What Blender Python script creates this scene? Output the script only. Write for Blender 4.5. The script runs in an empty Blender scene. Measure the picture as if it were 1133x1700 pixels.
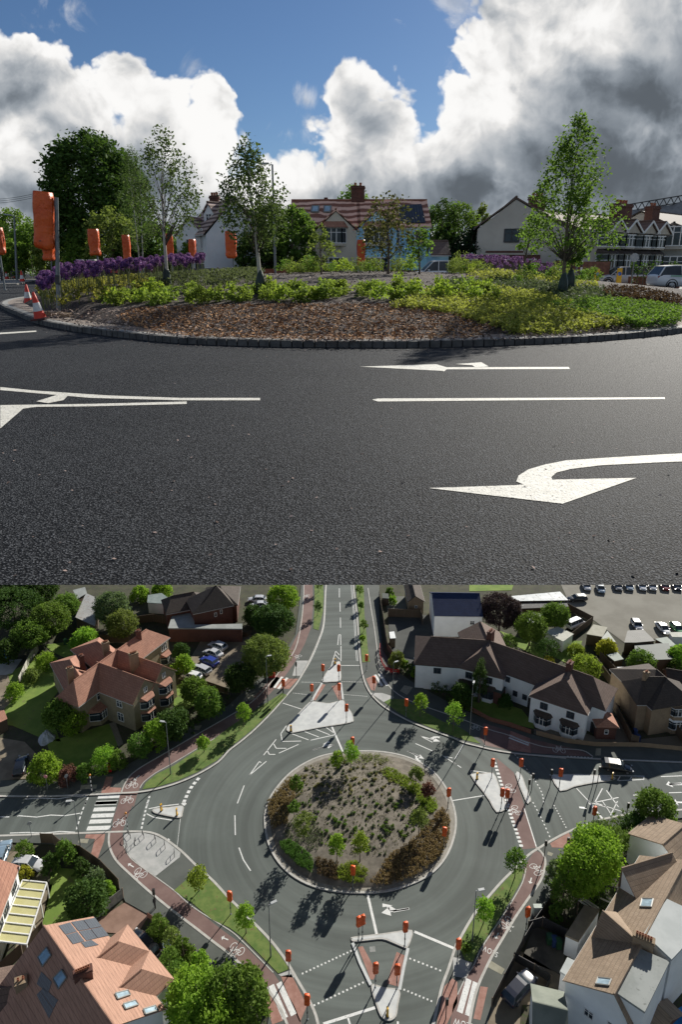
import bpy, bmesh, math, random
import numpy as np
from mathutils import Vector, Matrix
from mathutils.geometry import tessellate_polygon
R = math.radians
sc = bpy.context.scene
COL = sc.collection
# ------------------------------------------------------------------ camera
F, CX, CY = 1100.0, 566.5, 780.0          # focal length and optical centre in pixels of the 1133 x 1700 photograph
PIT = math.atan(340.0 / F)                # the camera looks down by this much
EYE = 1.6
cam = bpy.data.cameras.new('camera'); camo = bpy.data.objects.new('camera', cam); COL.objects.link(camo)
cam.sensor_fit = 'VERTICAL'; cam.sensor_height = 36.0; cam.sensor_width = 24.0
cam.lens = F / 1700.0 * 36.0
cam.shift_y = -(850.0 - CY) / 1700.0
cam.clip_start = 0.1; cam.clip_end = 20000
camo.location = (0, 0, EYE); camo.rotation_euler = (math.pi / 2 - PIT, 0, 0)
sc.camera = camo
# ------------------------------------------------------------------ light
SUN_EL, SUN_AZ = 27.0, 30.5               # degrees; azimuth to the right of straight ahead (+Y)
sd = Vector((math.sin(R(SUN_AZ)) * math.cos(R(SUN_EL)), math.cos(R(SUN_AZ)) * math.cos(R(SUN_EL)), math.sin(R(SUN_EL))))
sun = bpy.data.lights.new('sun', 'SUN'); sun.energy = 5.0; sun.angle = R(0.6); sun.color = (1.0, 0.95, 0.86)
suno = bpy.data.objects.new('sun', sun); COL.objects.link(suno)
suno.rotation_euler = (-sd).to_track_quat('-Z', 'Y').to_euler()
sc.view_settings.view_transform = 'Standard'; sc.view_settings.look = 'None'
sc.view_settings.exposure = 0.45; sc.view_settings.gamma = 1.0
sc.cycles.max_bounces = 6; sc.cycles.transparent_max_bounces = 8
sc.cycles.sample_clamp_indirect = 6.0

def node_math(nt, op, a, b=None, c=None, clamp=False):
    n = nt.nodes.new('ShaderNodeMath'); n.operation = op; n.use_clamp = clamp
    for i, v in enumerate((a, b, c)):
        if v is None: continue
        if isinstance(v, (int, float)): n.inputs[i].default_value = v
        else: nt.links.new(v, n.inputs[i])
    return n.outputs[0]

def noise(nt, vec, scale, detail=6, rough=0.55, dist=0.0):
    n = nt.nodes.new('ShaderNodeTexNoise'); n.inputs['Scale'].default_value = scale
    n.inputs['Detail'].default_value = detail; n.inputs['Roughness'].default_value = rough
    n.inputs['Distortion'].default_value = dist
    if vec is not None: nt.links.new(vec, n.inputs['Vector'])
    return n

def mixcol(nt, f, a, b):
    n = nt.nodes.new('ShaderNodeMix'); n.data_type = 'RGBA'
    for s, v in ((n.inputs['Factor'], f), (n.inputs[6], a), (n.inputs[7], b)):
        if isinstance(v, (int, float)): s.default_value = v
        elif isinstance(v, tuple): s.default_value = (*v, 1) if len(v) == 3 else v
        else: nt.links.new(v, s)
    return n.outputs[2]

def ramp(nt, fac, lo, hi):
    n = nt.nodes.new('ShaderNodeMapRange'); n.interpolation_type = 'SMOOTHSTEP'; n.clamp = True
    nt.links.new(fac, n.inputs[0]); n.inputs[1].default_value = lo; n.inputs[2].default_value = hi
    return n.outputs[0]

def build_world():
    w = bpy.data.worlds.new('World'); sc.world = w; w.use_nodes = True
    nt = w.node_tree; nt.nodes.clear(); N = nt.nodes.new; K = nt.links.new
    out = N('ShaderNodeOutputWorld'); bg = N('ShaderNodeBackground'); K(bg.outputs[0], out.inputs[0])
    sky = N('ShaderNodeTexSky'); sky.sky_type = 'NISHITA'; sky.altitude = 200; sky.sun_disc = False
    sky.sun_elevation = R(SUN_EL); sky.sun_rotation = R(SUN_AZ); sky.air_density = 1.0; sky.dust_density = 0.3; sky.ozone_density = 3.0
    tc = N('ShaderNodeTexCoord'); sep = N('ShaderNodeSeparateXYZ'); K(tc.outputs['Generated'], sep.inputs[0])
    x, y, z = sep.outputs
    yy = node_math(nt, 'MAXIMUM', y, 0.08)
    u = node_math(nt, 'DIVIDE', x, yy); v = node_math(nt, 'DIVIDE', z, yy)
    cmb = N('ShaderNodeCombineXYZ'); K(u, cmb.inputs[0]); K(v, cmb.inputs[1])
    uv = cmb.outputs[0]
    # turbulent offset of the coordinates gives the cauliflower outline
    n1 = noise(nt, uv, 7.0, 8, 0.54, 0.2)
    sub = N('ShaderNodeVectorMath'); sub.operation = 'SUBTRACT'; K(n1.outputs['Color'], sub.inputs[0]); sub.inputs[1].default_value = (.5, .5, .5)
    scl = N('ShaderNodeVectorMath'); scl.operation = 'SCALE'; K(sub.outputs[0], scl.inputs[0]); scl.inputs['Scale'].default_value = 0.075
    add = N('ShaderNodeVectorMath'); add.operation = 'ADD'; K(uv, add.inputs[0]); K(scl.outputs[0], add.inputs[1])
    puv = add.outputs[0]
    vor = N('ShaderNodeTexVoronoi'); vor.feature = 'SMOOTH_F1'; vor.inputs['Scale'].default_value = 17.0; vor.inputs['Smoothness'].default_value = .35
    vor.inputs['Detail'].default_value = 3.0; vor.inputs['Roughness'].default_value = .6
    K(puv, vor.inputs['Vector'])
    def field(blobs, vec=puv):
        acc = None
        for (px, py, rx, ry) in blobs:
            cu, cv, ru, rv = g(px, py) + (rx / 1068.0, ry / 1068.0)
            s = N('ShaderNodeVectorMath'); s.operation = 'SUBTRACT'; K(vec, s.inputs[0]); s.inputs[1].default_value = (cu, cv, 0)
            m = N('ShaderNodeVectorMath'); m.operation = 'MULTIPLY'; K(s.outputs[0], m.inputs[0]); m.inputs[1].default_value = (1 / ru, 1 / rv, 0)
            l = N('ShaderNodeVectorMath'); l.operation = 'LENGTH'; K(m.outputs[0], l.inputs[0])
            d = node_math(nt, 'SUBTRACT', 1.0, l.outputs['Value'])
            acc = d if acc is None else node_math(nt, 'SMOOTH_MAX', acc, d, 0.18)
        return acc
    def g(px, py):
        r = ray(px, py); return (r[0] / r[1], r[2] / r[1])
    # where the clouds stand in the sky
    cov = field(CLOUDS)
    cov = node_math(nt, 'SUBTRACT', cov, node_math(nt, 'MULTIPLY', node_math(nt, 'SUBTRACT', vor.outputs['Distance'], .5), .42))
    wisp = noise(nt, uv, 9.0, 8, 0.6, 0.8)
    back = ramp(nt, noise(nt, tc.outputs['Generated'], 2.2, 6, .55).outputs[0], .46, .6)
    front = ramp(nt, y, 0.1, 0.35)
    mask = ramp(nt, cov, -0.03, 0.13)
    # thin veil around the heaps
    veil = node_math(nt, 'MULTIPLY', ramp(nt, node_math(nt, 'ADD', node_math(nt, 'MULTIPLY', field(VEILS, puv), .8), node_math(nt, 'MULTIPLY', node_math(nt, 'SUBTRACT', wisp.outputs[0], .56), 5.0)), 0.0, 1.0), 0.55)
    mask = node_math(nt, 'MAXIMUM', mask, veil)
    mask = node_math(nt, 'ADD', node_math(nt, 'MULTIPLY', mask, front), node_math(nt, 'MULTIPLY', back, node_math(nt, 'SUBTRACT', 1.0, front)))
    # relief: the same noise a little nearer the sun
    def relief(scale, off, k):
        a = noise(nt, puv, scale, 6, .48, .1)
        o = N('ShaderNodeVectorMath'); o.operation = 'ADD'; K(puv, o.inputs[0]); o.inputs[1].default_value = (off * .5, off, 0)
        b = noise(nt, o.outputs[0], scale, 6, .48, .1)
        return node_math(nt, 'MULTIPLY', node_math(nt, 'SUBTRACT', a.outputs[0], b.outputs[0]), k)
    rel = node_math(nt, 'ADD', relief(5.5, .03, 2.4), relief(17.0, .010, 1.4))
    rim = node_math(nt, 'SUBTRACT', 1.0, ramp(nt, cov, 0.05, 0.55))
    white = field(BRIGHT, puv)
    dark = field(DARK, puv)
    b = node_math(nt, 'ADD', 0.30, node_math(nt, 'MULTIPLY', ramp(nt, white, -.6, 1.0), .34))
    b = node_math(nt, 'SUBTRACT', b, node_math(nt, 'MULTIPLY', ramp(nt, dark, -.8, 1.0), .17))
    b = node_math(nt, 'ADD', b, node_math(nt, 'MULTIPLY', rim, .17))
    b = node_math(nt, 'ADD', b, node_math(nt, 'MULTIPLY', rel, node_math(nt, 'MULTIPLY_ADD', b, .9, .07)))
    b = node_math(nt, 'SMOOTH_MAX', b, 0.10, .04)
    b = node_math(nt, 'SMOOTH_MIN', b, 0.66, .14)
    b = node_math(nt, 'MULTIPLY', b, node_math(nt, 'MULTIPLY_ADD', front, .30, .78))
    cloudc = mixcol(nt, ramp(nt, b, .1, .62), (.74, .86, 1.0), (1.0, .99, .975))
    cc = N('ShaderNodeVectorMath'); cc.operation = 'SCALE'; K(cloudc, cc.inputs[0]); K(b, cc.inputs['Scale'])
    # clear sky
    sk = N('ShaderNodeVectorMath'); sk.operation = 'SCALE'; K(sky.outputs[0], sk.inputs[0]); sk.inputs['Scale'].default_value = SKY_STRENGTH
    tint = N('ShaderNodeVectorMath'); tint.operation = 'MULTIPLY'; K(sk.outputs[0], tint.inputs[0]); tint.inputs[1].default_value = (.40, .48, .58)
    fin = mixcol(nt, mask, tint.outputs[0], cc.outputs[0])
    K(fin, bg.inputs[0]); bg.inputs[1].default_value = 1.0
    w.cycles.sampling_method = 'MANUAL'; w.cycles.sample_map_resolution = 512

def ray(px, py):
    x = (px - CX) / F; y = -(py - CY) / F
    c, s = math.cos(PIT), math.sin(PIT)
    return (x, c + y * s, -s + y * c)
SKY_STRENGTH = 0.085
# cloud heaps as directions (photo position and radius): left heap, centre heap, right heap
CLOUDS = [(20, 130, 150, 105), (120, 190, 150, 110), (210, 150, 50, 70), (260, 190, 80, 80), (350, 190, 52, 66), (330, 260, 90, 70), (60, 290, 220, 130),
          (585, 160, 62, 62), (620, 230, 120, 100), (500, 330, 120, 80), (330, 350, 200, 70), 
          (760, 190, 70, 90), (800, 100, 62, 66), (860, 60, 120, 120), (960, 130, 230, 220), (1000, 300, 330, 160), (760, 300, 230, 110),
          (1060, 120, 260, 260), (900, 250, 260, 200), (200, 300, 260, 110), (700, 330, 300, 80), (1300, 0, 300, 400), (-200, 100, 220, 220), (1100, -250, 330, 200)]
VEILS = [(60, 20, 130, 60), (320, 110, 50, 50), (750, 15, 75, 42), (480, 225, 60, 36), (505, 155, 26, 20), (1000, 60, 240, 120)]
BRIGHT = [(60, 90, 110, 70), (170, 170, 120, 60), (330, 180, 60, 60), (560, 190, 60, 80), (620, 120, 60, 40), (690, 250, 90, 50), (760, 130, 60, 50), (900, 60, 170, 60), (800, 170, 110, 60), (480, 290, 90, 50), (40, 240, 70, 40), (350, 250, 60, 50)]
DARK = [(1090, 330, 120, 60), (610, 190, 40, 40), (1000, 270, 260, 90), (850, 320, 190, 60), (70, 130, 60, 40), (150, 250, 120, 40), (60, 330, 150, 40), (1100, 150, 90, 90), (760, 310, 100, 40), (230, 300, 60, 40), (560, 320, 50, 24)]
build_world()

# ------------------------------------------------------------------ projection of photo positions onto real surfaces
ZL = EYE - 76.0                           # ground level of the lower place
def U(px, py, h=0.0):                     # upper place, on the horizontal plane z = h
    r = ray(px, py); t = (h - EYE) / r[2]
    return Vector((r[0] * t, r[1] * t, h))
def D(px, py, Y):                         # upper place, on the vertical plane y = Y
    r = ray(px, py); t = Y / r[1]
    return Vector((r[0] * t, Y, EYE + r[2] * t))
TILE = {1: (0, 970), 2: (380, 970), 3: (753, 970), 4: (0, 1330), 5: (380, 1330), 6: (753, 1330)}
def tp(t, x, y):
    return (TILE[t][0] + x * .33539, TILE[t][1] + y * .33539)
def L(t, x, y, h=0.0):                    # lower place, height h above its ground
    px, py = tp(t, x, y) if t else (x, y)
    r = ray(px, py); k = (ZL + h - EYE) / r[2]
    return Vector((r[0] * k, r[1] * k, ZL + h))
def Lpx(t, x, y, h=0.0):                  # metres per crop pixel there
    p = L(t, x, y, h); c = math.cos(PIT) * p.y - math.sin(PIT) * (p.z - EYE)
    return (math.cos(PIT) * p.y + math.sin(PIT) * (EYE - p.z)) / F * .33539

# ------------------------------------------------------------------ object helpers
def tag(o, label=None, cat=None, group=None, kind=None):
    if label: o['label'] = label
    if cat: o['category'] = cat
    if group: o['group'] = group
    if kind: o['kind'] = kind
    return o
def thing(name, loc, label, cat, group=None, rz=0.0):
    o = bpy.data.objects.new(name, None); COL.objects.link(o)
    o.location = loc; o.rotation_euler = (0, 0, rz); o.empty_display_size = .2
    return tag(o, label, cat, group)
def kids(o): return [c for c in ALLCH.get(o.name, [])]
ALLCH = {}
def link(name, me, m=None, parent=None):
    o = bpy.data.objects.new(name, me); COL.objects.link(o)
    if m is not None:
        if isinstance(m, (list, tuple)):
            for q in m: me.materials.append(q)
        elif not me.materials: me.materials.append(m)
    if parent is not None:
        o.parent = parent; ALLCH.setdefault(parent.name, []).append(o)
    return o
def dup(o, parent=None, loc=None, rz=None, label=None, scale=None, group=None):
    c = o.copy(); COL.objects.link(c)
    if parent is not None:
        c.parent = parent; ALLCH.setdefault(parent.name, []).append(c)
    if loc is not None: c.location = loc
    if rz is not None: c.rotation_euler = (0, 0, rz)
    if scale is not None: c.scale = scale if isinstance(scale, (tuple, Vector)) else (scale,) * 3
    if label: c['label'] = label
    if group: c['group'] = group
    for ch in kids(o): dup(ch, c)
    return c

class MB:
    def __init__(s): s.v = []; s.f = []; s.mi = []; s.m = 0
    def add(s, vs, fs):
        n = len(s.v); s.v += [tuple(p) for p in vs]
        for f in fs: s.f.append(tuple(n + i for i in f)); s.mi.append(s.m)
        return s
    def quad(s, *p): return s.add(p, [tuple(range(len(p)))])
    def box(s, c, d, rz=0.0, rx=0.0, taper=1.0):
        hx, hy, hz = d[0] / 2, d[1] / 2, d[2] / 2
        vs = []
        M = Matrix.Rotation(rz, 3, 'Z') @ Matrix.Rotation(rx, 3, 'X')
        for z in (-1, 1):
            k = taper if z > 0 else 1
            for x, y in ((-1, -1), (1, -1), (1, 1), (-1, 1)):
                vs.append(M @ Vector((x * hx * k, y * hy * k, z * hz)) + Vector(c))
        return s.add(vs, [(3, 2, 1, 0), (4, 5, 6, 7), (0, 1, 5, 4), (1, 2, 6, 5), (2, 3, 7, 6), (3, 0, 4, 7)])
    def beam(s, a, b, w, h):
        a, b = Vector(a), Vector(b); d = (b - a)
        if d.length < 1e-6: return s
        d.normalize(); up = Vector((0, 0, 1)) if abs(d.z) < .95 else Vector((0, 1, 0))
        sx = d.cross(up).normalized() * w / 2; sy = sx.cross(d).normalized() * h / 2
        vs = [p + q for p in (a, b) for q in (-sx - sy, sx - sy, sx + sy, -sx + sy)]
        return s.add(vs, [(0, 1, 2, 3), (7, 6, 5, 4), (0, 4, 5, 1), (1, 5, 6, 2), (2, 6, 7, 3), (3, 7, 4, 0)])
    def tube(s, pts, rs, n=8, cap=True):
        pts = [Vector(p) for p in pts]
        if isinstance(rs, (int, float)): rs = [rs] * len(pts)
        base = len(s.v); px = None
        for i, p in enumerate(pts):
            d = (pts[min(i + 1, len(pts) - 1)] - pts[max(i - 1, 0)]).normalized()
            if px is None or abs(px.dot(d)) > .95:
                px = d.cross(Vector((0, 0, 1)) if abs(d.z) < .9 else Vector((1, 0, 0)))
            px = (px - d * px.dot(d)).normalized(); py = d.cross(px)
            for k in range(n):
                a = 2 * math.pi * k / n
                s.v.append(tuple(p + (px * math.cos(a) + py * math.sin(a)) * rs[i]))
        for i in range(len(pts) - 1):
            for k in range(n):
                k2 = (k + 1) % n
                s.f.append((base + i * n + k, base + i * n + k2, base + (i + 1) * n + k2, base + (i + 1) * n + k)); s.mi.append(s.m)
        if cap:
            s.f.append(tuple(base + k for k in range(n))[::-1]); s.mi.append(s.m)
            s.f.append(tuple(base + (len(pts) - 1) * n + k for k in range(n))); s.mi.append(s.m)
        return s
    def lathe(s, prof, n=12, c=(0, 0, 0)):
        base = len(s.v)
        for r, z in prof:
            for k in range(n):
                a = 2 * math.pi * k / n
                s.v.append((c[0] + r * math.cos(a), c[1] + r * math.sin(a), c[2] + z))
        for i in range(len(prof) - 1):
            for k in range(n):
                k2 = (k + 1) % n
                s.f.append((base + i * n + k, base + i * n + k2, base + (i + 1) * n + k2, base + (i + 1) * n + k)); s.mi.append(s.m)
        return s
    def me(s, smooth=False):
        m = bpy.data.meshes.new('m'); m.from_pydata(s.v, [], s.f); m.update()
        if smooth:
            m.polygons.foreach_set('use_smooth', [True] * len(m.polygons))
        if any(s.mi): m.polygons.foreach_set('material_index', s.mi)
        return m
    def build(s, name, mat, parent=None, smooth=False, org=None):
        if org is not None: s.v = [(p[0] - org[0], p[1] - org[1], p[2] - org[2]) for p in s.v]
        o = link(name, s.me(smooth), mat, parent); o.data.name = name
        return o

def npmesh(name, V, Fc):
    m = bpy.data.meshes.new(name); k = Fc.shape[1]
    m.vertices.add(len(V)); m.vertices.foreach_set('co', V.astype(np.float32).ravel())
    m.loops.add(Fc.size); m.loops.foreach_set('vertex_index', Fc.astype(np.int32).ravel())
    m.polygons.add(len(Fc)); m.polygons.foreach_set('loop_start', np.arange(0, Fc.size, k, dtype=np.int32))
    m.polygons.foreach_set('loop_total', np.full(len(Fc), k, dtype=np.int32))
    m.update(calc_edges=True)
    return m

def smooth_line(p, n=6, closed=False):
    p = [Vector(q) for q in p]; out = []
    N_ = len(p)
    rng = range(N_ if closed else N_ - 1)
    for i in rng:
        g = (lambda k: p[k % N_]) if closed else (lambda k: p[max(0, min(N_ - 1, k))])
        a, b, c, d = g(i - 1), g(i), g(i + 1), g(i + 2)
        for j in range(n):
            t = j / n
            out.append(.5 * ((2 * b) + (c - a) * t + (2 * a - 5 * b + 4 * c - d) * t * t + (3 * b - a - 3 * c + d) * t ** 3))
    if not closed: out.append(p[-1])
    return out
def sheet(name, pts, z, mat, thick=0.0, kind='structure', parent=None, **kw):
    """flat polygon lying on the ground, or a slab when thick > 0"""
    pts = [Vector((p[0], p[1], z)) for p in pts]
    tris = tessellate_polygon([pts])
    mb = MB(); mb.add([p + Vector((0, 0, thick)) for p in pts], [tuple(t) for t in tris])
    n = len(pts)
    if thick:
        mb.add(pts, []); 
        for i in range(n):
            j = (i + 1) % n; mb.f.append((i, j, n + j, n + i)); mb.mi.append(0)
    o = mb.build(name, mat, parent)
    bm = bmesh.new(); bm.from_mesh(o.data); bmesh.ops.recalc_face_normals(bm, faces=bm.faces)
    if not thick:
        for f in bm.faces:
            if f.normal.z < 0: f.normal_flip()
    bm.to_mesh(o.data); bm.free()
    if kind: o['kind'] = kind
    return tag(o, **kw) if kw else o
def strip_mb(mb, pts, w, z, h=0.0, closed=False):
    pts = [Vector((p[0], p[1], 0)) for p in pts]
    n = len(pts); L_, R_ = [], []
    for i, p in enumerate(pts):
        a = pts[(i - 1) % n] if (closed or i) else p; b = pts[(i + 1) % n] if (closed or i < n - 1) else p
        d = (b - a); 
        if d.length < 1e-9: d = Vector((1, 0, 0))
        d.normalize(); s_ = Vector((-d.y, d.x, 0)) * w / 2
        L_.append(p + s_); R_.append(p - s_)
    rng = n if closed else n - 1
    for i in range(rng):
        j = (i + 1) % n
        zt = z + h; T = Vector((0, 0, zt)); B = Vector((0, 0, z - .02))
        mb.quad(R_[i] + T, R_[j] + T, L_[j] + T, L_[i] + T)
        if h:
            mb.quad(L_[i] + T, L_[j] + T, L_[j] + B, L_[i] + B); mb.quad(R_[j] + T, R_[i] + T, R_[i] + B, R_[j] + B)
    if h and not closed:
        for i in (0, n - 1):
            q = [L_[i] + T, R_[i] + T, R_[i] + B, L_[i] + B]; mb.quad(*(q if i == 0 else q[::-1]))
    return mb

# ------------------------------------------------------------------ materials
MATS = {}
def mat(name, c1, c2=None, scale=3.0, rough=.8, bump=0.0, bscale=None, metal=0.0, spec=.5, detail=5, fine=None, coord='Object', wave=None, rnd=0.0, lo=.35, hi=.65, coat=0.0):
    if name in MATS: return MATS[name]
    m = bpy.data.materials.new(name); m.use_nodes = True; nt = m.node_tree; K = nt.links.new
    b = nt.nodes['Principled BSDF']
    tc = nt.nodes.new('ShaderNodeTexCoord'); vec = tc.outputs[coord]
    c2 = c2 or tuple(min(1, v * 1.25) for v in c1)
    n = noise(nt, vec, scale, detail, .6)
    col = mixcol(nt, ramp(nt, n.outputs[0], lo, hi), c1, c2)
    if fine:                                   # fine = (scale, colour, amount threshold)
        n2 = noise(nt, vec, fine[0], 3, .7)
        col = mixcol(nt, ramp(nt, n2.outputs[0], fine[2], fine[2] + .12), col, fine[1])
    if wave:                                   # wave = (scale, direction, colour, distortion, threshold)
        wv = nt.nodes.new('ShaderNodeTexWave'); wv.wave_type = 'BANDS'; wv.bands_direction = wave[1]
        wv.inputs['Scale'].default_value = wave[0]; wv.inputs['Distortion'].default_value = wave[3]; wv.inputs['Detail'].default_value = 2
        wv.inputs['Detail Scale'].default_value = .6
        K(vec, wv.inputs['Vector'])
        col = mixcol(nt, ramp(nt, wv.outputs['Fac'], wave[4], wave[4] + .15), col, wave[2])
    if rnd:
        oi = nt.nodes.new('ShaderNodeObjectInfo'); h = nt.nodes.new('ShaderNodeHueSaturation')
        K(node_math(nt, 'MULTIPLY_ADD', oi.outputs['Random'], rnd, 1 - rnd / 2), h.inputs['Value']); K(col, h.inputs['Color']); col = h.outputs[0]
    K(col, b.inputs['Base Color'])
    b.inputs['Roughness'].default_value = rough; b.inputs['Metallic'].default_value = metal
    b.inputs['Specular IOR Level'].default_value = spec; b.inputs['Coat Weight'].default_value = coat
    if bump:
        nb = noise(nt, vec, bscale or scale * 6, 4, .6); bp = nt.nodes.new('ShaderNodeBump')
        bp.inputs['Strength'].default_value = bump; bp.inputs['Distance'].default_value = .02 if not isinstance(bump, tuple) else 1
        K(nb.outputs[0], bp.inputs['Height']); K(bp.outputs[0], b.inputs['Normal'])
    MATS[name] = m; return m
def leafmat(name, c1, c2, trans=.35, rough=.75, obj=.25, spec=.12):
    """leaves: every leaf its own tone, light shines through them"""
    if name in MATS: return MATS[name]
    m = bpy.data.materials.new(name); m.use_nodes = True; nt = m.node_tree; K = nt.links.new
    b = nt.nodes['Principled BSDF']; out = nt.nodes['Material Output']
    gi = nt.nodes.new('ShaderNodeNewGeometry'); oi = nt.nodes.new('ShaderNodeObjectInfo')
    col = mixcol(nt, gi.outputs['Random Per Island'], c1, c2)
    h = nt.nodes.new('ShaderNodeHueSaturation'); K(col, h.inputs['Color'])
    K(node_math(nt, 'MULTIPLY_ADD', oi.outputs['Random'], obj, 1 - obj / 2), h.inputs['Value'])
    K(node_math(nt, 'MULTIPLY_ADD', oi.outputs['Random'], .03, .485), h.inputs['Hue'])
    K(h.outputs[0], b.inputs['Base Color']); b.inputs['Roughness'].default_value = rough; b.inputs['Specular IOR Level'].default_value = spec
    tr = nt.nodes.new('ShaderNodeBsdfTranslucent')
    tcol = mixcol(nt, .5, h.outputs[0], (c2[0] * 1.6, c2[1] * 1.7, c2[2] * .8)); K(tcol, tr.inputs[0])
    mx = nt.nodes.new('ShaderNodeMixShader'); mx.inputs[0].default_value = trans
    K(b.outputs[0], mx.inputs[1]); K(tr.outputs[0], mx.inputs[2]); K(mx.outputs[0], out.inputs[0])
    MATS[name] = m; return m
def tilemat(name, c1, c2, row=.28, wid=.32, rough=.85, axis='z', mortar=.55, var=.5, stain=None):
    """roof tiles or bricks: courses follow the height, joints run along the wall"""
    if name in MATS: return MATS[name]
    m = bpy.data.materials.new(name); m.use_nodes = True; nt = m.node_tree; K = nt.links.new
    b = nt.nodes['Principled BSDF']; tc = nt.nodes.new('ShaderNodeTexCoord'); sp = nt.nodes.new('ShaderNodeSeparateXYZ'); K(tc.outputs['Object'], sp.inputs[0])
    cb = nt.nodes.new('ShaderNodeCombineXYZ'); K(node_math(nt, 'ADD', sp.outputs[0], node_math(nt, 'MULTIPLY', sp.outputs[1], .83)), cb.inputs[0]); K(sp.outputs[2], cb.inputs[1])
    br = nt.nodes.new('ShaderNodeTexBrick'); K(cb.outputs[0], br.inputs['Vector']); br.inputs['Scale'].default_value = 1.0
    br.inputs['Brick Width'].default_value = wid; br.inputs['Row Height'].default_value = row; br.inputs['Mortar Size'].default_value = row * .06
    br.inputs['Color1'].default_value = (*c1, 1); br.inputs['Color2'].default_value = (*c2, 1); br.inputs['Mortar'].default_value = (*[v * mortar for v in c1], 1)
    n = noise(nt, tc.outputs['Object'], .7, 6, .65)
    col = mixcol(nt, node_math(nt, 'MULTIPLY', ramp(nt, n.outputs[0], .35, .7), var), br.outputs['Color'], tuple(v * .55 for v in c1) if stain is None else stain)
    n2 = noise(nt, tc.outputs['Object'], 14, 3, .6)
    col = mixcol(nt, node_math(nt, 'MULTIPLY', n2.outputs[0], .35), col, tuple(min(1, v * 1.35) for v in c2))
    K(col, b.inputs['Base Color']); b.inputs['Roughness'].default_value = rough
    bp = nt.nodes.new('ShaderNodeBump'); bp.inputs['Strength'].default_value = .5; bp.inputs['Distance'].default_value = .03
    K(br.outputs['Fac'], bp.inputs['Height']); bp.invert = True; K(bp.outputs[0], b.inputs['Normal'])
    MATS[name] = m; return m
def glassmat(name='window_glass', c=(.03, .04, .05)):
    if name in MATS: return MATS[name]
    m = mat(name, c, tuple(v * 1.6 for v in c), scale=1.2, rough=.12, spec=.3); return m
glass = glassmat()
white = mat('white_paint', (.74, .74, .72), (.8, .8, .78), 4, .5)
# ------------------------------------------------------------------ generators
def leaf_cloud(cent, rad, per, size, rng, flat=.35, droop=0.0, asp=.62):
    """many small leaves round each centre; rhombus leaves, tilted every way"""
    n = len(cent) * per
    c = np.repeat(cent, per, axis=0)
    rad = np.repeat(np.broadcast_to(rad, (len(cent),)), per)[:, None]
    d = rng.normal(size=(n, 3)); d /= np.linalg.norm(d, axis=1)[:, None] + 1e-9
    p = c + d * rad * (rng.random((n, 1)) ** .45)
    if droop: p[:, 2] -= droop * rng.random(n)
    nrm = rng.normal(size=(n, 3)); nrm[:, 2] = np.abs(nrm[:, 2]) + flat; nrm /= np.linalg.norm(nrm, axis=1)[:, None]
    a = np.cross(nrm, rng.normal(size=(n, 3))); a /= np.linalg.norm(a, axis=1)[:, None] + 1e-9
    b = np.cross(nrm, a)
    s = size * (.6 + .8 * rng.random((n, 1)))
    V = np.empty((n, 4, 3)); V[:, 0] = p - a * s; V[:, 1] = p + b * s * asp + nrm * s * .12; V[:, 2] = p + a * s; V[:, 3] = p - b * s * asp + nrm * s * .12
    return V.reshape(-1, 3), np.arange(n * 4).reshape(-1, 4)
PROF = {
    'round': lambda t: math.sqrt(max(0, 1 - (2 * t - 1) ** 2)),
    'oak': lambda t: max(0, 1 - abs(2 * t - .9) ** 2.6) ** .5 if abs(2 * t - .9) < 1 else 0.1,
    'cone': lambda t: (1 - t) ** .85 * min(1, t * 7 + .35),
    'birch': lambda t: (math.sin(math.pi * min(1, t * .93 + .06)) ** .7) * (1 - .62 * t),
    'young': lambda t: math.sin(math.pi * min(1, t * .9 + .08)) ** .6 * (1 - .45 * t),
    'column': lambda t: min(1, 4 * t + .4) * min(1, (1 - t) * 2.2 + .05),
    'bush': lambda t: math.sqrt(max(0, 1 - (t * .98) ** 2)),
}
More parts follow.
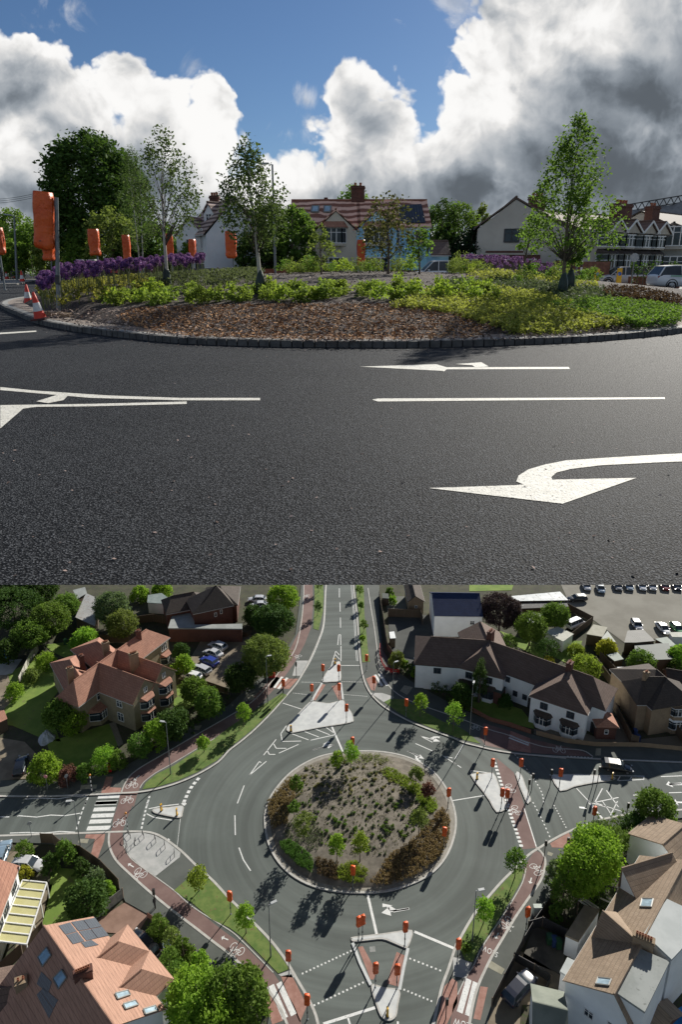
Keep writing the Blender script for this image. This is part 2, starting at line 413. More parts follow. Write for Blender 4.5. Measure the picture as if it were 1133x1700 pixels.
def tree_parts(h, cb, R_, prof, ncl, per, leaf, seed, crad=None, tr=.12, droop=0.0, lean=(0, 0), hollow=.45, stems=1, bend=.05, limbs=24, gap=0.0):
    """returns (trunk MB, crown mesh arrays) in local coordinates"""
    rng = np.random.default_rng(seed); pf = PROF[prof]; crad = crad or R_ * .28
    lobes = [(rng.random() * 6.28, rng.random(), .75 + .45 * rng.random()) for _ in range(9)]
    C = []
    while len(C) < ncl:
        t = rng.random() ** .85; a = rng.random() * 2 * math.pi
        k = pf(t); 
        if rng.random() > k + .12: continue
        f = 1.0
        for (la, lt, lf) in lobes:
            dd = (1 - math.cos(a - la)) * .9 + ((t - lt) * 3.0) ** 2
            f = f * (1 + (lf - 1) * math.exp(-dd * 3.5))
        if gap and rng.random() < gap and f < .95: continue
        r = R_ * k * f * (hollow + (1 - hollow) * rng.random() ** .5)
        z = cb + (h - cb) * t
        C.append((r * math.cos(a) + lean[0] * z / h, r * math.sin(a) + lean[1] * z / h, z))
    C = np.array(C)
    V, Fc = leaf_cloud(C, crad * (.6 + .7 * rng.random(len(C))), per, leaf, rng, droop=droop)
    keep = V.reshape(-1, 4, 3)[:, :, 2].min(axis=1) > .03
    V = V.reshape(-1, 4, 3)[keep].reshape(-1, 3); Fc = np.arange(len(V)).reshape(-1, 4)
    mb = MB()
    for s in range(stems):
        a0 = s * 2.4; off = .16 * (stems > 1)
        ph = rng.random() * 6
        P = [(lean[0] * q + bend * math.sin(ph + q * 4) * q * 2 + off * math.cos(a0) * (1 + q * 3), lean[1] * q + bend * math.cos(ph + q * 5) * q * 2 + off * math.sin(a0) * (1 + q * 3), h * q) for q in (0, .04, .12, .25, .4, .55, .7, .82, .93)]
        P[0] = (P[0][0], P[0][1], -.05)
        mb.tube(P, [tr * 1.5, tr * 1.1, tr, tr * .9, tr * .72, tr * .55, tr * .38, tr * .24, tr * .1], 8)
    lb = MB()
    idx = rng.choice(len(C), min(limbs, len(C)), replace=False)
    for i in idx:
        c = Vector(C[i]); zs = max(cb * .75, c.z - R_ * .55 - .15 * h * rng.random()); q = max(0, min(.95, zs / h))
        st = Vector((lean[0] * q, lean[1] * q, zs)); mid = st.lerp(c, .5) + Vector((0, 0, .06 * h * (rng.random() - .2)))
        lb.tube([st, mid, c], [tr * .34 * (1.05 - q), tr * .2 * (1.05 - q), tr * .06], 5, cap=False)
    return mb, lb, V, Fc
def make_tree(name, loc, label, cat, h, cb, R_, prof, ncl, per, leaf, seed, lm, bark=None, group=None, rz=0, **kw):
    mb, lb, V, Fc = tree_parts(h, cb, R_, prof, ncl, per, leaf, seed, **kw)
    root = thing(name, loc, label, cat, group, rz)
    mb.build('trunk', bark or BARK, root, smooth=True)
    lb.build('branch', TWIG, root)
    link('crown', npmesh('crown', V, Fc), lm, root)
    return root
BARK = mat('bark', (.10, .075, .055), (.16, .13, .1), 9, .9, .5, 40)
TWIG = mat('twig_bark', (.05, .04, .03), (.09, .07, .055), 9, .9)
BIRCHBARK = mat('birch_bark', (.55, .53, .48), (.42, .40, .36), 3, .75, .3, 30, fine=(14, (.06, .05, .045), .6))
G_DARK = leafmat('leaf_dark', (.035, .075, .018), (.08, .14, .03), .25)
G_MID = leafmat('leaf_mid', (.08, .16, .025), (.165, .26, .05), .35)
G_BRIGHT = leafmat('leaf_bright', (.15, .27, .028), (.27, .42, .06), .45)
G_OLIVE = leafmat('leaf_olive', (.11, .15, .035), (.21, .26, .07), .35)
G_BIRCH = leafmat('leaf_birch', (.045, .075, .025), (.10, .14, .05), .3)
G_MAPLE = leafmat('leaf_maple', (.06, .12, .022), (.13, .21, .045), .45)
G_PURPLE = leafmat('leaf_purple', (.035, .022, .026), (.075, .05, .055), .2)
G_RED = leafmat('leaf_red', (.12, .05, .05), (.2, .1, .08), .3)
G_YEL = leafmat('leaf_yellow', (.25, .27, .03), (.38, .36, .05), .4)
G_LIME = leafmat('leaf_lime', (.17, .25, .03), (.28, .36, .06), .45)

def car_proto(name, length=4.4, width=1.8, height=1.5, kind='hatch', paint=None, detail=1):
    """a car along +X: body, bonnet line, glasshouse, wheels, lamps; returned as an unlinked-from-view root"""
    root = bpy.data.objects.new(name, None); COL.objects.link(root)
    Lh, W = length / 2, width / 2; H = height
    bz = H * .60                                        # belt line
    st = [(-1.0, .80, .30, .50), (-.985, .90, .24, .60), (-.93, .97, .2, .62), (-.75, 1.0, .17, .625), (-.3, 1.0, .16, .61), (.2, 1.0, .16, .605), (.5, .99, .16, .595), (.62, .98, .17, .565), (.82, .95, .18, .52), (.94, .88, .2, .455), (.99, .78, .25, .40), (1.0, .70, .3, .36)]
    if kind == 'sedan': st = [(-1.0, .80, .30, .50), (-.97, .92, .24, .58)] + st[2:]
    mb = MB(); n = 0; rings = []
    for (sx, sw, z0, z1) in st:
        x = sx * Lh; w = sw * W; a, b_ = z0 * H, z1 * H
        ring = [(x, -w * .86, a), (x, -w * .98, a + .10), (x, -w, a + (b_ - a) * .45), (x, -w * .985, a + (b_ - a) * .72), (x, -w * .90, b_ - .015), (x, -w * .6, b_ + .03), (x, 0, b_ + .045)]
        ring += [(q[0], -q[1], q[2]) for q in ring[-2::-1]]
        rings.append(ring)
    k = len(rings[0])
    for r in rings: mb.v += r
    for i in range(len(rings) - 1):
        for j in range(k - 1):
            mb.f.append((i * k + j, (i + 1) * k + j, (i + 1) * k + j + 1, i * k + j + 1)); mb.mi.append(0)
        mb.f.append((i * k + k - 1, (i + 1) * k + k - 1, (i + 1) * k, i * k)); mb.mi.append(0)
    mb.f.append(tuple(range(k))); mb.mi.append(0); mb.f.append(tuple((len(rings) - 1) * k + j for j in range(k))[::-1]); mb.mi.append(0)
    body = mb.build('body', paint, root, smooth=True)
    # glasshouse
    if kind == 'estate': cs = [(-.97, .60, .62), (-.80, .95, .95), (-.55, .985, 1.0), (.0, .995, 1.0), (.18, .97, .985), (.50, .60, .62)]
    elif kind == 'sedan': cs = [(-.78, .60, .62), (-.48, .93, .95), (-.2, .99, 1.0), (.1, .99, 1.0), (.2, .96, .97), (.55, .60, .62)]
    elif kind == 'van': cs = [(-.985, .60, .62), (-.96, .98, .98), (-.5, 1.0, 1.0), (.2, 1.0, 1.0), (.45, .95, .96), (.70, .60, .60)]
    else: cs = [(-.93, .60, .62), (-.72, .93, .95), (-.45, .99, 1.0), (.05, .99, 1.0), (.2, .955, .97), (.53, .60, .62)]
    g_, rf = MB(), MB()
    P = []
    for (sx, zt, _) in cs:
        x = sx * Lh; top = (zt - .6) / .4
        w0 = W * .9; w1 = W * (.9 - .2 * top); z = zt * H
        P.append(((x, -w0, bz - .03), (x, -w1, z), (x, w1, z), (x, w0, bz - .03)))
    for i in range(len(P) - 1):
        a, b_ = P[i], P[i + 1]
        g_.quad(a[0], b_[0], b_[1], a[1]); g_.quad(a[2], b_[2], b_[3], a[3])
        g_.quad(a[1], b_[1], b_[2], a[2])
    g_.build('window', glass, root)
    up = Vector((0, 0, .018))
    pts = [p for p in P[1:-1]]
    for i in range(len(pts) - 1):
        a, b_ = pts[i], pts[i + 1]
        ea = 1.0
        r4 = [Vector(a[1]) + up, Vector(b_[1]) + up, Vector(b_[2]) + up, Vector(a[2]) + up]
        rf.quad(*r4)
        rf.quad(Vector(a[1]) - Vector((0, .012, .05)), Vector(b_[1]) - Vector((0, .012, .05)), r4[1], r4[0])
        rf.quad(r4[3], r4[2], Vector(b_[2]) - Vector((0, -.012, .05)), Vector(a[2]) - Vector((0, -.012, .05)))
    for sy in (-1, 1):                                  # pillars
        for i in (0, len(P) - 2):
            a, b_ = P[i], P[i + 1]
            q0 = Vector(a[0 if sy < 0 else 3]) + Vector((0, sy * .015, .01)); q1 = Vector(b_[1 if sy < 0 else 2]) + Vector((0, sy * .015, 0)) if i == 0 else Vector(a[1 if sy < 0 else 2]) + Vector((0, sy * .015, 0))
            if i: q0 = Vector(b_[0 if sy < 0 else 3]) + Vector((0, sy * .015, .01))
            rf.beam(q0, q1, .07, .05)
        for xm in ((-.32, .02) if detail else (-.1,)):
            rf.beam((xm * Lh, sy * (W * .9 + .012), bz - .02), (xm * Lh - .04, sy * (W * .71), H - .02), .06, .035)
    rf.build('roof', paint, root)
    tyre = mat('tyre_rubber', (.015, .015, .016), (.03, .03, .03), 20, .85); rim = mat('alloy_rim', (.45, .45, .46), (.55, .55, .56), 8, .35, metal=.8)
    wr = .325
    for sx in (-.60, .615):
        for sy in (-1, 1):
            t = MB(); cx = sx * Lh; y0 = sy * (W * .985)
            prof = [(wr * .62, .012), (wr * .93, .012), (wr, -.03), (wr, -.19), (wr * .9, -.21)]
            for (r_, o_) in prof:
                pass
            base = 0; nn = 20
            for (r_, o_) in prof:
                for q in range(nn):
                    a = 2 * math.pi * q / nn; t.v.append((cx + r_ * math.cos(a), y0 + sy * o_, wr + r_ * math.sin(a)))
            for i in range(len(prof) - 1):
                for q in range(nn):
                    q2 = (q + 1) % nn; t.f.append((i * nn + q, i * nn + q2, (i + 1) * nn + q2, (i + 1) * nn + q)); t.mi.append(0)
            wh = t.build('wheel', tyre, root)
            if detail:
                r2 = MB()
                for q in range(5):
                    a = 2 * math.pi * q / 5 + .3
                    r2.beam((cx, y0 + sy * .004, wr), (cx + wr * .6 * math.cos(a), y0 + sy * .004, wr + wr * .6 * math.sin(a)), .075, .02)
                nn2 = 20
                for (r_, o_) in ((wr * .62, .01), (wr * .55, -.01)):
                    for q in range(nn2):
                        a = 2 * math.pi * q / nn2; r2.v.append((cx + r_ * math.cos(a), y0 + sy * o_, wr + r_ * math.sin(a)))
                b0 = len(r2.v) - 2 * nn2
                for q in range(nn2):
                    q2 = (q + 1) % nn2; r2.f.append((b0 + q, b0 + q2, b0 + nn2 + q2, b0 + nn2 + q)); r2.mi.append(0)
                r2.build('rim', rim, wh)
            arch = MB(); pts_ = [(cx + (wr + .05) * math.cos(a), y0 + sy * .004, wr + .02 + (wr + .05) * math.sin(a)) for a in [math.pi * q / 12 for q in range(13)]]
            arch.tube(pts_, .035, 5); arch.build('wheel_arch', mat('black_plastic', (.02, .02, .02), (.03, .03, .03), 5, .5), root)
    for sy in (-1, 1):
        hl = MB().box((Lh * .945, sy * W * .66, H * .42), (.20, .34, .10), rz=-sy * .35); hl.build('headlight', mat('headlight_glass', (.6, .62, .64), (.7, .7, .72), 9, .12), root)
        tl = MB().box((-Lh * .955, sy * W * .72, H * .53), (.12, .30, .14), rz=sy * .2); tl.build('tail_light', mat('tail_light_red', (.3, .012, .01), (.4, .02, .015), 9, .2), root)
        mi = MB().box((Lh * .38, sy * (W + .07), bz + .06), (.13, .16, .11)); mi.build('wing_mirror', paint, root)
    pl = MB().box((-Lh * .99, 0, H * .42), (.03, .52, .11)); pl.build('number_plate', mat('plate', (.6, .5, .1), (.65, .55, .12), 5, .5), root)
    return root
def paint(name, c, rough=.28):
    return mat('paint_' + name, c, tuple(min(1, v * 1.08) for v in c), 1.5, rough, coat=.6, spec=.6)
CARS = {}
def place_car(loc, heading, label, colour, kind='hatch', group=None, cat='car', name='parked_car', length=4.3, height=1.48, rx=0, width=1.78):
    pal = {'silver': (.50, .51, .53), 'white': (.74, .75, .76), 'black': (.012, .013, .015), 'blue': (.03, .05, .28), 'grey': (.16, .17, .18), 'red': (.25, .015, .012), 'green': (.03, .22, .05), 'navy': (.02, .025, .045), 'lightblue': (.2, .28, .36)}
    key = (colour, kind, length)
    if key not in CARS:
        o = car_proto(name, length, width, height, kind, paint(colour, pal[colour]))
        CARS[key] = o
    else:
        o = dup(CARS[key]); o.name = name
    for q in ('group',):
        if q in o: del o[q]
    o.location = loc; o.rotation_euler = (0, 0, heading)
    return tag(o, label, cat, group)

ORANGE = None
def orange():
    m = mat('orange_bag', (.58, .075, .008), (.68, .115, .018), 2.5, .42, 1.0, 5, rnd=.3)
    m.node_tree.nodes['Bump'].inputs['Distance'].default_value = .06
    return m
def bag_mesh(w, d, h, z0, seed, skirt=.25):
    """a plastic bag pulled over a signal head: creased, pinched at the foot, one corner hanging lower"""
    rng = random.Random(seed); mb = MB(); nu, nv = 24, 14
    for j in range(nv + 1):
        t = j / nv; z = z0 + h * t
        for i in range(nu):
            a = 2 * math.pi * i / nu; c, s_ = math.cos(a), math.sin(a)
            k = (abs(c) ** 5 + abs(s_) ** 5) ** (-1 / 5)
            f = 1.0 + .05 * math.sin(5 * a + t * 7 + seed) + .04 * math.sin(11 * a - t * 9 + seed * 2)
            f *= (.86 if t < .06 else 1) * (1 - .12 * max(0, t - .85) / .15) * (1.0 - .10 * math.exp(-((t - .28) * 9) ** 2))
            zz = z + (.06 * math.sin(a * 2 + seed) * h * .4 if j == 0 else 0) + rng.uniform(-.008, .008)
            mb.v.append((w / 2 * c * k * f, d / 2 * s_ * k * f, zz))
    for j in range(nv):
        for i in range(nu):
            i2 = (i + 1) % nu; mb.f.append((j * nu + i, j * nu + i2, (j + 1) * nu + i2, (j + 1) * nu + i)); mb.mi.append(0)
    mb.f.append(tuple(nv * nu + i for i in range(nu))); mb.mi.append(0)
    mb.f.append(tuple(range(nu))[::-1]); mb.mi.append(0)
    return mb
STEEL = mat('galvanised_pole', (.16, .18, .19), (.22, .24, .25), 6, .5, metal=.3)
DARKMETAL = mat('dark_metal', (.03, .03, .032), (.05, .05, .05), 6, .5)
SIGS = {}
def signal(loc, label, h=3.6, w=.62, d=.5, bh=1.35, rz=0.0, var=0, group='traffic signals wrapped in orange bags', side=.0, extra=False, lean=0.0):
    key = (round(h, 2), w, d, bh, var, side, extra)
    if key in SIGS: o = dup(SIGS[key], loc=loc, rz=rz, label=label, group=group)
    else:
        o = thing('traffic_signal', loc, label, 'traffic signal', group, rz)
        MB().tube([(0, 0, -.05), (0, 0, h - .1)], .057, 10).lathe([(.12, 0), (.12, .05), (.06, .06)], 10).build('pole', STEEL, o, smooth=False)
        b = bag_mesh(w, d, bh, h - bh, var * 3 + 1); b.v = [(p[0] + side, p[1] - .02, p[2]) for p in b.v]
        b.build('orange_bag', orange(), o, smooth=True)
        tb = MB(); zt = h - bh * .86; tb.tube([(side + w * .47 * math.cos(6.2832 * q / 16) * 1.0, -.02 + d * .47 * math.sin(6.2832 * q / 16), zt + .02 * math.sin(q)) for q in range(17)], .018, 5); tb.build('tie_cord', DARKMETAL, o)
        if extra:
            b = bag_mesh(w * .55, d * .8, bh * .4, h - bh * 1.2, var + 9); b.v = [(p[0] + side * .75, p[1] + .03, p[2]) for p in b.v]
            b.build('orange_bag', orange(), o, smooth=True)
        MB().box((0, 0, 1.05), (.13, .12, .26)).build('push_button_box', DARKMETAL, o)
        SIGS[key] = o
    o.rotation_euler = (0, lean, rz)
    return o
LAMPS = {}
def lamp(loc, label, h, rz=0.0, group='street lamps round the junction', ps=(.075, .045)):
    key = round(h, 1)
    o = thing('street_lamp', loc, label, 'street lamp', group, rz)
    MB().tube([(0, 0, -.05), (0, 0, 1.3)], .095, 10).tube([(0, 0, 1.3), (0, 0, h)], [ps[0], ps[1]], 10).build('pole', STEEL, o)
    mb = MB().beam((0, 0, h - .02), (.35, 0, h + .05), .06, .06); mb.box((.62, 0, h + .07), (.72, .30, .10)); mb.build('lantern', mat('lantern_grey', (.42, .44, .45), (.5, .52, .52), 6, .4), o)
    MB().box((.64, 0, h + .012), (.5, .22, .02)).build('lens', mat('lens_glass', (.35, .36, .36), None, 6, .2), o)
    return o
def bollard(loc, label, rz=0.0, h=1.05, group='yellow keep-left bollards'):
    o = thing('bollard', loc, label, 'bollard', group, rz)
    mb = MB().box((0, 0, h * .5), (.34, .16, h * .98), taper=.94); mb.build('shell', mat('bollard_yellow', (.72, .38, .012), (.8, .46, .02), 4, .4), o)
    MB().box((0, 0, .04), (.44, .28, .10)).build('base', DARKMETAL, o)
    c = MB(); c.m = 0
    nn = 20; c.v = [(.13 * math.cos(2 * math.pi * i / nn), -.094, h * .72 + .13 * math.sin(2 * math.pi * i / nn)) for i in range(nn)]; c.f = [tuple(range(nn))]; c.mi = [0]
    s_ = c.build('sign_disc', mat('sign_blue', (.02, .10, .42), None, 5, .4), o)
    MB().beam((.06, -.1, h * .72 + .06), (-.06, -.1, h * .72 - .06), .03, .006).beam((-.065, -.1, h * .72 - .065), (.02, -.1, h * .72 - .06), .03, .006).beam((-.06, -.1, h * .72 - .06), (-.06, -.1, h * .72 + .02), .03, .006).build('arrow', white, s_)
    return o
CONES = []
def cone(loc, label, s=1.0, tilt=(0, 0), group='traffic cones round the works'):
    if CONES:
        o = dup(CONES[0], loc=loc, label=label, scale=s)
    else:
        o = thing('traffic_cone', loc, label, 'traffic cone', group)
        MB().box((0, 0, .025), (.40, .40, .05)).build('base', mat('cone_base', (.12, .02, .015), (.05, .04, .04), 5, .7), o)
        MB().lathe([(.165, .05), (.128, .24)], 16).lathe([(.085, .47), (.035, .74), (.03, .75), (0, .752)], 16).build('body', mat('cone_red', (.62, .025, .012), (.7, .05, .02), 5, .45), o, smooth=True)
        MB().lathe([(.129, .24), (.086, .47)], 16).build('reflective_band', mat('cone_white', (.6, .6, .6), (.7, .7, .7), 9, .4), o, smooth=True)
        o.scale = (s,) * 3; CONES.append(o)
    o.rotation_euler = (tilt[0], tilt[1], 0)
    return o

# ------------------------------------------------------------------ houses
class House:
    """walls, roofs, windows, chimneys put together from wings; world coordinates in, children out"""
    def __init__(s, name, org, label, cat, wallm, roofm, gz, group=None, trim=None):
        s.o = Vector(org); s.gz = gz; s.root = thing(name, s.o, label, cat, group)
        s.wm, s.rm, s.trim = wallm, roofm, trim or white
        s.walls = MB(); s.roofs = MB(); s.gut = MB(); s.edges = {}
    def wing(s, a, b, wl, wr, he, hr, hip=(0, 0), over=.3, gable_over=.15, roofmb=None, wallmb=None, key=None, drop=None, thick=.14, eave_z=None):
        """ridge a-b in plan; wl/wr = distance ridge to eave left/right; hip = how far the eaves run past each ridge end"""
        gz = s.gz; a = Vector((a[0], a[1], 0)); b = Vector((b[0], b[1], 0)); d = (b - a).normalized(); n = Vector((-d.y, d.x, 0))
        hr = hr; A = a + Vector((0, 0, gz + hr)); B = b + Vector((0, 0, gz + hr))
        ga = a - d * (hip[0] if hip[0] else gable_over); gb = b + d * (hip[1] if hip[1] else gable_over)
        if not hip[0]: A = A - d * gable_over
        if not hip[1]: B = B + d * gable_over
        E = Vector((0, 0, gz + he))
        c = [ga + n * wl + E, gb + n * wl + E, gb - n * wr + E, ga - n * wr + E]
        r = roofmb or s.roofs; T = Vector((0, 0, thick))
        def slab(*p):
            p = list(p); k = len(p)
            top = [q + T for q in p]
            r.quad(*top); r.quad(*p[::-1])
            for i in range(k):
                j = (i + 1) % k; r.quad(p[i], p[j], top[j], top[i])
        slab(c[1], c[0], A, B); slab(c[3], c[2], B, A)
        if hip[0]: slab(c[0], c[3], A)
        if hip[1]: slab(c[2], c[1], B)
        # ridge capping
        r.tube([A + T, B + T], .11, 6)
        # walls
        w = wallmb or s.walls
        oa = over if hip[0] else 0; ob = over if hip[1] else 0
        a2 = (a - d * (hip[0] - over)) if hip[0] else a; b2 = (b + d * (hip[1] - over)) if hip[1] else b
        k = [a2 + n * (wl - over), b2 + n * (wl - over), b2 - n * (wr - over), a2 - n * (wr - over)]
        W = Vector((0, 0, gz + he + .02)); G = Vector((0, 0, gz - .1))
        for i in range(4):
            p, q = k[i], k[(i + 1) % 4]
            w.quad(q + G, p + G, p + W, q + W)
        sl = (hr - he)
        if not hip[0]: w.quad(k[0] + W, k[3] + W, a2 + Vector((0, 0, gz + hr - .05)))
        if not hip[1]: w.quad(k[2] + W, k[1] + W, b2 + Vector((0, 0, gz + hr - .05)))
        if key is not None:
            for i in range(4): s.edges[key + str(i)] = (k[i], k[(i + 1) % 4])
        # gutters
        for (p, q) in ((c[0], c[1]), (c[2], c[3])):
            s.gut.beam(p + Vector((0, 0, .0)), q + Vector((0, 0, 0)), .1, .1)
        return s
    def flat(s, pts, h, mat_, t=.25, wallm=None, name='flat_roof'):
        pts = [Vector((p[0], p[1], 0)) for p in pts]
        o = sheet(name, [(p.x, p.y) for p in pts], s.gz + h, mat_, t, kind=None, parent=s.root)
        o.data.transform(Matrix.Translation(-s.o))
        n = len(pts); c = sum(pts, Vector()) / n
        k = [p + (c - p).normalized() * .12 for p in pts]
        area = sum(k[i].x * k[(i + 1) % n].y - k[(i + 1) % n].x * k[i].y for i in range(n))
        if area < 0: k = k[::-1]
        w = MB() if wallm else s.walls
        for i in range(n):
            p, q = k[i], k[(i + 1) % n]
            w.quad(p + Vector((0, 0, s.gz - .1)), q + Vector((0, 0, s.gz - .1)), q + Vector((0, 0, s.gz + h)), p + Vector((0, 0, s.gz + h)))
        if wallm: w.build('wall', wallm, s.root, org=s.o)
        return o
    def poly(s, name, pts, mat_, thick=.12):
        """a roof plane given by its corners in space"""
        pts = [Vector(p) for p in pts]; n = (pts[1] - pts[0]).cross(pts[2] - pts[0]).normalized()
        if n.z < 0: pts = pts[::-1]; n = -n
        mb = MB(); top = [p + n * thick for p in pts]; k = len(pts); mb.quad(*top); mb.quad(*pts[::-1])
        for i in range(k): j = (i + 1) % k; mb.quad(pts[i], pts[j], top[j], top[i])
        return mb.build(name, mat_, s.root, org=s.o)
    def win(s, edge, u, z, w, h, panes=2, bars=1, frame=None, out=1, name='window', gm=None):
        """window on a wall edge; u along it 0..1, z its centre above ground"""
        p, q = s.edges[edge] if isinstance(edge, str) else (Vector(edge[0]), Vector(edge[1]))
        p = Vector((p[0], p[1], 0)); q = Vector((q[0], q[1], 0))
        d = (q - p).normalized(); n = Vector((-d.y, d.x, 0)) * out
        c = p.lerp(q, u) + Vector((0, 0, s.gz + z)) + n * .03
        f = MB(); t = .075
        fr = frame or s.trim
        hw, hh = w / 2, h / 2; Z = Vector((0, 0, 1))
        f.beam(c - d * hw - Z * hh, c + d * hw - Z * hh, .12, t + .03); f.beam(c - d * hw + Z * hh, c + d * hw + Z * hh, .1, t)
        for i in range(panes + 1):
            x = -hw + w * i / panes; f.beam(c + d * x - Z * hh, c + d * x + Z * hh, t, .09)
        if bars: f.beam(c - d * hw + Z * hh * .35, c + d * hw + Z * hh * .35, .07, .045)
        wo = f.build(name, fr, s.root, org=s.o)
        g2 = MB(); e = n * -.012
        g2.quad(c - d * hw - Z * hh + e, c + d * hw - Z * hh + e, c + d * hw + Z * hh + e, c - d * hw + Z * hh + e); g2.build('pane', gm or glass, wo, org=s.o)
        return wo
    def bay(s, edge, u, z0, z1, w, dpt, out=1, roofm=None, frame=None, panes=3, base=.7):
        """projecting bay window with its own little roof"""
        p, q = s.edges[edge] if isinstance(edge, str) else (Vector(edge[0]), Vector(edge[1]))
        p = Vector((p[0], p[1], 0)); q = Vector((q[0], q[1], 0)); d = (q - p).normalized(); n = Vector((-d.y, d.x, 0)) * out
        c = p.lerp(q, u); Z = Vector((0, 0, 1)); B = c + Z * (s.gz + z0)
        pl = [c - d * w / 2, c - d * (w / 2 - dpt * .7) + n * dpt, c + d * (w / 2 - dpt * .7) + n * dpt, c + d * w / 2]
        mb = MB(); zb, zm, zt = s.gz + z0, s.gz + z0 + (z1 - z0) * base * .5, s.gz + z1
        for i in range(3):
            a, b = pl[i], pl[i + 1]; mb.quad(a + Z * zb, b + Z * zb, b + Z * zm, a + Z * zm)
        mb.quad(*[x + Z * (zt - .01) for x in pl]); 
        bay = mb.build('bay_window', s.wm, s.root, org=s.o)
        fr = MB(); gl = MB()
        for i in range(3):
            a, b = pl[i], pl[i + 1]; k = panes if i == 1 else 1
            gl.quad(a + Z * zm, b + Z * zm, b + Z * zt, a + Z * zt)
            fr.beam(a + Z * zm, b + Z * zm, .1, .1); fr.beam(a + Z * (zt - .04), b + Z * (zt - .04), .1, .1); fr.beam(a + Z * (zm + (zt - zm) * .68), b + Z * (zm + (zt - zm) * .68), .06, .06)
            for j in range(k + 1): x = a.lerp(b, j / k); fr.beam(x + Z * zm, x + Z * zt, .09, .09)
        fr.build('frame', frame or s.trim, bay, org=s.o); gl.build('pane', glass, bay, org=s.o)
        if roofm is not None:
            rb = MB(); o = .2; pr = [c - d * (w / 2 + o), c - d * (w / 2 - dpt * .7 + o * .3) + n * (dpt + o), c + d * (w / 2 - dpt * .7 + o * .3) + n * (dpt + o), c + d * (w / 2 + o)]
            bk = [c - d * (w / 2 - .2), c + d * (w / 2 - .2)]
            hh = .55
            rb.quad(pr[1] + Z * zt, pr[2] + Z * zt, bk[1] + Z * (zt + hh), bk[0] + Z * (zt + hh)); rb.quad(pr[0] + Z * zt, pr[1] + Z * zt, bk[0] + Z * (zt + hh)); rb.quad(pr[2] + Z * zt, pr[3] + Z * zt, bk[1] + Z * (zt + hh))
            rb.quad(*[x + Z * (zt - .05) for x in pr]); rb.build('bay_roof', roofm, bay, org=s.o)
        return bay
    def door(s, edge, u, w=.95, h=2.05, m=None, out=1):
        p, q = s.edges[edge] if isinstance(edge, str) else (Vector(edge[0]), Vector(edge[1]))
        p = Vector((p[0], p[1], 0)); q = Vector((q[0], q[1], 0)); d = (q - p).normalized(); n = Vector((-d.y, d.x, 0)) * out; c = p.lerp(q, u) + n * .03
        Z = Vector((0, 0, 1)); mb = MB(); mb.beam(c + Z * (s.gz + h / 2) - d * w / 2, c + Z * (s.gz + h / 2) + d * w / 2, .08, h)
        o = mb.build('door', m or mat('dark_door', (.03, .03, .035), (.05, .05, .05), 3, .5), s.root, org=s.o)
        MB().box(c + Z * (s.gz + 1) + d * w * .35 + n * .06, (.06, .06, .12)).build('handle', STEEL, o, org=s.o)
        return o
    def chimney(s, p, h0, h1, w=.9, d=.6, pots=3, rz=0.0, m=None):
        c = Vector((p[0], p[1], s.gz)); mb = MB(); m = m or BRICK
        mb.box(c + Vector((0, 0, (h0 + h1) / 2)), (w, d, h1 - h0), rz); mb.box(c + Vector((0, 0, h1 - .12)), (w + .14, d + .14, .14), rz); mb.box(c + Vector((0, 0, h1 + .02)), (w + .06, d + .06, .1), rz)
        ch = mb.build('chimney', m, s.root, org=s.o); pm = mat('terracotta', (.30, .10, .05), (.36, .15, .08), 6, .8)
        for i in range(pots):
            x = (i - (pots - 1) / 2) * (w * .8 / max(1, pots)); q = c + Vector((x * math.cos(rz), x * math.sin(rz), h1))
            MB().lathe([(.12, 0), (.11, .28), (.135, .30), (.13, .38), (.09, .38), (.09, .1)], 10, q).build('chimney_pot', pm, ch, org=s.o)
        return ch
    def skylight(s, pts, name='skylight', m=None, t=.2):
        pts = [Vector(p) for p in pts]; n = (pts[1] - pts[0]).cross(pts[2] - pts[0]).normalized()
        if n.z < 0: n = -n
        f = MB()
        for i in range(4): f.beam(pts[i] + n * t, pts[(i + 1) % 4] + n * t, .12, .12)
        o = f.build(name, mat('skylight_frame', (.18, .18, .17), (.22, .22, .2), 5, .5), s.root, org=s.o)
        g2 = MB(); q = [p + n * (t + .02) for p in pts]; g2.quad(*q); g2.build('pane', m or glassmat('skylight_glass', (.25, .33, .38)), o, org=s.o)
        return o
    def finish(s):
        if s.walls.v: s.walls.build('wall', s.wm, s.root, org=s.o)
        if s.roofs.v: s.roofs.build('roof', s.rm, s.root, org=s.o)
        if s.gut.v: s.gut.build('gutter', mat('gutter_white', (.5, .5, .49), (.6, .6, .58), 4, .5) if s.trim is white else DARKMETAL, s.root, org=s.o)
        return s
BRICK = tilemat('brick', (.095, .042, .032), (.14, .062, .045), .075, .22, mortar=1.6)
def fence(name, pts, h, m, label, cat='fence', posts=True, gz=0.0, t=.05, group=None, slat=.0):
    pts = [Vector((p[0], p[1], gz)) for p in pts]; o = thing(name, pts[0], label, cat, group)
    mb = MB(); pb = []
    for i in range(len(pts) - 1):
        a, b = pts[i], pts[i + 1]; n = max(1, int((b - a).length / 1.8))
        mb.beam(a + Vector((0, 0, h / 2)), b + Vector((0, 0, h / 2)), t, h)
        for j in range(n + (i == len(pts) - 2)): pb.append(a.lerp(b, j / n))
    mb.build('panel', m, o, org=pts[0])
    if posts:
        for p in pb[:60]:
            MB().box(p + Vector((0, 0, (h + .08) / 2)), (.11, .11, h + .08)).build('post', POSTM, o, org=pts[0])
    return o
POSTM = mat('fence_post', (.13, .10, .075), (.18, .14, .1), 5, .85)
FENCEM = tilemat('fence_boards', (.17, .12, .08), (.24, .18, .12), 3.0, .13, mortar=.4)
WALLM = mat('garden_wall_brick', (.16, .07, .05), (.24, .12, .08), 6, .9)
